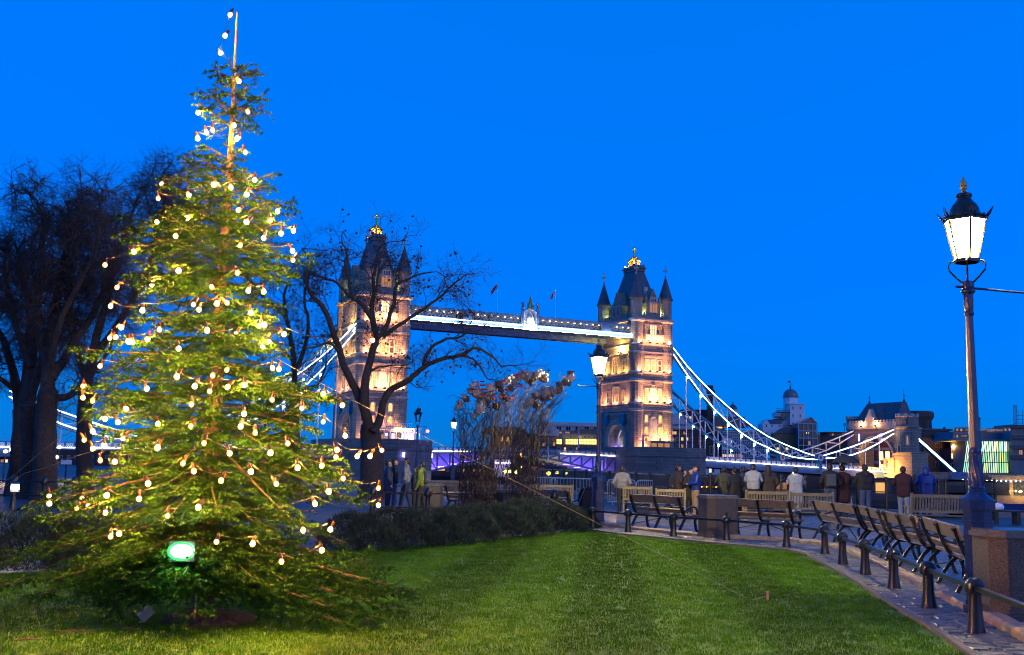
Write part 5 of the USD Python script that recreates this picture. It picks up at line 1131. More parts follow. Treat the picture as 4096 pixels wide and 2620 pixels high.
L2 = [np.array([*at(x, 1960, 41)[:2], 0]) for x in (1480, 1579, 1666, 1758, 1864, 1981, 2090)]
knee_fence('black two-bar rail behind the stout-post rail, further back', L2, .80, True)
L3 = [np.array([*at(x, 1900, 30)[:2], 0]) for x in (-60, 60, 180, 300, 420)]
knee_fence('dark rail at the left edge behind the dark shrubs', L3, 1.0, True)

# ------------------------------------------------ benches
def iron_bench(label, p0, p1, group=None):
    "park bench: p0, p1 are the ends of its back at ground level seen from behind; it faces away from the lawn"
    p0, p1 = np.asarray(p0, float), np.asarray(p1, float); d = p1-p0; L = np.linalg.norm(d[:2]); rz = math.atan2(d[1], d[0])
    T = thing('park_bench', label, 'bench', ((p0[0]+p1[0])/2, (p0[1]+p1[1])/2, 0), rz, 'iron-framed benches along the border')
    xs = (-L/2+.10, 0, L/2-.10)
    for x in xs:
        m = MB()
        m.rbar([(x, -.10, .885), (x, -.075, .80), (x, -.02, .64), (x, .045, .50), (x, .10, .43), (x, .17, .40), (x, .30, .395), (x, .52, .41), (x, .57, .40)], .05, [.055, .06, .06, .06, .055, .05, .045, .045, .04])
        m.rbar([(x, .16, .40), (x, .06, .30), (x, -.03, .16), (x, -.09, .04), (x, -.13, .0)], .05, [.05, .05, .045, .045, .05])
        m.rbar([(x, .50, .40), (x, .47, .28), (x, .50, .14), (x, .54, .04), (x, .57, 0)], .05, [.05, .05, .045, .045, .05])
        m.rbar([(x, -.03, .66), (x, .08, .60), (x, .18, .595), (x, .30, .635), (x, .42, .65), (x, .51, .62), (x, .555, .55), (x, .545, .41)], .045, .035)
        m.ball((x, -.105, .87), .042, 1)
        m.put('iron_frame', black, parent=T, smooth=40)
    for a, b in ((xs[0], xs[1]), (xs[2], xs[1])):
        MB().bar((a, -.02, .15), (b, .25, .36), .025, .014).put('brace', black, parent=T)
    def slat(y0, z0, w, th, tilt, nm):
        c, s = math.cos(tilt), math.sin(tilt)
        q = [(-L/2, 0, 0)]; m = MB(); V = []
        e = .008
        for x, ins in ((-L/2, e), (-L/2+e, 0), (L/2-e, 0), (L/2, e)):
            for u, v in ((-w/2+ins, -th/2+ins), (w/2-ins, -th/2+ins), (w/2-ins, th/2-ins), (-w/2+ins, th/2-ins)): V.append((x, y0+u*c-v*s, z0+u*s+v*c))
        f = [(i*4+j, i*4+(j+1) % 4, i*4+4+(j+1) % 4, i*4+4+j) for i in range(3) for j in range(4)]+[(3, 2, 1, 0), (12, 13, 14, 15)]
        m.add(V, f).put(nm, oak, parent=T)
    slat(-.045, .815, .19, .045, pi/2+.27, 'back_slat'); slat(.06, .555, .10, .04, pi/2+.55, 'back_slat')
    for k in range(5): slat(.13+.093*k, .437+.002*(k-2)**2, .078, .035, 0, 'seat_slat')
    return T
def bk(px, py, z=.9): g = gnd(px, py, z); return g
iron_bench('iron and oak bench nearest the middle lamp post, left of the granite litter bin', bk(2524, 1977), bk(2738, 1988))
iron_bench('iron and oak bench right of the middle granite litter bin', bk(2900, 1993), bk(3180, 2004))
def clampL(a, b, L):
    m = (a+b)/2; d = (b-a)/np.linalg.norm(b-a); return m-d*L/2, m+d*L/2
iron_bench('farthest bench of the curving row at the right, its back broadest in view', *clampL(bk(3265, 2002), bk(3440, 2022), 3.0))
iron_bench('second bench of the curving row, its end against the third', *clampL(bk(3440, 2021), bk(3545, 2043), 2.5))
iron_bench('third bench of the curving row, second from the tall lamp', *clampL(bk(3548, 2045), bk(3685, 2068), 2.0))
iron_bench('bench of the curving row nearest the tall lamp pedestal', *clampL(bk(3697, 2066), bk(3868, 2112), 2.9))
iron_bench('warm-lit bench behind the lavender, left of the LITTER bin', *clampL(np.array([*at(1768, 1972, 33)[:2], 0]), np.array([*at(1975, 1975, 32)[:2], 0]), 1.75))
iron_bench('warm-lit bench behind the tallest lavender, right of the LITTER bin', *clampL(np.array([*at(2135, 1972, 30)[:2], 0]), np.array([*at(2300, 1980, 28.6)[:2], 0]), 1.5))
def teak_bench(label, px0, px1, pyt, Y, yaw=0., hh=.95):
    a, b = at(px0, pyt, Y), at(px1, pyt, Y); L = abs(b[0]-a[0])/math.cos(yaw); c = (a+b)/2
    T = thing('slatted_bench', label, 'bench', (c[0], c[1], 0), yaw, 'pale slatted benches facing the river'); h = c[2]
    for s in (-1, 1):
        MB().bar((s*(L/2-.03), -.02, 0), (s*(L/2-.03), -.02, .42), .06, .06, (0, 1, 0)).bar((s*(L/2-.03), -.02, .42), (s*(L/2-.03), -.12, h+.02), .06, .06, (0, 1, 0)).put('back_leg', teak, parent=T)
        MB().bar((s*(L/2-.03), .45, 0), (s*(L/2-.03), .45, .64), .06, .06, (0, 1, 0)).put('front_leg', teak, parent=T)
        MB().bx(s*(L/2-.03)-.045, s*(L/2-.03)+.045, -.08, .5, .64, .67).put('arm_rest', teak, parent=T)
    MB().bx(-L/2+.06, L/2-.06, -.135, -.09, h-.10, h-.01).put('top_rail', teak, parent=T)
    MB().bx(-L/2+.06, L/2-.06, -.06, -.02, .50, .56).put('bottom_rail', teak, parent=T)
    n = int((L-.15)/.078)
    for i in range(n):
        x = -L/2+.1+(L-.2)*i/(n-1); MB().bar((x, -.04, .56), (x, -.112, h-.10), .045, .02, (0, 1, 0)).put('back_slat', teak, parent=T)
    for k in range(5): MB().bx(-L/2+.03, L/2-.03, .02+.095*k, .095+.095*k, .405, .425).put('seat_slat', teak, parent=T)
    MB().bx(-L/2+.03, L/2-.03, .46, .49, .33, .40).put('seat_rail', teak, parent=T)
teak_bench('pale slatted bench beside the grey crowd barrier, right of the middle lamp', 2492, 2608, 1945, 34.0, -.12)
teak_bench('pale slatted bench behind the bench left of the granite bin', 2622, 2742, 1955, 31.5, -.12)
teak_bench('pale slatted bench in front of the person in the long dark coat', 2980, 3150, 1964, 30.0, -.06)
teak_bench('pale slatted bench in front of the person in the white coat', 3158, 3330, 1970, 28.8, -.06)
teak_bench('wide pale slatted bench just left of the tall lamp pedestal', 3640, 3884, 1977, 28.5, -.05, 1.)
teak_bench('pale slatted bench behind the LITTER bin, left of the dark pushchair', 2118, 2292, 1938, 38.0, .05)
teak_bench('long pale bench behind the rails, below the twig sculptures', 1720, 1990, 1922, 46.0, .0)

# ------------------------------------------------ bins
granite = mat('granite', (.062, .05, .038), rough=.5, var=.7, scale=55, bump=.25, bscale=120, detail=3)
def granite_bin(label, p, rz, w=.86, d=.62, h=.98, text=False):
    T = thing('litter_bin', label, 'litter bin', p, rz, 'granite litter bins'); ch = .14
    def oc(w, d, c): return [(-w/2+c, -d/2), (w/2-c, -d/2), (w/2, -d/2+c), (w/2, d/2-c), (w/2-c, d/2), (-w/2+c, d/2), (-w/2, d/2-c), (-w/2, -d/2+c)]
    E3 = ((0, 0, 0), (1, 0, 0), (0, 1, 0))
    MB().ext(oc(w+.05, d+.05, ch), .12, (0, 0, -.02), (1, 0, 0), (0, 1, 0)).ext(oc(w+.03, d+.03, ch), .04, (0, 0, .10), (1, 0, 0), (0, 1, 0)).put('plinth', granite, parent=T)
    MB().ext(oc(w, d, ch), h-.20, (0, 0, .14), (1, 0, 0), (0, 1, 0)).put('body', granite, parent=T)
    MB().ext(oc(w+.05, d+.05, ch), .05, (0, 0, h-.06), (1, 0, 0), (0, 1, 0)).ext(oc(w+.01, d+.01, ch), .03, (0, 0, h-.01), (1, 0, 0), (0, 1, 0)).put('lid', mat('bin_lid', (.10, .09, .075), rough=.35, var=.3, scale=12), parent=T)
    MB().bx(-w/2+ch+.03, w/2-ch-.03, -d/2-.006, -d/2+.01, .2, h-.12).put('door', granite, parent=T)
    MB().bx(-.02, .02, -d/2-.03, -d/2, .5, .62).put('handle', black, parent=T)
    if text:
        t = meshkit.text_mesh('LITTER', .062, .004); t.apply_translation(-t.bounds.mean(0)); V = t.vertices; V = np.stack([V[:, 0], -V[:, 2]-d/2-.012, V[:, 1]+h-.30], 1)
        MB().add(V, t.faces).put('lettering', gilt, parent=T)
    return T
g = gnd(2884, 2160); granite_bin('dark granite litter bin between the two middle benches', (g[0], g[1]+.3, 0), .42)
g = gnd(4128, 2500); granite_bin('large granite litter bin cut by the right edge, beside the tall lamp', (g[0]+.03, g[1]+.25, 0), .05, w=.9)
a = at(2062, 1990, 27); granite_bin('granite litter bin with gold LITTER lettering behind the lavender', (a[0], a[1], 0), .42, w=.92, h=.92, text=True)
a = at(1722, 1985, 36); granite_bin('dim granite litter bin with LITTER lettering behind the stout-post rail', (a[0], a[1], 0), .2, w=.85, h=.86, text=True)

# ------------------------------------------------ riverside railing, barriers, signpost
net_m = mat('railing_mesh', (.015, .015, .018), rough=.4)
T = thing('river_railing', 'long black railing with wire mesh along the river behind the people', 'railing', (0, 0, 0))
RP = [(16.5, 38.2)]
for px in (3979, 3864, 3755, 3650, 3545, 3430, 3320, 3222, 3125, 3031, 2937, 2843, 2752, 2672): RP.append(tuple(at(px, 1950, 38.2)[:2]))
for k, px in enumerate((2602, 2547, 2492, 2440, 2392, 2346, 2300, 2256, 2212, 2170, 2130, 2092)): RP.append(tuple(at(px, 1930, 41.5+3.0*k)[:2]))
for p in RP:
    m = MB().lathe([(.085, .2), (.085, .34), (.06, .36), (.055, 1.28), (.085, 1.30), (.085, 1.36), (.07, 1.41), (0, 1.44)], (*p, 0), 8); m.put('post', black, parent=T)
for i, (p, q) in enumerate(zip(RP[:-1], RP[1:])):
    p, q = np.array([*p, 0.]), np.array([*q, 0.])
    for z, w in ((1.34, .07), (.86, .05), (.32, .05)): MB().bar(p+(0, 0, z), q+(0, 0, z), .05, w).put('rail', black, parent=T)
    m = MB(); n = int(np.linalg.norm(q-p)/.085); d = (q-p)/n; H, z0 = .96, .35
    for k in range(-int(H/.085), n):
        for s in (0, 1):
            a0, a1 = max(k, 0), min(k+H/.085, n)
            if a1 <= a0: continue
            u0, u1 = z0+(a0-k)*.085, z0+(a1-k)*.085
            if s: u0, u1 = z0+z0+H-u0, z0+z0+H-u1
            m.bar(p+d*a0+(0, 0, u0), p+d*a1+(0, 0, u1), .012, .012)
    m.put('mesh_panel', net_m, parent=T)
T2_ = thing('plinth_wall', 'low stone plinth under the river railing', 'wall', (0, 0, 0))
for p, q in zip(RP[:-1], RP[1:]): MB().bar((*p, .08), (*q, .08), .36, .26).put('plinth_stone', smooth_stone if False else mat('plinth_stone', (.14, .13, .12), rough=.6, var=.3, scale=2), parent=T2_)
steel = mat('galvanised_steel', (.45, .47, .5), rough=.35, metal=.7, var=.1)
def barrier(label, px0, px1, py, Y, yaw=0.):
    a, b = at(px0, py, Y), at(px1, py, Y); L = abs(b[0]-a[0]); c = (a+b)/2
    T = thing('crowd_barrier', label, 'barrier', (c[0], c[1], 0), yaw, 'grey crowd barriers'); h, r = 1.08, .13
    o = [(-L/2, 0, .12), (-L/2, 0, h-r), (-L/2+r*.3, 0, h-r*.3), (-L/2+r, 0, h), (L/2-r, 0, h), (L/2-r*.3, 0, h-r*.3), (L/2, 0, h-r), (L/2, 0, .12)]
    MB().tube(o, .024, 6).tube([(-L/2, 0, .16), (L/2, 0, .16)], .02, 6).put('frame', steel, parent=T)
    for x in np.linspace(-L/2, L/2, 14)[1:-1]: MB().tube([(x, 0, .16), (x, 0, h)], .009, 4).put('upright', steel, parent=T)
    for x in (-L/2+.2, L/2-.2): MB().tube([(x, -.3, .02), (x, 0, .14), (x, .3, .02)], .02, 5).put('foot', steel, parent=T)
barrier('grey crowd barrier left of the pale figure, beside the middle lamp', 2431, 2541, 1915, 42.)
barrier('grey crowd barrier behind the dark couple, left of the blue jacket', 2546, 2650, 1917, 41.)
barrier('grey crowd barrier behind the LITTER bin, right of another', 2136, 2224, 1912, 44.)
barrier('grey crowd barrier left of the one behind the LITTER bin', 1982, 2114, 1910, 44.)
barrier('grey crowd barrier just left of the middle lamp post', 2204, 2372, 1916, 43.)
bp = at(3917, 1760, 25); T = thing('fingerpost', 'brown finger signpost with white lettering, behind the tall lamp column', 'signpost', (bp[0], bp[1], 0))
sgn_m = mat('sign_brown', (.05, .038, .022), rough=.5, var=.1); txt_m = mat('sign_white', (.62, .60, .55), rough=.6, var=.05)
MB().tube([(0, .0, 0), (0, .0, 2.95)], .045, 10).lathe([(.05, 2.95), (.06, 2.97), (0, 3.03)], n=10).put('post', black, parent=T)
def finger(x0p, x1p, ypc, hp, words, right, slope):
    s = F/25.; x0, x1 = at(x0p, ypc, 25)[0]-bp[0], at(x1p, ypc, 25)[0]-bp[0]; z = at((x0p+x1p)/2, ypc, 25)[2]; h = hp/s; tl = math.atan(slope)
    c, s_ = math.cos(tl), math.sin(tl); R = lambda V: np.stack([V[:, 0]*c-V[:, 2]*s_, V[:, 1], V[:, 0]*s_+V[:, 2]*c], 1)
    b = MB().bx(x0, x1, -.075, -.05, -h/2, h/2); b.v = [R(v)+(0, 0, z) for v in b.v]; p = b.put('sign_arm', sgn_m, parent=T)
    t = meshkit.text_mesh(words, h*.42, .003); V = t.vertices; w = t.bounds[1, 0]-t.bounds[0, 0]
    o = x1-.16-w if right else x0+.27 if len(words) > 6 else x0+.17
    V = np.stack([V[:, 0]+o, -V[:, 2]-.0765, V[:, 1]-h*.18], 1); MB().add(R(V)+(0, 0, z), t.faces).put('lettering', txt_m, parent=p)
    i = MB(); xi = x1-.09 if right else x0+.07
    for k in ((0,) if len(words) < 10 else (0, .1)):
        for a, b_, c_, d_ in ((-.02, .02, -.035, -.01), (-.032, .032, -.01, .004), (-.012, .012, .006, .035)): i.bx(xi+k+a, xi+k+b_, -.0795, -.0765, c_, d_)
    i.v = [R(v)+(0, 0, z) for v in i.v]; i.put('pictogram', txt_m, parent=p)
finger(3812, 3911, 1718, 19, 'Group & schools entrance', False, .02); finger(3812, 3911, 1742, 18, 'Café', False, .03); finger(3922, 4031, 1728, 20, 'Tower Shop', True, .10)
# bench table with the white bag by the railing
a = at(4020, 2060, 33); T = thing('stone_seat', 'dark low seat by the railing at the right edge', 'seat', (a[0], a[1], 0)); MB().bx(-.55, .55, -.2, .2, .40, .46).put('top', black, parent=T); MB().bx(-.42, -.3, -.18, .18, 0, .40).put('leg', black, parent=T); MB().bx(.3, .42, -.18, .18, 0, .40).put('leg', black, parent=T)
m = ICO[2].vertices*np.array([.20, .12, .12]); m = m*(1+.5*(meshkit.fbm(m*14, 3, 5)[:, None]-.5)); data(usdkit.mesh(stage, '/World/plastic_bag', (m+(a[0]-.22, a[1], .56), ICO[2].faces), mat('white_plastic', (.7, .74, .8), rough=.4)).GetPrim(), 'crumpled white plastic bag on the dark low seat', 'bag')

# ------------------------------------------------ twig sculptures topped with pale blooms and poppies
bloom_m = [mat(f'bloom_{n}', c, rough=.8, var=.25, scale=10) for n, c in (('white', (.30, .28, .29)), ('grey', (.18, .165, .17)), ('brown', (.08, .055, .05)))]
poppy_m = mat('poppy_red', (.42, .012, .015), rough=.6, var=.3, scale=9)
def sculpture(label, Y, roots, tips, n, seed, blooms, poppies, big):
    r = np.random.default_rng(seed); T = thing('twig_sculpture', label, 'sculpture', (0, 0, 0), 0, 'arching twig sculptures')
    tp = np.array(tips, float); tt = np.linspace(0, 1, len(tp)); m = MB(); ends = []
    for i in range(n):
        k = r.random(); e = np.array([np.interp(k, tt, tp[:, j]) for j in (0, 1)]); h0 = at(roots[0]+(roots[1]-roots[0])*min(max(k*.8+r.normal(0, .22), 0), 1), 1925, Y+r.uniform(-.5, .7)); 
        cut = r.uniform(.72, 1.02); e3 = at(e[0]+r.normal(0, 8), e[1]+r.uniform(-2, 60)*(1 if i % 3 else .2), Y+r.uniform(-.4, .5)); b = np.array([h0[0], h0[1], .0])
        u = np.linspace(0, 1, 15)*min(cut, 1.); w = np.cumsum(r.normal(0, .035, (15, 3)), 0); w -= w[0]
        d = e3-b; P = b+np.stack([d[0]*u**1.7, d[1]*u, d[2]*(1-(1-u)**1.6)], 1)+w*u[:, None]**.5*np.array([1., 1, .5])
        P[:, 0] += .10*np.sin(u*r.uniform(12, 26)+r.uniform(0, 6)); m.tube(P, np.linspace(.008, .005, 15), 3, False)
    for i in range(int(n*.5)):                                      # looping side twigs
        k = r.random(); e = np.array([np.interp(k, tt, tp[:, j]) for j in (0, 1)]); f = r.uniform(.3, 1.); x = roots[0]+(roots[1]-roots[0])*k
        c = at(x+(e[0]-x)*f**1.7+r.normal(0, 14), 1915+(e[1]-1915)*(1-(1-f)**1.6)+r.normal(0, 10), Y+r.uniform(-.5, .6)); q = r.uniform(0, 2*pi); a = q+np.linspace(0, r.uniform(2, 5), 9); ra = r.uniform(.08, .22)
        m.tube(c+np.stack([ra*np.cos(a), .1*np.sin(a*.7), ra*1.3*np.sin(a)], 1), .006, 3, False)
    m.put('twig_stems', twigs_m, parent=T, kind='stuff')
    def petal_ball(p, s, q):
        b = MB(); g = ICO[2]; v = g.vertices; v = v*(1+.55*(meshkit.fbm(v*2.2+q*7, 3, q)[:, None]-.5)); b.add(v*s*np.array([1, .9, 1.1])+p, g.faces)
        for k in range(5):
            a = k*2*pi/5+q; b.add([p+(s*1.0*math.cos(a), s*.9*math.sin(a), s*.1), p+(s*1.35*math.cos(a+.4), s*1.2*math.sin(a+.4), s*.9), p+(s*.8*math.cos(a+.8), s*.8*math.sin(a+.8), s*1.0), p+(s*.6*math.cos(a+.3), s*.6*math.sin(a+.3), s*.8)], [(0, 1, 2, 3)])
        return b
    for j, (x, y, s, c) in enumerate(blooms): petal_ball(at(x, y, Y+r.uniform(-.25, .2)), s*.60, j).put('bloom', bloom_m[c], parent=T)
    for j, (x, y) in enumerate(poppies):
        p = at(x, y, Y-.35+r.uniform(-.1, .1)); b = MB()
        for k in range(4):
            a = k*pi/2+j; b.ball(p+(.026*math.cos(a), .026*math.sin(a), .01), .034, 1, (1, 1, .7))
        b.put('poppy', poppy_m, parent=T)
rs = np.random.default_rng(77); O = lambda L: [(1820+x/3.08, 1460+y/3.08) for x, y in L]
tipsA = O([(20, 520), (70, 470), (130, 420), (220, 330), (330, 450), (440, 330), (520, 250), (640, 190), (760, 150), (860, 130), (960, 150), (1060, 130), (1130, 150)])
bA = [(x, y, s, c) for (x, y), s, c in zip(O([(60, 480), (30, 530), (105, 390), (140, 420), (255, 235), (240, 290), (270, 340), (190, 320), (300, 370), (330, 480), (320, 540), (370, 400), (360, 450), (400, 380), (440, 280), (430, 330), (270, 590), (225, 630), (300, 560), (490, 270), (540, 240), (600, 210), (655, 190), (700, 160), (740, 210), (790, 150), (830, 130), (880, 175), (905, 125), (930, 210), (975, 160), (990, 130), (1020, 110), (1060, 100), (1060, 160), (1090, 180), (1120, 140), (1120, 180), (880, 130), (560, 300), (680, 290), (500, 500), (520, 520), (600, 380), (640, 420)]),
     [.14, .12, .12, .14, .14, .22, .24, .15, .2, .22, .2, .2, .22, .18, .2, .18, .16, .12, .18, .16, .15, .14, .16, .14, .15, .16, .14, .13, .15, .13, .14, .13, .15, .16, .15, .14, .14, .13, .13, .12, .12, .15, .14, .12, .12], [0, 0, 0, 2, 0, 0, 0, 1, 0, 0, 0, 0, 0, 0, 0, 0, 0, 1, 0, 1, 2, 0, 0, 0, 1, 1, 1, 1, 1, 2, 2, 2, 0, 0, 1, 1, 1, 1, 1, 2, 2, 2, 2, 2, 2])]
pA = O([(335, 205), (330, 250), (350, 252), (355, 305), (230, 300), (330, 370), (60, 480), (260, 400), (740, 135), (775, 120), (840, 98), (450, 330), (470, 380), (600, 200), (430, 525), (560, 410), (600, 400), (690, 420), (720, 380), (480, 420), (640, 310), (800, 270), (820, 250), (500, 480)])
sculpture('wider arching twig sculpture with white blooms and red poppies, left one', 27., (1850, 2030), tipsA, 180, 3, bA, pA, True)
tipsB = O([(860, 500), (920, 460), (990, 400), (1060, 360), (1120, 330), (1200, 320), (1290, 260), (1350, 210), (1430, 150)])
bB = [(x, y, s, c) for (x, y), s, c in zip(O([(870, 500), (900, 470), (930, 450), (960, 430), (985, 470), (1000, 385), (1030, 360), (1060, 350), (1110, 310), (1120, 360), (1150, 310), (1150, 400), (1210, 310), (1190, 370), (1265, 320), (1290, 250), (1290, 290), (1365, 170), (1360, 215), (1405, 235), (1425, 110), (1435, 160), (1000, 500), (1080, 410)]),
     [.13, .15, .15, .15, .14, .15, .16, .15, .17, .2, .15, .13, .16, .12, .14, .15, .16, .14, .13, .1, .14, .15, .14, .13], [1, 1, 1, 1, 2, 2, 0, 1, 1, 1, 0, 2, 1, 2, 2, 2, 1, 0, 2, 2, 2, 0, 2, 2])]
sculpture('narrower arching twig sculpture with grey blooms reaching right, right one', 26., (2030, 2150), tipsB, 115, 4, bB, [], False)

# ------------------------------------------------ the south bank's buildings
brown_b = masonry('brown_brick', (.13, .085, .055), (.10, .065, .045), (.07, .06, .05), .9, .3, 0, ms=.02, bump=.2)
dark_b = masonry('dark_brick', (.075, .045, .04), (.06, .038, .035), (.05, .04, .04), .9, .3, 0, ms=.02, bump=.2)
ochre_b = masonry('ochre_brick', (.26, .16, .07), (.20, .12, .055), (.12, .09, .06), .9, .3, 0, ms=.02, bump=.2)
pale_wall = mat('pale_render', (.42, .42, .42), rough=.8, var=.12, scale=.15)
white_wall = mat('white_boards', (.72, .70, .68), rough=.7, var=.08, scale=.4)
grey_wall = mat('grey_wall', (.16, .17, .18), rough=.7, var=.2, scale=.2)
trim = mat('stone_trim', (.34, .29, .22), rough=.8, var=.2, scale=.5)
WN = {'d': dark_glass, 'l': lit_win, 'p': lit_win2, 'm': lit_dim}
def P3(x, y, Y): return at(x, y, Y)
def wall_box(m, x0, x1, yt, yb, Y, dep):
    a, b = at(x0, yt, Y), at(x1, yb, Y); t = at((x0+x1)/2, yt, Y)[2]; bt = at((x0+x1)/2, yb, Y)[2]; return m.bx(a[0], b[0], Y, Y+dep, bt, t)
def building(label, x0, x1, yt, yb, Y, m_, dep=22., name='building', cat='building', roof=None, part='wall'):
    c = at((x0+x1)/2, (yt+yb)/2, Y); T = thing(name, label, cat, (0, 0, 0)); wall_box(MB(), x0, x1, yt, yb, Y, dep).put(part, m_, parent=T)
    if roof is not None:
        a, b = at(x0, yt, Y), at(x1, yt, Y); z = at((x0+x1)/2, yt, Y)[2]; MB().bx(a[0]-.4, b[0]+.4, Y-.4, Y+dep, z, z+.8).put('cornice', roof, parent=T)
    return T
def wins(T, Y, rows, frame=None):
    "rows of windows: (x list, half width, y top, y bottom, kinds)"
    for xs, hw, yt, yb, kinds in rows:
        for i, x in enumerate(xs):
            k = kinds[i % len(kinds)]; a, b = at(x-hw, yt, Y-.15), at(x+hw, yb, Y-.15); t = max((b[0]-a[0])*.16, .12)
            f = MB().bx(a[0]-t, b[0]+t, Y-.14, Y+.05, a[2], a[2]+t).bx(a[0]-t, b[0]+t, Y-.2, Y+.05, b[2]-t, b[2]).bx(a[0]-t, a[0], Y-.14, Y+.05, b[2], a[2]).bx(b[0], b[0]+t, Y-.14, Y+.05, b[2], a[2]).bx((a[0]+b[0])/2-t/3, (a[0]+b[0])/2+t/3, Y-.12, Y+.05, b[2], a[2]).put('window', frame or trim, parent=T)
            MB().bx(a[0], b[0], Y-.06, Y-.03, b[2], a[2]).put('pane', WN[k], parent=f)
def letters(T, words, x0, x1, yb, Y, m_, lift=.0):
    t = meshkit.text_mesh(words, 1.0, .08, bold=True); V = t.vertices; a, b = at(x0, yb, Y-.25), at(x1, yb, Y-.25); s = (b[0]-a[0])/(t.bounds[1, 0]-t.bounds[0, 0])
    MB().add(np.stack([V[:, 0]*s+a[0], -V[:, 2]+Y-.2, V[:, 1]*s+a[2]], 1), t.faces).put('lettering', m_, parent=T)
R_ = lambda a, b, n: list(np.linspace(a, b, n))
ink = mat('dark_lettering', (.03, .035, .06), rough=.7)
T = building('long low dark brick house left of the lettered wharf, partly behind the twigs', 1962, 2150, 1742, 1905, 420, dark_b, roof=slate)
wins(T, 420, [(R_(2008, 2032, 2), 5, 1748, 1764, 'l'), (R_(2080, 2140, 5), 4, 1762, 1774, 'ddm'), (R_(1975, 2140, 9), 3, 1785, 1797, 'dd')])
a = at(2000, 1742, 420); MB().ext([(-8, 0), (12, 0), (9, 3), (-5, 3)], 14, (a[0], 436, a[2]+.8), (1, 0, 0), (0, 0, 1)).put('roof', slate, parent=T)
T = building('pale long warehouse block behind the lettered wharf, with dark square windows', 2205, 2420, 1690, 1905, 428, pale_wall, dep=16)
wins(T, 428, [(R_(2236, 2384, 5), 8, 1706, 1724, 'd'), (R_(2238, 2270, 2), 8, 1727, 1733, 'm')], pale_wall)
for yy in (1703, 1722, 1736): a, b = at(2205, yy, 427.7), at(2420, yy, 427.7); MB().bx(a[0], b[0], 427.5, 427.9, a[2]-.18, a[2]+.18).put('band_course', trim, parent=T)
T = building('brown brick wharf front with pale gable lettered BUTLERS WHARF, behind the drawbridge', 2147, 2226, 1741, 1905, 420, brown_b, dep=14)
m = wall_box(MB(), 2152, 2236, 1716, 1741, 420.3, 8); wall_box(m, 2161, 2213, 1706, 1716, 420.2, 5); m.put('gable', pale_wall, parent=T)
a, b = at(2161, 1706, 420.2), at(2213, 1706, 420.2); MB().ext([(0, 0), (b[0]-a[0], 0), (b[0]-a[0], 1.2), ((b[0]-a[0])*.75, 2.2), ((b[0]-a[0])*.25, 2.2), (0, 1.2)], 4, (a[0], 424.2, a[2]), (1, 0, 0), (0, 0, 1)).put('gable_top', pale_wall, parent=T)
m = wall_box(MB(), 2143, 2234, 1739, 1744, 419.4, 1.2); m.put('cornice', trim, parent=T)
wins(T, 420, [(R_(2156, 2218, 8), 2.2, 1752, 1760, 'd'), (R_(2159, 2216, 5), 4, 1770, 1784, 'dmd'), (R_(2159, 2216, 5), 4, 1815, 1830, 'd'), (R_(2159, 2216, 5), 4, 1850, 1864, 'dmd')])
letters(T, 'BUTLERS WHARF', 2164, 2206, 1729.5, 420, ink)
T = building('brown warehouse with a glowing yellow balcony row, left of the middle lamp', 2226, 2420, 1778, 1905, 416, ochre_b, dep=6)
for x0, x1 in ((2226, 2248), (2262, 2312), (2314, 2389)):
    f = wall_box(MB(), x0, x1, 1757, 1777, 417.5, .5).put('balcony_wall', glow('balcony_glow', (1., .70, .16), .22), parent=T)
    q = MB(); a, b = at(x0, 1777, 416.3), at(x1, 1777, 416.3)
    for xx in np.arange(a[0], b[0], 1.1): q.bx(xx-.08, xx+.08, 416.2, 416.35, a[2], a[2]+2.1)
    q.bx(a[0], b[0], 416.15, 416.4, a[2]+1.1, a[2]+1.25); q.put('balcony_post', trim, parent=T)
wall_box(MB(), 2250, 2420, 1736, 1756, 420, 6).put('upper_wall', grey_wall, parent=T)
a, b = at(2282, 1735, 419.5), at(2425, 1728, 419.5); MB().ext([(0, 0), (b[0]-a[0], 0), (b[0]-a[0], 2.2), (3, 2.2)], 7, (a[0], 426.5, a[2]), (1, 0, 0), (0, 0, 1)).put('roof', slate, parent=T)
wins(T, 420, [(R_(2285, 2375, 6), 4, 1743, 1753, 'ddmd')], pale_wall)
wins(T, 416, [(R_(2236, 2380, 7), 4, 1790, 1802, 'dldmdld'), (R_(2236, 2400, 8), 4.5, 1842, 1856, 'd'), (R_(2236, 2400, 8), 4.5, 1868, 1882, 'dmdd')])
a = at(2315, 1778, 400); T = thing('flagstaff', 'thin white pole in front of the yellow balcony row', 'pole', (a[0], a[1], 1.2)); MB().tube([(0, 0, 0), (0, 0, at(2315, 1690, 400)[2]-1.2)], [.16, .1], 6).put('pole', white_paint, parent=T)
T = building('warehouse with pale gable lettered BUTLERS WHARF, right of the clear bridge tower', 2640, 2776, 1716, 1905, 440, brown_b, dep=20)
a, b = at(2660, 1716, 439.8), at(2768, 1716, 439.8); w_ = b[0]-a[0]; zt_ = at(2711, 1650, 440)[2]-a[2]; MB().ext([(0, 0), (w_, 0), (w_, 4.4), (w_*.48, zt_), (0, 4.6)], 8, (a[0], 447.8, a[2]), (1, 0, 0), (0, 0, 1)).put('gable', pale_wall, parent=T)
wall_box(MB(), 2640, 2780, 1713, 1718, 439., 1.2).put('cornice', trim, parent=T)
letters(T, 'BUTLERS WHARF', 2678, 2750, 1702, 439.6, ink)
wins(T, 440, [(R_(2684, 2703, 4), 2, 1726, 1737, 'l'), (R_(2722, 2765, 4), 3, 1727, 1737, 'dmdd'), (R_(2690, 2768, 5), 4, 1750, 1762, 'mdlld'), (R_(2688, 2770, 5), 4, 1778, 1794, 'ldmdd'), (R_(2688, 2770, 5), 4, 1812, 1826, 'd')])
T = building('dark brick works with a tall chimney behind the hanging chains', 2774, 2900, 1668, 1905, 446, dark_b, dep=24, name='brick_works')
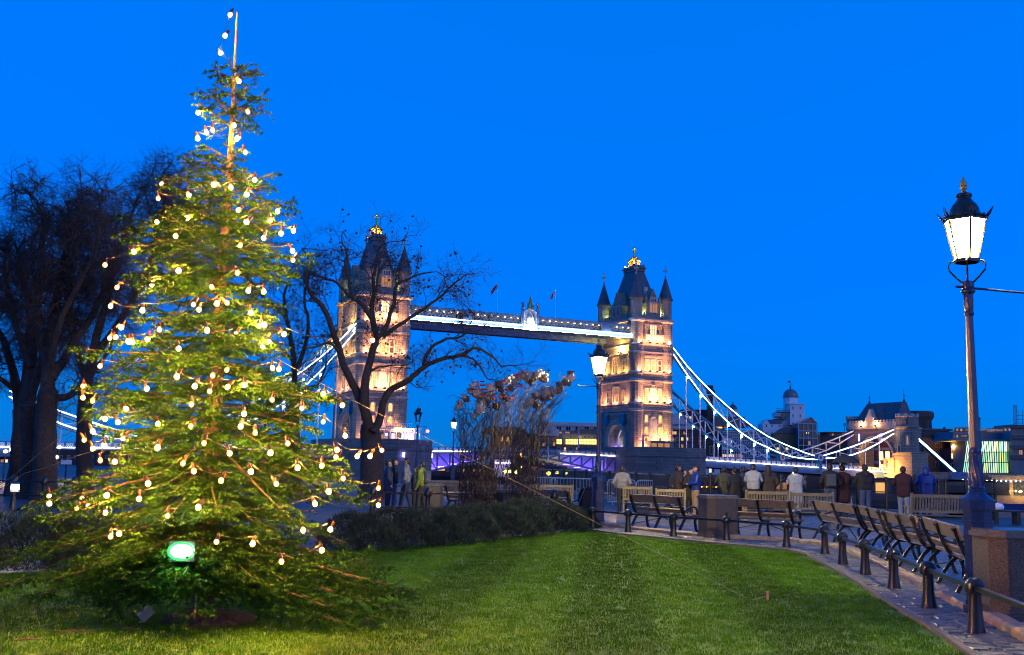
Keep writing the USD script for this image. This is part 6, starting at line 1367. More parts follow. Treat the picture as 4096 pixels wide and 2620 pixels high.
wall_box(MB(), 2732, 2836, 1638, 1668, 462, 14).put('upper_block', dark_b, parent=T)
c = at(2841, 1660, 458); m = MB().box((c[0], 458, (c[2]+at(2841, 1568, 458)[2])/2), (2.9, 2.9, at(2841, 1568, 458)[2]-c[2]+6), tap=.85); m.put('chimney', dark_b, parent=T); MB().lathe([(2.0, 0), (2.1, .8), (1.4, 1.8), (0, 2.2)], (c[0]+.3, 458, at(2841, 1569, 458)[2]-.3), 12).put('chimney_cap', slate, parent=T)
a, b = at(2846, 1706, 444), at(2995, 1706, 444); MB().ext([(0, 0), (b[0]-a[0], 0), (b[0]-a[0]-2, 4.6), (1.5, 4.6)], 12, (a[0], 456, a[2]), (1, 0, 0), (0, 0, 1)).put('roof', slate, parent=T)
c = at(2932, 1668, 460); m = MB().lathe([(2.1, 0), (2.1, 2.9), (2.5, 3.0), (2.6, 3.3), (2.0, 3.4)], (c[0], 460, c[2]), 8); m.put('cupola', white_wall, parent=T); MB().lathe([(2.1, 3.3), (1.9, 4.3), (1.2, 5.3), (.3, 5.9), (.15, 6.4), (.25, 6.7), (.05, 7.2), (0, 8.6)], (c[0], 460, c[2]), 12).put('cupola_dome', slate, parent=T)
wins(T, 446, [([2872], 17, 1698, 1713, 'l'), ([2902], 6, 1699, 1711, 'm'), ([2757, 2762], 8, 1665, 1676, 'l'), (R_(2806, 2812, 2), 9, 1750, 1778, 'd'), ([2808, 2850], 9, 1786, 1815, 'd')])
T = building('white-gridded glass workshop front below the white tower, behind the chains', 2884, 3060, 1722, 1905, 443, dark_b, dep=14, name='glass_workshop')
q = MB()
for x in R_(2888, 3056, 22): a, b = at(x, 1724, 442.7), at(x, 1828, 442.7); q.bx(a[0]-.1, a[0]+.1, 442.6, 442.8, b[2], a[2])
for y in R_(1724, 1828, 10): a, b = at(2886, y, 442.7), at(3058, y, 442.7); q.bx(a[0], b[0], 442.55, 442.75, a[2]-.08, a[2]+.08)
q.put('window_grid', white_paint, parent=T); wall_box(MB(), 2890, 2930, 1752, 1800, 442.2, .4).put('white_bay', white_wall, parent=T)
wins(T, 442.2, [([2901, 2925], 3.4, 1762, 1771, 'l')]); wins(T, 442.9, [(R_(2894, 2934, 6), 3, 1816, 1829, 'l'), (R_(2946, 2970, 3), 3, 1816, 1829, 'm')])
# white tower with dome
T = building('white boarded brewery tower with lead dome, balconies and weathervane', 3134, 3212, 1640, 1790, 450, white_wall, dep=12, name='brewery_tower', cat='tower', part='lower_wall')
c = at(3163, 1634, 455); z1 = at(3163, 1590, 455)[2]; MB().lathe([(3.25, c[2]-4), (3.25, z1)], (c[0], 455, 0), 8, pi/8).put('drum', white_wall, parent=T)
d = MB(); z2 = at(3163, 1557, 455)[2]; h = z2-z1; d.lathe([(3.7, z1), (3.75, z1+.25), (3.4, z1+.35)]+[(3.4*math.cos(t), z1+.35+h*.95*math.sin(t)) for t in np.linspace(.05, 1.5, 9)]+[(.35, z1+h), (.25, z1+h+.6), (.45, z1+h+1.1), (.12, z1+h+1.6), (.08, z1+h+3.2), (0, z1+h+3.3)], (c[0], 455, 0), 16)
d.put('dome', mat('lead_roof', (.12, .15, .17), rough=.45, var=.2, scale=1), parent=T, smooth=40)
v = MB().bar((c[0]-.9, 455, z1+h+2.3), (c[0]+.9, 455, z1+h+2.3), .1, .1).bx(c[0]-1., c[0]-.0, 454.95, 455.05, z1+h+3.0, z1+h+3.8); v.put('weathervane', slate, parent=T)
m = wall_box(MB(), 3159, 3219, 1616, 1700, 447, 8); sqt = m.put('square_tower', white_wall, parent=T); wall_box(MB(), 3157, 3221, 1613, 1617, 446.6, 9).put('eave', white_wall, parent=T)
wins(T, 447, [([3173, 3202], 2.6, 1626, 1637, 'd'), ([3173, 3202], 2.6, 1657, 1668, 'd'), ([3173], 2.6, 1690, 1700, 'd')], white_wall); wins(T, 450, [([3143], 2.4, 1612, 1632, 'd'), ([3130, 3141], 2.4, 1653, 1664, 'd')], white_wall)
m = wall_box(MB(), 3106, 3140, 1650, 1668, 450.5, 8); wall_box(m, 3098, 3160, 1676, 1735, 449.6, 8); m.put('wing', white_wall, parent=T)
for x0, x1, yt, yb in ((3104, 3161, 1635, 1649), (3097, 3147, 1665, 1676), (3132, 3208, 1703, 1715)):
    q = MB(); a, b = at(x0, yt, 446.), at(x1, yb, 446.)
    for xx in np.arange(a[0], b[0], .55): q.bx(xx-.05, xx+.05, 445.95, 446.05, b[2], a[2])
    for zz in (a[2], (a[2]*.4+b[2]*.6), b[2]): q.bx(a[0], b[0], 445.9, 446.1, zz-.09, zz+.09)
    q.bx(a[0], b[0], 446, 449.5, b[2]-.25, b[2]-.05); q.put('balcony', black, parent=T)
T = building('small white gabled house at the foot of the white tower', 3051, 3127, 1696, 1795, 444, white_wall, dep=9, name='gabled_house', cat='house')
a, b = at(3051, 1696, 444), at(3080, 1696, 444); pk = at(3068, 1679, 444); MB().ext([(0, 0), (b[0]-a[0], 0), (pk[0]-a[0], pk[2]-a[2])], 9, (a[0], 453, a[2]), (1, 0, 0), (0, 0, 1)).put('gable', white_wall, parent=T)
e = at(3128, 1695, 444); MB().add([(b[0], 443.8, b[2]), (e[0], 443.8, e[2]), (e[0]-.6, 445, e[2]+1.8), (pk[0], 445, pk[2]+.1), (pk[0], 453, pk[2]+.1), (e[0], 453, e[2]+1.8)], [(0, 1, 2, 3), (3, 2, 5, 4)]).put('roof', slate, parent=T)
wins(T, 444, [([3066, 3088, 3118], 2.8, 1698, 1708, 'd'), ([3066, 3088], 2.8, 1730, 1740, 'd'), ([3066, 3088], 2.8, 1762, 1772, 'd')], white_wall)
T = building('ochre brick flats with sloping dark roof below the white tower', 3098, 3285, 1735, 1905, 438, ochre_b, dep=8, name='brick_flats')
a, b = at(3105, 1735, 437.5), at(3192, 1735, 437.5); MB().ext([(0, 0), (b[0]-a[0], 0), (b[0]-a[0]-.5, 2.6), (3.5, 2.6)], 6, (a[0], 444, a[2]), (1, 0, 0), (0, 0, 1)).put('roof', slate, parent=T)
wins(T, 438, [([3143, 3152], 3, 1762, 1773, 'dd'), ([3192], 2, 1762, 1772, 'd'), ([3112, 3148], 5, 1790, 1799, 'll'), ([3210, 3246], 4, 1800, 1812, 'md')])
T = building('glass stair tower with gabled glass roof, right of the white tower', 3192, 3270, 1694, 1905, 434, mat('tinted_glass', (.045, .06, .07), rough=.12, var=.3, scale=.3), dep=7, name='glass_tower')
a, b, pk = at(3192, 1694, 433.8), at(3270, 1694, 433.8), at(3243, 1668, 433.8); MB().ext([(0, 0), (b[0]-a[0], 0), (pk[0]-a[0], pk[2]-a[2])], 7, (a[0], 441, a[2]), (1, 0, 0), (0, 0, 1)).put('gable', mat('tinted_glass', (.045, .06, .07)), parent=T)
q = MB()
for x in R_(3193, 3269, 5): a, b = at(x, 1694, 433.6), at(x, 1810, 433.6); q.bx(a[0]-.16, a[0]+.16, 433.5, 433.75, b[2], a[2])
for y in R_(1694, 1810, 5): a, b = at(3192, y, 433.6), at(3270, y, 433.6); q.bx(a[0], b[0], 433.4, 433.7, a[2]-.2, a[2]+.2)
a, b = at(3192, 1694, 433.6), at(3270, 1694, 433.6); q.bar(a, pk+(0, -.2, 0), .3, .4).bar(pk+(0, -.2, 0), b, .3, .4); q.put('glazing_frame', mat('steel_grey', (.34, .36, .38), rough=.5), parent=T); wins(T, 433.9, [([3237], 5, 1765, 1782, 'm'), ([3226, 3234], 2, 1729, 1734, 'p')], mat('steel_grey', (.3, .3, .3)))
T = building('low dark house with a red-edged flat roof, left of the gatehouse', 3286, 3412, 1745, 1905, 445, dark_b, dep=10)
wall_box(MB(), 3302, 3408, 1731, 1745, 446, 8).put('attic', dark_b, parent=T); wall_box(MB(), 3298, 3412, 1728, 1732, 445, 10).put('roof', mat('red_roof', (.16, .03, .025), rough=.6), parent=T); wins(T, 446, [(R_(3320, 3396, 8), 3.4, 1734, 1742, 'dmdddm')]); wins(T, 445, [(R_(3300, 3340, 4), 3, 1770, 1782, 'd')])
c = at(3379, 1728, 470); T = thing('antenna_mast', 'thin rooftop antenna mast left of the gatehouse roof', 'mast', (c[0], c[1], c[2])); MB().tube([(0, 0, -3), (0, 0, 4.2)], .12, 5).box((-.5, 0, 3.4), (.25, .2, 1.6)).box((.5, 0, 3.4), (.25, .2, 1.6)).bar((-.5, 0, 3.3), (.5, 0, 3.3), .1, .1).put('mast', slate, parent=T)
c = at(3677, 1760, 420); h = at(3677, 1646, 420)[2]; T = thing('brick_chimney_tower', 'tall octagonal brown brick chimney tower right of the gatehouse', 'tower', (c[0], 420, 0))
MB().lathe([(5.0, -2), (4.9, h-9.5), (5.15, h-9.2), (5.1, h-4.0), (5.9, h-2.6), (6.1, h-2.2), (6.1, h-.8), (5.7, h), (0, h)], n=8, ph=pi/8).put('shaft', brown_b, parent=T)
for q in range(8):
    t = q*pi/4; MB().box((4.75*math.cos(t), 4.75*math.sin(t), h-6.3), (.2, 2.0, 4.), t).put('sunk_panel', dark_b, parent=T)
T = building('big brown brick warehouse right of the gatehouse, behind the slanting beam', 3690, 3806, 1722, 1905, 415, brown_b, dep=16, roof=slate)
wall_box(MB(), 3700, 3800, 1714, 1721, 417, 12).put('parapet', dark_b, parent=T); wall_box(MB(), 3777, 3783, 1708, 1722, 418, 1.2).put('vent', slate, parent=T)
wins(T, 415, [([3746, 3762], 4, 1773, 1790, 'dd'), ([3756], 5, 1810, 1826, 'd'), ([3748, 3766], 4.5, 1846, 1870, 'dd')])
wall_box(MB(), 3776, 3804, 1796, 1905, 414.6, .5).put('lit_bay', ochre_b, parent=T)
T = building('low red brick shop with one lit window, left of the slatted glass hall', 3804, 3866, 1792, 1905, 405, mat('deep_red_wall', (.12, .03, .03), rough=.8, var=.2, scale=.4), dep=10)
wins(T, 405, [([3814], 8, 1814, 1834, 'p'), ([3818], 11, 1856, 1882, 'd')]); a = at(3813, 1787, 404); MB().ball(a, .5, 1).put('lamp_globe', glow('gate_lamp', (1., .58, .18), 12.), parent=T)
# slatted glass hall
T = thing('slatted_hall', 'flared glass hall glowing green-white behind upright fins, right of the gatehouse', 'building', (0, 0, 0)); Y = 392.
def hx(u, y): t = (y-1763)/(1892-1763); return (3868-18*t)+u*((4041+1*t)-(3868-18*t))
pn = [(.42, 1., .50), (.75, 1., .62), (.35, .85, .55), (.8, 1., .35)]
for i in range(8):
    for j in range(3):
        y0, y1 = 1766+j*42, 1766+(j+1)*42-1; u0, u1 = i/8+.004, (i+1)/8-.004
        MB().add([at(hx(u, y), y, Y) for u, y in ((u0, y1), (u1, y1), (u1, y0), (u0, y0))], [(0, 1, 2, 3)]).put('lit_pane', glow(f'hall_glow_{(i*3+j*5) % 4}_{j}', pn[(i*3+j*5) % 4], (.34, .15, .17)[j]), parent=T)
for i in range(27):
    u = i/26; MB().bar(at(hx(u, 1765), 1765, Y-1.2), at(hx(u, 1893), 1893, Y-.7), .20, .5, (0, 1, 0)).put('fin', mat('fin_grey', (.10, .11, .11), rough=.5), parent=T)
for y in (1808, 1850): MB().bar(at(hx(0, y), y, Y-.6), at(hx(1, y), y, Y-.6), .25, .3).put('transom', mat('fin_grey', (.10, .11, .11)), parent=T)
wall_box(MB(), 3804, 4056, 1757, 1764, Y-2, 20).put('roof_edge', grey_wall, parent=T); wall_box(MB(), 3862, 4050, 1764, 1905, Y+1, 14).put('core', grey_wall, parent=T); wall_box(MB(), 3812, 4050, 1728, 1757, Y+4, 18).put('upper_storey', mat('blue_grey_wall', (.12, .16, .2), rough=.4, var=.2, scale=.3), parent=T)
T = building('concrete frame building under construction with scaffolding, at the right edge', 4044, 4200, 1700, 1905, 388, grey_wall, dep=14, name='building_site')
for y in (1700, 1742, 1782, 1822): wall_box(MB(), 4043, 4200, y, y+14, 387, 1.2).put('floor_slab', mat('concrete_dark', (.13, .10, .09), rough=.8), parent=T)
wins(T, 388, [(R_(4062, 4190, 7), 7, 1718, 1738, 'dddm'), (R_(4062, 4190, 7), 7, 1800, 1818, 'dmd')])
q = MB()
for x in R_(4072, 4180, 7):
    a, b = at(x, 1640 if x < 4100 else 1655, 386), at(x, 1700, 386); q.tube([b, a], .09, 4)
for y in (1662, 1678, 1692): q.tube([at(4068, y, 386), at(4190, y, 386)], .09, 4)
q.put('scaffolding', slate, parent=T)
q = MB()
for s in (-1, 1):
    for d_ in (0, 1.4): a, b = at(4060+s*5.5, 1620, 386+d_), at(4060+s*5.5, 1705, 386+d_); q.bar(b, a, .16, .16)
zz = np.linspace(at(4060, 1700, 386)[2], at(4060, 1620, 386)[2], 8); xa, xb = at(4054.5, 1660, 386)[0], at(4065.5, 1660, 386)[0]
for z0, z1 in zip(zz[:-1], zz[1:]): q.bar((xa, 386, z0), (xb, 386, z1), .12, .12).bar((xb, 386, z0), (xa, 386, z1), .12, .12).bar((xa, 386, z1), (xb, 386, z1), .12, .12)
q.put('hoist_mast', slate, parent=T)
# wall of the south approach and the bank below
T = thing('embankment_wall', 'long pale embankment wall below the far buildings', 'wall', (0, 0, 0))
for x0, x1, yt, m_ in ((1500, 2120, 1872, dark_b), (2120, 2650, 1888, brown_b), (2650, 3620, 1885, brown_b), (3620, 4400, 1893, gm)): wall_box(MB(), x0, x1, yt, 1945, 384, 5).put('wall_section', m_, parent=T)
T = building('low white quayside house with lit windows seen under the deck', 2800, 2880, 1868, 1905, 380, white_wall, dep=6, name='quay_house', cat='house')
wins(T, 380, [([2812, 2842, 2852], 5, 1874, 1890, 'mpd')], white_wall)
T = building('row of lit shop windows on the far quay left of the twig sculptures', 1700, 1960, 1862, 1905, 372, dark_b, dep=6, name='quay_shop', cat='shop')
wins(T, 372, [(R_(1712, 1740, 3), 3, 1872, 1881, 'll'), (R_(1752, 1776, 5), 2.4, 1873, 1882, 'l'), (R_(1790, 1940, 8), 3, 1876, 1886, 'dmdldmm')])
T = building('pale lilac-lit quayside block behind the twig sculptures', 1975, 2040, 1838, 1905, 374, white_wall, dep=6)
MB().box((*at(2007, 1898, 371)[:2], 2.2), (6, .5, .3)).put('wash_lamp', lilac, parent=T)
for k, (x, y) in enumerate(((2022, 1886), (2038, 1886), (2064, 1889), (2194, 1893), (2229, 1891), (2264, 1893))):
    a = at(x, y, 300); T = thing('quay_lamp', 'small yellow globe lamp on the far quay, '+['leftmost of three left of the red boat', 'middle of three left of the red boat', 'nearest the red boat on its left', 'biggest, just right of the red boat', 'middle of three right of the red boat', 'rightmost, by the middle lamp post'][k], 'lamp', (a[0], a[1], 0), 0, 'yellow lamps on the far quay')
    MB().tube([(0, 0, -3.5), (0, 0, a[2]-.3)], .12, 5).put('post', slate, parent=T); MB().ball((0, 0, a[2]), .5 if k != 3 else .7, 1).put('globe', yellow_lamp, parent=T)
# far things on the left
T = thing('north_houses', 'dark riverside houses under the left bridge deck', 'building', (0, 0, 0)); wall_box(MB(), -200, 560, 1795, 1905, 235, 12).put('wall', dark_b, parent=T)
wins(T, 235, [(R_(8, 24, 2), 5, 1838, 1852, 'mp'), (R_(120, 520, 14), 4, 1822, 1834, 'ddmdd')])
for k, (x, y, m_) in enumerate(((22, 1806, flood_amber), (44, 1800, flood_amber), (238, 1789, flood_white), (228, 1829, flood_amber), (95, 1858, orange_lamp))):
    a = at(x, y, 60+k*4); T = thing('path_lamp', 'bright lamp beyond the dark trees, '+['left of a close pair at the left edge', 'right of a close pair at the left edge', 'white, right of the thickest trunk', 'amber, below the white one', 'small orange, low between the trunks'][k], 'lamp', (a[0], a[1], 0))
    MB().tube([(0, 0, 0), (0, 0, a[2])], .04, 6).put('post', black, parent=T); MB().ball((0, 0, a[2]), .10 if k < 4 else .06, 1).put('globe', m_, parent=T)
a = at(265, 1850, 58); T = thing('notice_board', 'small blue-lit framed board beyond the thickest dark trunk', 'sign', (a[0], a[1], 0)); MB().bx(-.3, .3, -.03, .03, a[2]-.1, a[2]+.15).put('frame', white_paint, parent=T); MB().bx(-.03, .03, 0, .05, 0, a[2]).put('post', black, parent=T)
def signal(px, py, pyb, Y, label):
    a = at(px, py, Y); T = thing('river_signal', label, 'signal', (a[0], a[1], 0)); z = a[2]
    MB().tube([(0, 0, -5), (0, 0, z+1.4)], .12, 6).bar((-1.2, 0, z-.8), (1.2, 0, z-.8), .15, .15).put('mast', teal, parent=T); MB().ball((.7, -.3, z), .42, 1).put('red_light', red_lamp, parent=T)
signal(1700, 1725, 1775, 262, 'red river signal on a mast beside the left pier')
a = at(1663, 1640, 250); flag(1680, 1627, 1775, 255, 'small dark flag on a thin pole above the unlit lamp', [[B_]*3]*6, 1.6, .5, .9)
s, z = onp(2551, 1761, -20); p = bw(88-8, -19, ROAD); T = thing('pier_signal', 'red signal on a blue post on the pier of the clear tower', 'signal', bw(80.5, -17., ROAD), BANG); MB().tube([(0, 0, 0), (0, 0, 5.2)], [.35, .22], 8).lathe([(.55, 0), (.5, .6), (.3, .9)], n=8).bar((-1.6, 0, 3.2), (1., 0, 3.2), .16, .16).put('post', deck_blue, parent=T); MB().ball((-1.0, -.3, 3.5), .32, 1).put('red_light', red_lamp, parent=T)
a = at(2086, 1820, 285); T = thing('span_light', 'small orange-red navigation light under the drawbridge middle', 'lamp', a); MB().ball((0, 0, 0), .45, 1).put('globe', glow('nav_lamp', (1., .16, .02), 1.6), parent=T); MB().bx(-.3, .3, .3, .7, -.4, 1.4).put('bracket', deck_blue, parent=T)

# ------------------------------------------------ boats
def hull(x0, x1, Y, zb, zt, dep, m_, T, name='hull'):
    n = 10; V = []
    for i in range(n+1):
        u = i/n; w = dep/2*min(1, 3.2*(1-u)+.25)**.7*min(1, .75+u*3); x = x0+(x1-x0)*u; r = .5*max(0, u-.75)*4*.5
        V += [(x, Y-w, zt+r), (x, Y-w*.8, zb), (x, Y+w*.8, zb), (x, Y+w, zt+r)]
    f = [(i*4+j, i*4+j+1, i*4+5+j, i*4+4+j) for i in range(n) for j in range(3)]+[(i*4+3, i*4, i*4+4, i*4+7) for i in range(n)]+[(0, 3, 2, 1), (n*4, n*4+1, n*4+2, n*4+3)]
    MB().add(V, f).put(name, m_, parent=T)
def boat(label, px0, px1, Y, zt, cab, m_, lights, wl, cabm=None):
    T = thing('river_boat', label, 'boat', (0, 0, 0)); x0, x1 = at(px0, 1900, Y)[0], at(px1, 1900, Y)[0]; hull(x0, x1, Y, -5.3, zt, 7., m_, T)
    if cab:
        c0, c1 = x0+(x1-x0)*cab[0], x0+(x1-x0)*cab[1]; MB().bx(c0, c1, Y-2.4, Y+2.4, zt-.1, zt+cab[2]).bx(c0-.4, c1+.4, Y-2.7, Y+2.7, zt+cab[2], zt+cab[2]+.15).put('cabin', cabm or m_, parent=T)
        n = int((c1-c0)/1.6)
        for i in range(n): MB().bx(c0+.3+i*1.6, c0+1.5+i*1.6, Y-2.46, Y-2.41, zt+.7, zt+cab[2]-.35).put('cabin_window', WN[wl[i % len(wl)]], parent=T)
    for z, m2, st, r, a, b in lights:
        q = np.arange(x0+(x1-x0)*a, x0+(x1-x0)*b, st); k = MB()
        for x in q: k.ball((x, Y-3.3, z), r, 0)
        k.put('deck_lights', m2, parent=T, kind='stuff')
    return T
boat('long dark pontoon boat with a row of orange deck lights, behind the middle benches', 2200, 3200, 120, -1.5, (.55, .95, 2.0), mat('hull_dark', (.03, .03, .035), rough=.4), [(-.48, orange_lamp, .55, .085, .16, .72), (-2.6, flood_white, 2.3, .07, .2, .9)], 'ddmd')
boat('blue-hulled party boat with fairy lights and amber strip, at the right edge', 3700, 4420, 92, -.9, (.30, .98, 2.3), mat('hull_blue', (.01, .03, .16), rough=.35), [(1.05, flood_white, .42, .045, .12, .98), (.15, flood_amber, .5, .07, .42, .98)], 'ddlldd', mat('cabin_dark', (.08, .06, .05), rough=.5))
boat('red-topped tour boat moored left of the yellow quay lamps', 2076, 2182, 190, -.6, (.05, .95, 2.2), mat('boat_red', (.22, .03, .05), rough=.5), [(1.2, yellow_lamp, 5., .10, .1, .95)], 'dmd')
boat('dark moored boat with glowing orange cabin windows, behind the right-hand people', 3440, 3760, 105, -1.2, (.05, .98, 2.1), mat('hull_brown', (.05, .03, .025), rough=.5), [(1.0, orange_lamp, 3.5, .07, .05, .95)], 'ldddmldl', mat('cabin_dark', (.08, .06, .05), rough=.5))

# ------------------------------------------------ people at the railing
skin = mat('skin', (.38, .22, .16), rough=.55, var=.08, scale=20); hair_d = mat('dark_hair', (.02, .014, .012), rough=.6)
CL = {}
def cloth(n, c, rough=.8):
    if n not in CL: CL[n] = mat('cloth_'+n, c, rough=rough, var=.18, scale=9, bump=.5, bscale=14)
    return CL[n]
SPH = {}
def sph(p, r):
    return manifold3d.Manifold.sphere(r, 12).translate(tuple(map(float, p)))
def chainm(pts):
    out = []
    for (a, ra), (b, rb_) in zip(pts[:-1], pts[1:]): out.append(manifold3d.Manifold.batch_hull([sph(a, ra), sph(b, rb_)]))
    return out
def blend(parts, ref=.028, it=6):
    m = manifold3d.Manifold.batch_boolean(parts, manifold3d.OpType.Add); m = m.refine_to_length(ref); k = m.to_mesh()
    t = trimesh.Trimesh(k.vert_properties[:, :3], k.tri_verts, process=False)
    if it: trimesh.smoothing.filter_taubin(t, iterations=it)
    return t
def person(label, px, py_head, Y, face, coat, legs, hair='short', arms='down', coat_len=.42, legs_c=None, lean=0., scarf=None, extra=None, hood=False, stride=.0, group=None, wide=1.):
    """face: heading in degrees, 0 looks to the river (away from us), 180 towards us; lean tips the trunk to its left"""
    hd = at(px, py_head, Y); Hh = float(np.clip(hd[2], 1.50, 1.86)); k = Hh/1.75
    T = thing('person', label, 'person', (hd[0]-(0 if not lean else -lean*.5), Y, 0), -math.radians(face), group)
    v = lambda x, y, z: np.array([x+lean*max(z-.9, 0)/.8*.9, y, z])*k
    W = .195*wide; sh = 1.43
    hip = .90; st = stride
    def leg(s, y): return [(v(s*.09, 0, hip), .105*k), (v(s*.10, y*.5+.02, .50), .07*k), (v(s*.10, y-.03*abs(y), .10), .045*k), (v(s*.105, y+.12, .035), .035*k)]
    A = {}
    for s in (-1, 1):
        if arms == 'phone': A[s] = [(v(s*W, 0, sh-.03), .058*k), (v(s*.27, .10, 1.20), .045*k), (v(s*.11, .30, 1.44), .032*k)]
        elif arms == 'rail': A[s] = [(v(s*W, 0, sh-.03), .058*k), (v(s*.29, .12, 1.17), .045*k), (v(s*.20, .34, 1.18), .032*k)]
        elif arms == 'pocket': A[s] = [(v(s*W, 0, sh-.03), .058*k), (v(s*.31, -.06, 1.13), .045*k), (v(s*.21, .12, .96), .034*k)]
        elif arms == 'hold': A[s] = [(v(s*W, 0, sh-.03), .058*k), (v(s*.27, .06, 1.15), .045*k), (v(s*.05, .24, 1.10), .032*k)]
        else: A[s] = [(v(s*W, 0, sh-.03), .058*k), (v(s*.25, -.02, 1.14), .045*k), (v(s*.26, .06, .90), .032*k)]
    head = [sph(v(0, .0, 1.635), .098*k), sph(v(0, .025, 1.58), .078*k), sph(v(0, .055, 1.535), .045*k)]
    hm = manifold3d.Manifold.batch_hull(head); nose = manifold3d.Manifold.batch_hull([sph(v(0, .085, 1.63), .012*k), sph(v(0, .115, 1.595), .014*k), sph(v(0, .09, 1.585), .018*k)])
    ears = [sph(v(s*.092, -.005, 1.61), .022*k) for s in (-1, 1)]
    body = [hm, nose, *ears, *chainm([(v(0, -.005, 1.56), .052*k), (v(0, .015, 1.44), .052*k)]), *chainm([(v(0, .02, 1.34), .085*k), (v(0, 0, 1.0), .115*k)])]
    for s, y in ((-1, st), (1, -st)): body += chainm(leg(s, y))
    for s in (-1, 1):
        body += chainm(A[s]); e, w = A[s][1][0], A[s][2][0]; d = (w-e)/np.linalg.norm(w-e); q = np.cross(d, (s*.3, .4, .8)); q /= np.linalg.norm(q); palm = w+d*.055*k; body += chainm([(w, .026*k), (palm, .030*k)])
        up_ = np.cross(q, d)
        for f in range(4):                                          # four fingers and a thumb, slightly curled
            b0 = palm+q*(f-1.5)*.017*k+d*.012*k; L = (.055, .065, .06, .048)[f]*k; body += chainm([(b0, .0095*k), (b0+d*L*.55+up_*.006*k, .009*k), (b0+d*L*.9+up_*.03*k, .0075*k)])
        body += chainm([(palm-q*.026*k, .011*k), (palm-q*.045*k+d*.03*k+up_*.012*k, .009*k)])
    t = blend(body, .06*k, 2); MB().tm(t).put('body', skin, parent=T, smooth=True)
    m = MB()
    for s in (-1, 1): m.ball(v(s*.036, .088, 1.645), .011*k, 0)
    m.put('eyes', hair_d, parent=T)
    MB().ball(v(0, .085, 1.548), .02*k, 0, (1.3, .5, .35)).put('mouth', mat('lips', (.28, .09, .08), rough=.5), parent=T)
    # clothing
    g = .018*k
    lg = [c for s, y in ((-1, st), (1, -st)) for c in chainm([(p, r+g) for p, r in leg(s, y)[:3]])]+chainm([(v(-.07, 0, .93), .115*k), (v(.07, 0, .93), .115*k)])
    MB().tm(blend(lg, .06*k, 4)).put('trousers', legs, parent=T, smooth=True)
    m = MB()
    for s, y in ((-1, st), (1, -st)): m.man(manifold3d.Manifold.batch_hull([sph(v(s*.10, y-.03, .05), .052*k), sph(v(s*.105, y+.13, .035), .04*k)]))
    m.put('shoes', cloth('black', (.015, .015, .018)), parent=T, smooth=40)
    zb = 1.42-coat_len-.1
    ct = [manifold3d.Manifold.batch_hull([sph(v(s*W*.92, .0, sh-.02), .078*k) for s in (-1, 1)]+[sph(v(s*.10, .05*q, 1.2), .115*k) for s in (-1, 1) for q in (-1, 1)]+[sph(v(0, -.01, 1.50), .062*k)])]
    ct.append(manifold3d.Manifold.batch_hull([sph(v(s*.10, .03*q, 1.2), .12*k) for s in (-1, 1) for q in (-1, 1)]+[sph(v(s*(.10+.03*(coat_len > .6)), .02*q, zb+.10), (.115+.02*(coat_len > .6))*k) for s in (-1, 1) for q in (-1, 1)]))
    for s in (-1, 1): ct += chainm([(p, r+.022*k) for p, r in A[s]])
    if hood: ct.append(manifold3d.Manifold.batch_hull([sph(v(0, -.035, 1.64), .12*k), sph(v(0, -.05, 1.52), .10*k)]) if hood == 'up' else manifold3d.Manifold.batch_hull([sph(v(-.07, -.09, 1.49), .06*k), sph(v(.07, -.09, 1.49), .06*k), sph(v(0, -.13, 1.40), .05*k)]))
    ch = MB().tm(blend(ct, .05*k, 4)).put('coat', coat, parent=T, smooth=True)
    if hair == 'long': hh = [manifold3d.Manifold.batch_hull([sph(v(0, -.018, 1.655), .105*k), sph(v(0, -.05, 1.58), .095*k)]), manifold3d.Manifold.batch_hull([sph(v(0, -.05, 1.60), .095*k), sph(v(-.05, -.075, 1.36), .055*k), sph(v(.05, -.075, 1.36), .055*k)])]
    elif hair == 'hat': hh = [manifold3d.Manifold.batch_hull([sph(v(0, -.005, 1.675), .103*k), sph(v(0, -.02, 1.655), .106*k)]), sph(v(0, -.01, 1.79), .03*k)]
    else: hh = [manifold3d.Manifold.batch_hull([sph(v(0, -.015, 1.665), .100*k), sph(v(0, -.04, 1.61), .085*k)])]
    if hair: MB().tm(blend(hh, .05*k, 2)).put('hair' if hair != 'hat' else 'hat', hair_d, parent=T, smooth=True)
    if scarf: MB().tube([v(.085*math.cos(a), -.01+.085*math.sin(a), 1.475+.01*math.sin(2*a)) for a in np.linspace(0, 2*pi, 13)], .035*k, 7).put('scarf', scarf, parent=T, smooth=True)
    if extra == 'backpack':
        b = MB().man(manifold3d.Manifold.batch_hull([sph(v(s*.11, -.17-.06*q, z), .045*k) for s in (-1, 1) for q in (0, 1) for z in (1.06, 1.38)])); b.put('backpack', cloth('slate', (.05, .06, .09)), parent=T, smooth=40)
    if extra == 'phone':
        p = v(0, .34, 1.50); MB().box(p, (.075*k, .01, .14*k)).put('phone', black, parent=T); MB().box(p-np.array([0, .008, 0]), (.066*k, .003, .125*k)).put('phone_screen', glow('phone_screen', (.25, .6, 1.), 2.4), parent=T)
    if extra == 'fur': MB().tube([v(.13*math.cos(a), -.03+.11*math.sin(a), 1.49) for a in np.linspace(0, 2*pi, 13)], .05*k, 7).put('fur_collar', cloth('fur', (.6, .62, .68)), parent=T, smooth=True)
    return T
blk, nav, mar = cloth('black', (.015, .015, .018)), cloth('navy', (.02, .028, .06)), cloth('maroon', (.035, .009, .014))
gry, olv, jea, blu = cloth('grey', (.16, .17, .19)), cloth('olive', (.05, .055, .04)), cloth('jeans', (.035, .055, .12)), cloth('royal_blue', (.006, .028, .20), .5)
wht, tan, grn, yel = cloth('white', (.27, .29, .34)), cloth('tan', (.25, .17, .10)), cloth('lime', (.12, .17, .015)), cloth('mustard', (.38, .33, .04))
D = dict
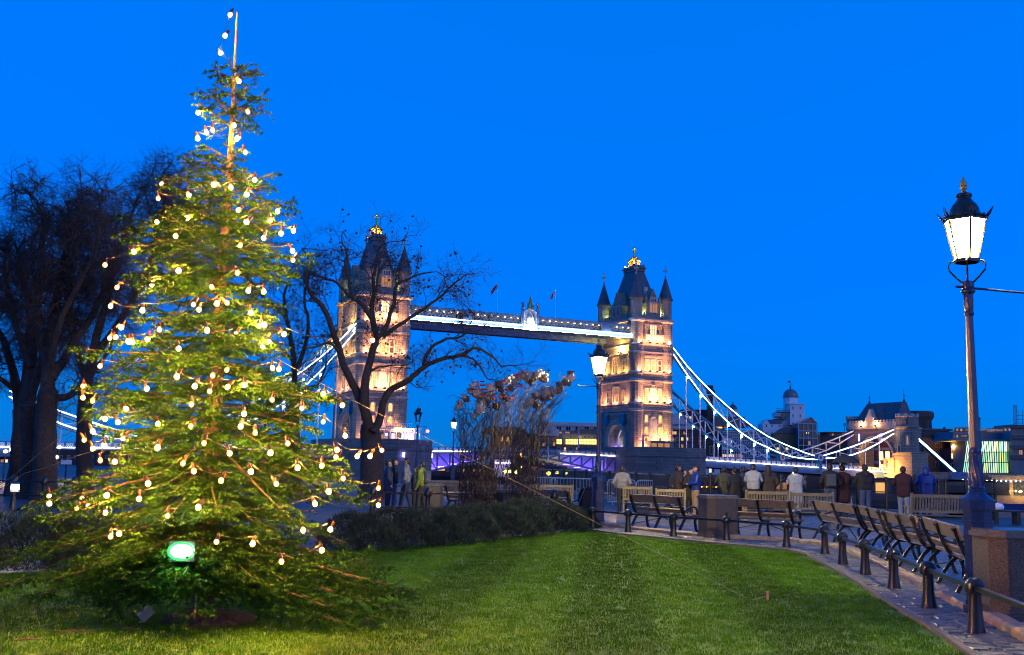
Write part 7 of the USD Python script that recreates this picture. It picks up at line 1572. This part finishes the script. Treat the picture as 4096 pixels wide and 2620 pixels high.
person('person in a dark coat at the right edge of the fir, left of two', 1555, 1838, 34., 75, nav, blk, coat_len=.7)
person('person in black by the right edge of the fir, just right of another', 1580, 1834, 35.5, 80, blk, jea, coat_len=.5)
person('tall person in a grey jacket walking left past the unlit lamp post', 1628, 1832, 34.5, -85, gry, nav, stride=.16)
person('person in a lime green jacket with black backpack, seen from the side', 1690, 1845, 32.5, -70, grn, blk, extra='backpack', stride=.1)
person('short dark figure just left of the lime green jacket', 1664, 1884, 33.5, -80, blk, blk, coat_len=.6)
person('pale grey-jacketed person alone behind a slatted bench, right of the middle lamp', 2489, 1864, 35., 10, cloth('pale_grey', (.16, .16, .18)), blk, arms='pocket')
person('person in a dark brown coat, leftmost of the group of four', 2712, 1856, 35.5, 70, cloth('brown', (.035, .025, .022)), nav, arms='pocket', coat_len=.55)
person('shorter person in mustard yellow between the brown coat and the blue jacket', 2738, 1876, 36., 150, yel, cloth('pale_grey', (.16, .16, .18)), hair='long', coat_len=.5)
person('long-haired person in a black coat facing the camera beside the blue jacket', 2765, 1872, 34.8, 175, blk, blk, hair='long', coat_len=.75, arms='hold')
person('person in a royal blue jacket and tan trousers leaning left', 2788, 1860, 34.4, -95, blu, tan, lean=-.10, arms='hold', coat_len=.48)
person('dim person in an olive coat right of the blue jacket', 2896, 1866, 36.4, 5, olv, nav, coat_len=.6, arms='rail')
person('person all in black, second left of the white jacket', 2938, 1872, 36., -20, blk, blk, coat_len=.8, arms='pocket', hair='hat')
person('person in a navy coat immediately left of the white jacket', 2972, 1866, 36.2, 0, nav, blk, coat_len=.5, arms='rail')
person('person in a white jacket and black trousers taking a picture', 3012, 1856, 35.4, 20, wht, blk, arms='phone', hair='short', coat_len=.45, extra='phone')
person('long dark-haired person in a long dark coat, back to the camera', 3072, 1858, 35.6, 0, cloth('brown', (.035, .025, .022)), blk, hair='long', coat_len=.85, arms='pocket', wide=1.05)
person('person in a long white quilted coat holding up a glowing phone', 3182, 1869, 35., 5, wht, wht, arms='phone', coat_len=.85, extra='phone', scarf=cloth('fur', (.6, .62, .68)))
person('person in a dark jacket and jeans with a grey backpack, back to the camera', 3318, 1850, 35., 5, blk, jea, extra='backpack', arms='pocket')
person('person in a maroon coat under the big dark umbrella', 3368, 1862, 35.2, 0, mar, blk, coat_len=.8, arms='hold', hair='hat', wide=1.1)
person('stout person in a black jacket with a pale hood and jeans', 3458, 1858, 34.6, -5, blk, jea, hood='down', arms='rail', scarf=cloth('pale_grey', (.16, .16, .18)), wide=1.15)
person('person in a dark red coat and pale jeans, left of the glowing orange window', 3611, 1866, 34.8, 15, mar, cloth('pale_jeans', (.16, .19, .28)), coat_len=.6, arms='rail', stride=.05)
person('short dark figure between the dark red coat and the blue hood', 3656, 1900, 36.4, -10, blk, blk, coat_len=.6)
person('person in a bright blue hooded jacket at the right end of the crowd', 3702, 1866, 35.4, 10, blu, nav, hood='up', hair=None, arms='rail', coat_len=.6)
a = at(3380, 1862, 35.0); T = thing('umbrella', 'big dark open umbrella over the maroon coat, before the chain pin', 'umbrella', (a[0], 34.9, 1.72))
m = MB(); n = 8; R0 = .48; rows_ = []
for j in range(6):
    u = j/5; rr = R0*math.sin(u*1.35)/math.sin(1.35); z = .30*math.cos(u*1.45)+.15
    rows_ += [(rr*(1-(.05*u if i % 2 else 0))*math.cos(i*pi/n), rr*(1-(.05*u if i % 2 else 0))*math.sin(i*pi/n), z-(.0 if i % 2 else .02*u)) for i in range(2*n)]
m.add(rows_, [(j*16+i, j*16+(i+1) % 16, j*16+16+(i+1) % 16, j*16+16+i) for j in range(5) for i in range(16)]); m.put('canopy', cloth('umbrella', (.02, .02, .026)), parent=T, smooth=40)
MB().tube([(0, 0, -.55), (0, 0, .50)], .008, 6).tube([(0, 0, -.55), (.0, .03, -.6), (0, .07, -.57)], .012, 6).put('shaft', black, parent=T)
for i in range(n):
    t = i*2*pi/n; MB().bar((0, 0, .42), (R0*.97*math.cos(t), R0*.97*math.sin(t), .16), .008, .008).put('rib', black, parent=T)
T = thing('pushchair', 'dark pushchair beside the middle lamp pedestal', 'pushchair', (*at(2345, 1990, 29)[:2], 0), .4)
MB().bx(-.2, .2, -.1, .3, .35, .45).add([(-.2, -.12, .4), (.2, -.12, .4), (.2, -.25, .95), (-.2, -.25, .95), (-.2, -.08, .4), (.2, -.08, .4), (.2, -.2, .95), (-.2, -.2, .95)], BOXF).put('seat', blk, parent=T)
m = MB(); 
for k in range(6): t = k/5*1.9; m.add([(-.21, -.22+.36*math.sin(t)*.9, .62+.36*math.cos(t)), (.21, -.22+.36*math.sin(t)*.9, .62+.36*math.cos(t)), (.21, -.22+.36*math.sin(t+.38)*.9, .62+.36*math.cos(t+.38)), (-.21, -.22+.36*math.sin(t+.38)*.9, .62+.36*math.cos(t+.38))], [(0, 1, 2, 3)])
m.put('hood', blk, parent=T)
for x in (-.24, .24):
    for y in (-.2, .38): MB().lathe([(.05, -.015), (.12, -.02), (.12, .02), (.05, .015)], n=12).xf(np.array([[0, 0, 1], [0, 1, 0], [-1, 0, 0]]), (x, y, .12)).put('wheel', black, parent=T)
    MB().tube([(x*.9, -.2, .12), (x*.9, .1, .45), (x*.9, -.35, 1.02)], .012, 5).tube([(x*.9, .38, .12), (x*.9, .05, .45)], .012, 5).put('frame', steel, parent=T)
MB().tube([(-.216, -.35, 1.02), (.216, -.35, 1.02)], .014, 6).put('handle', black, parent=T)
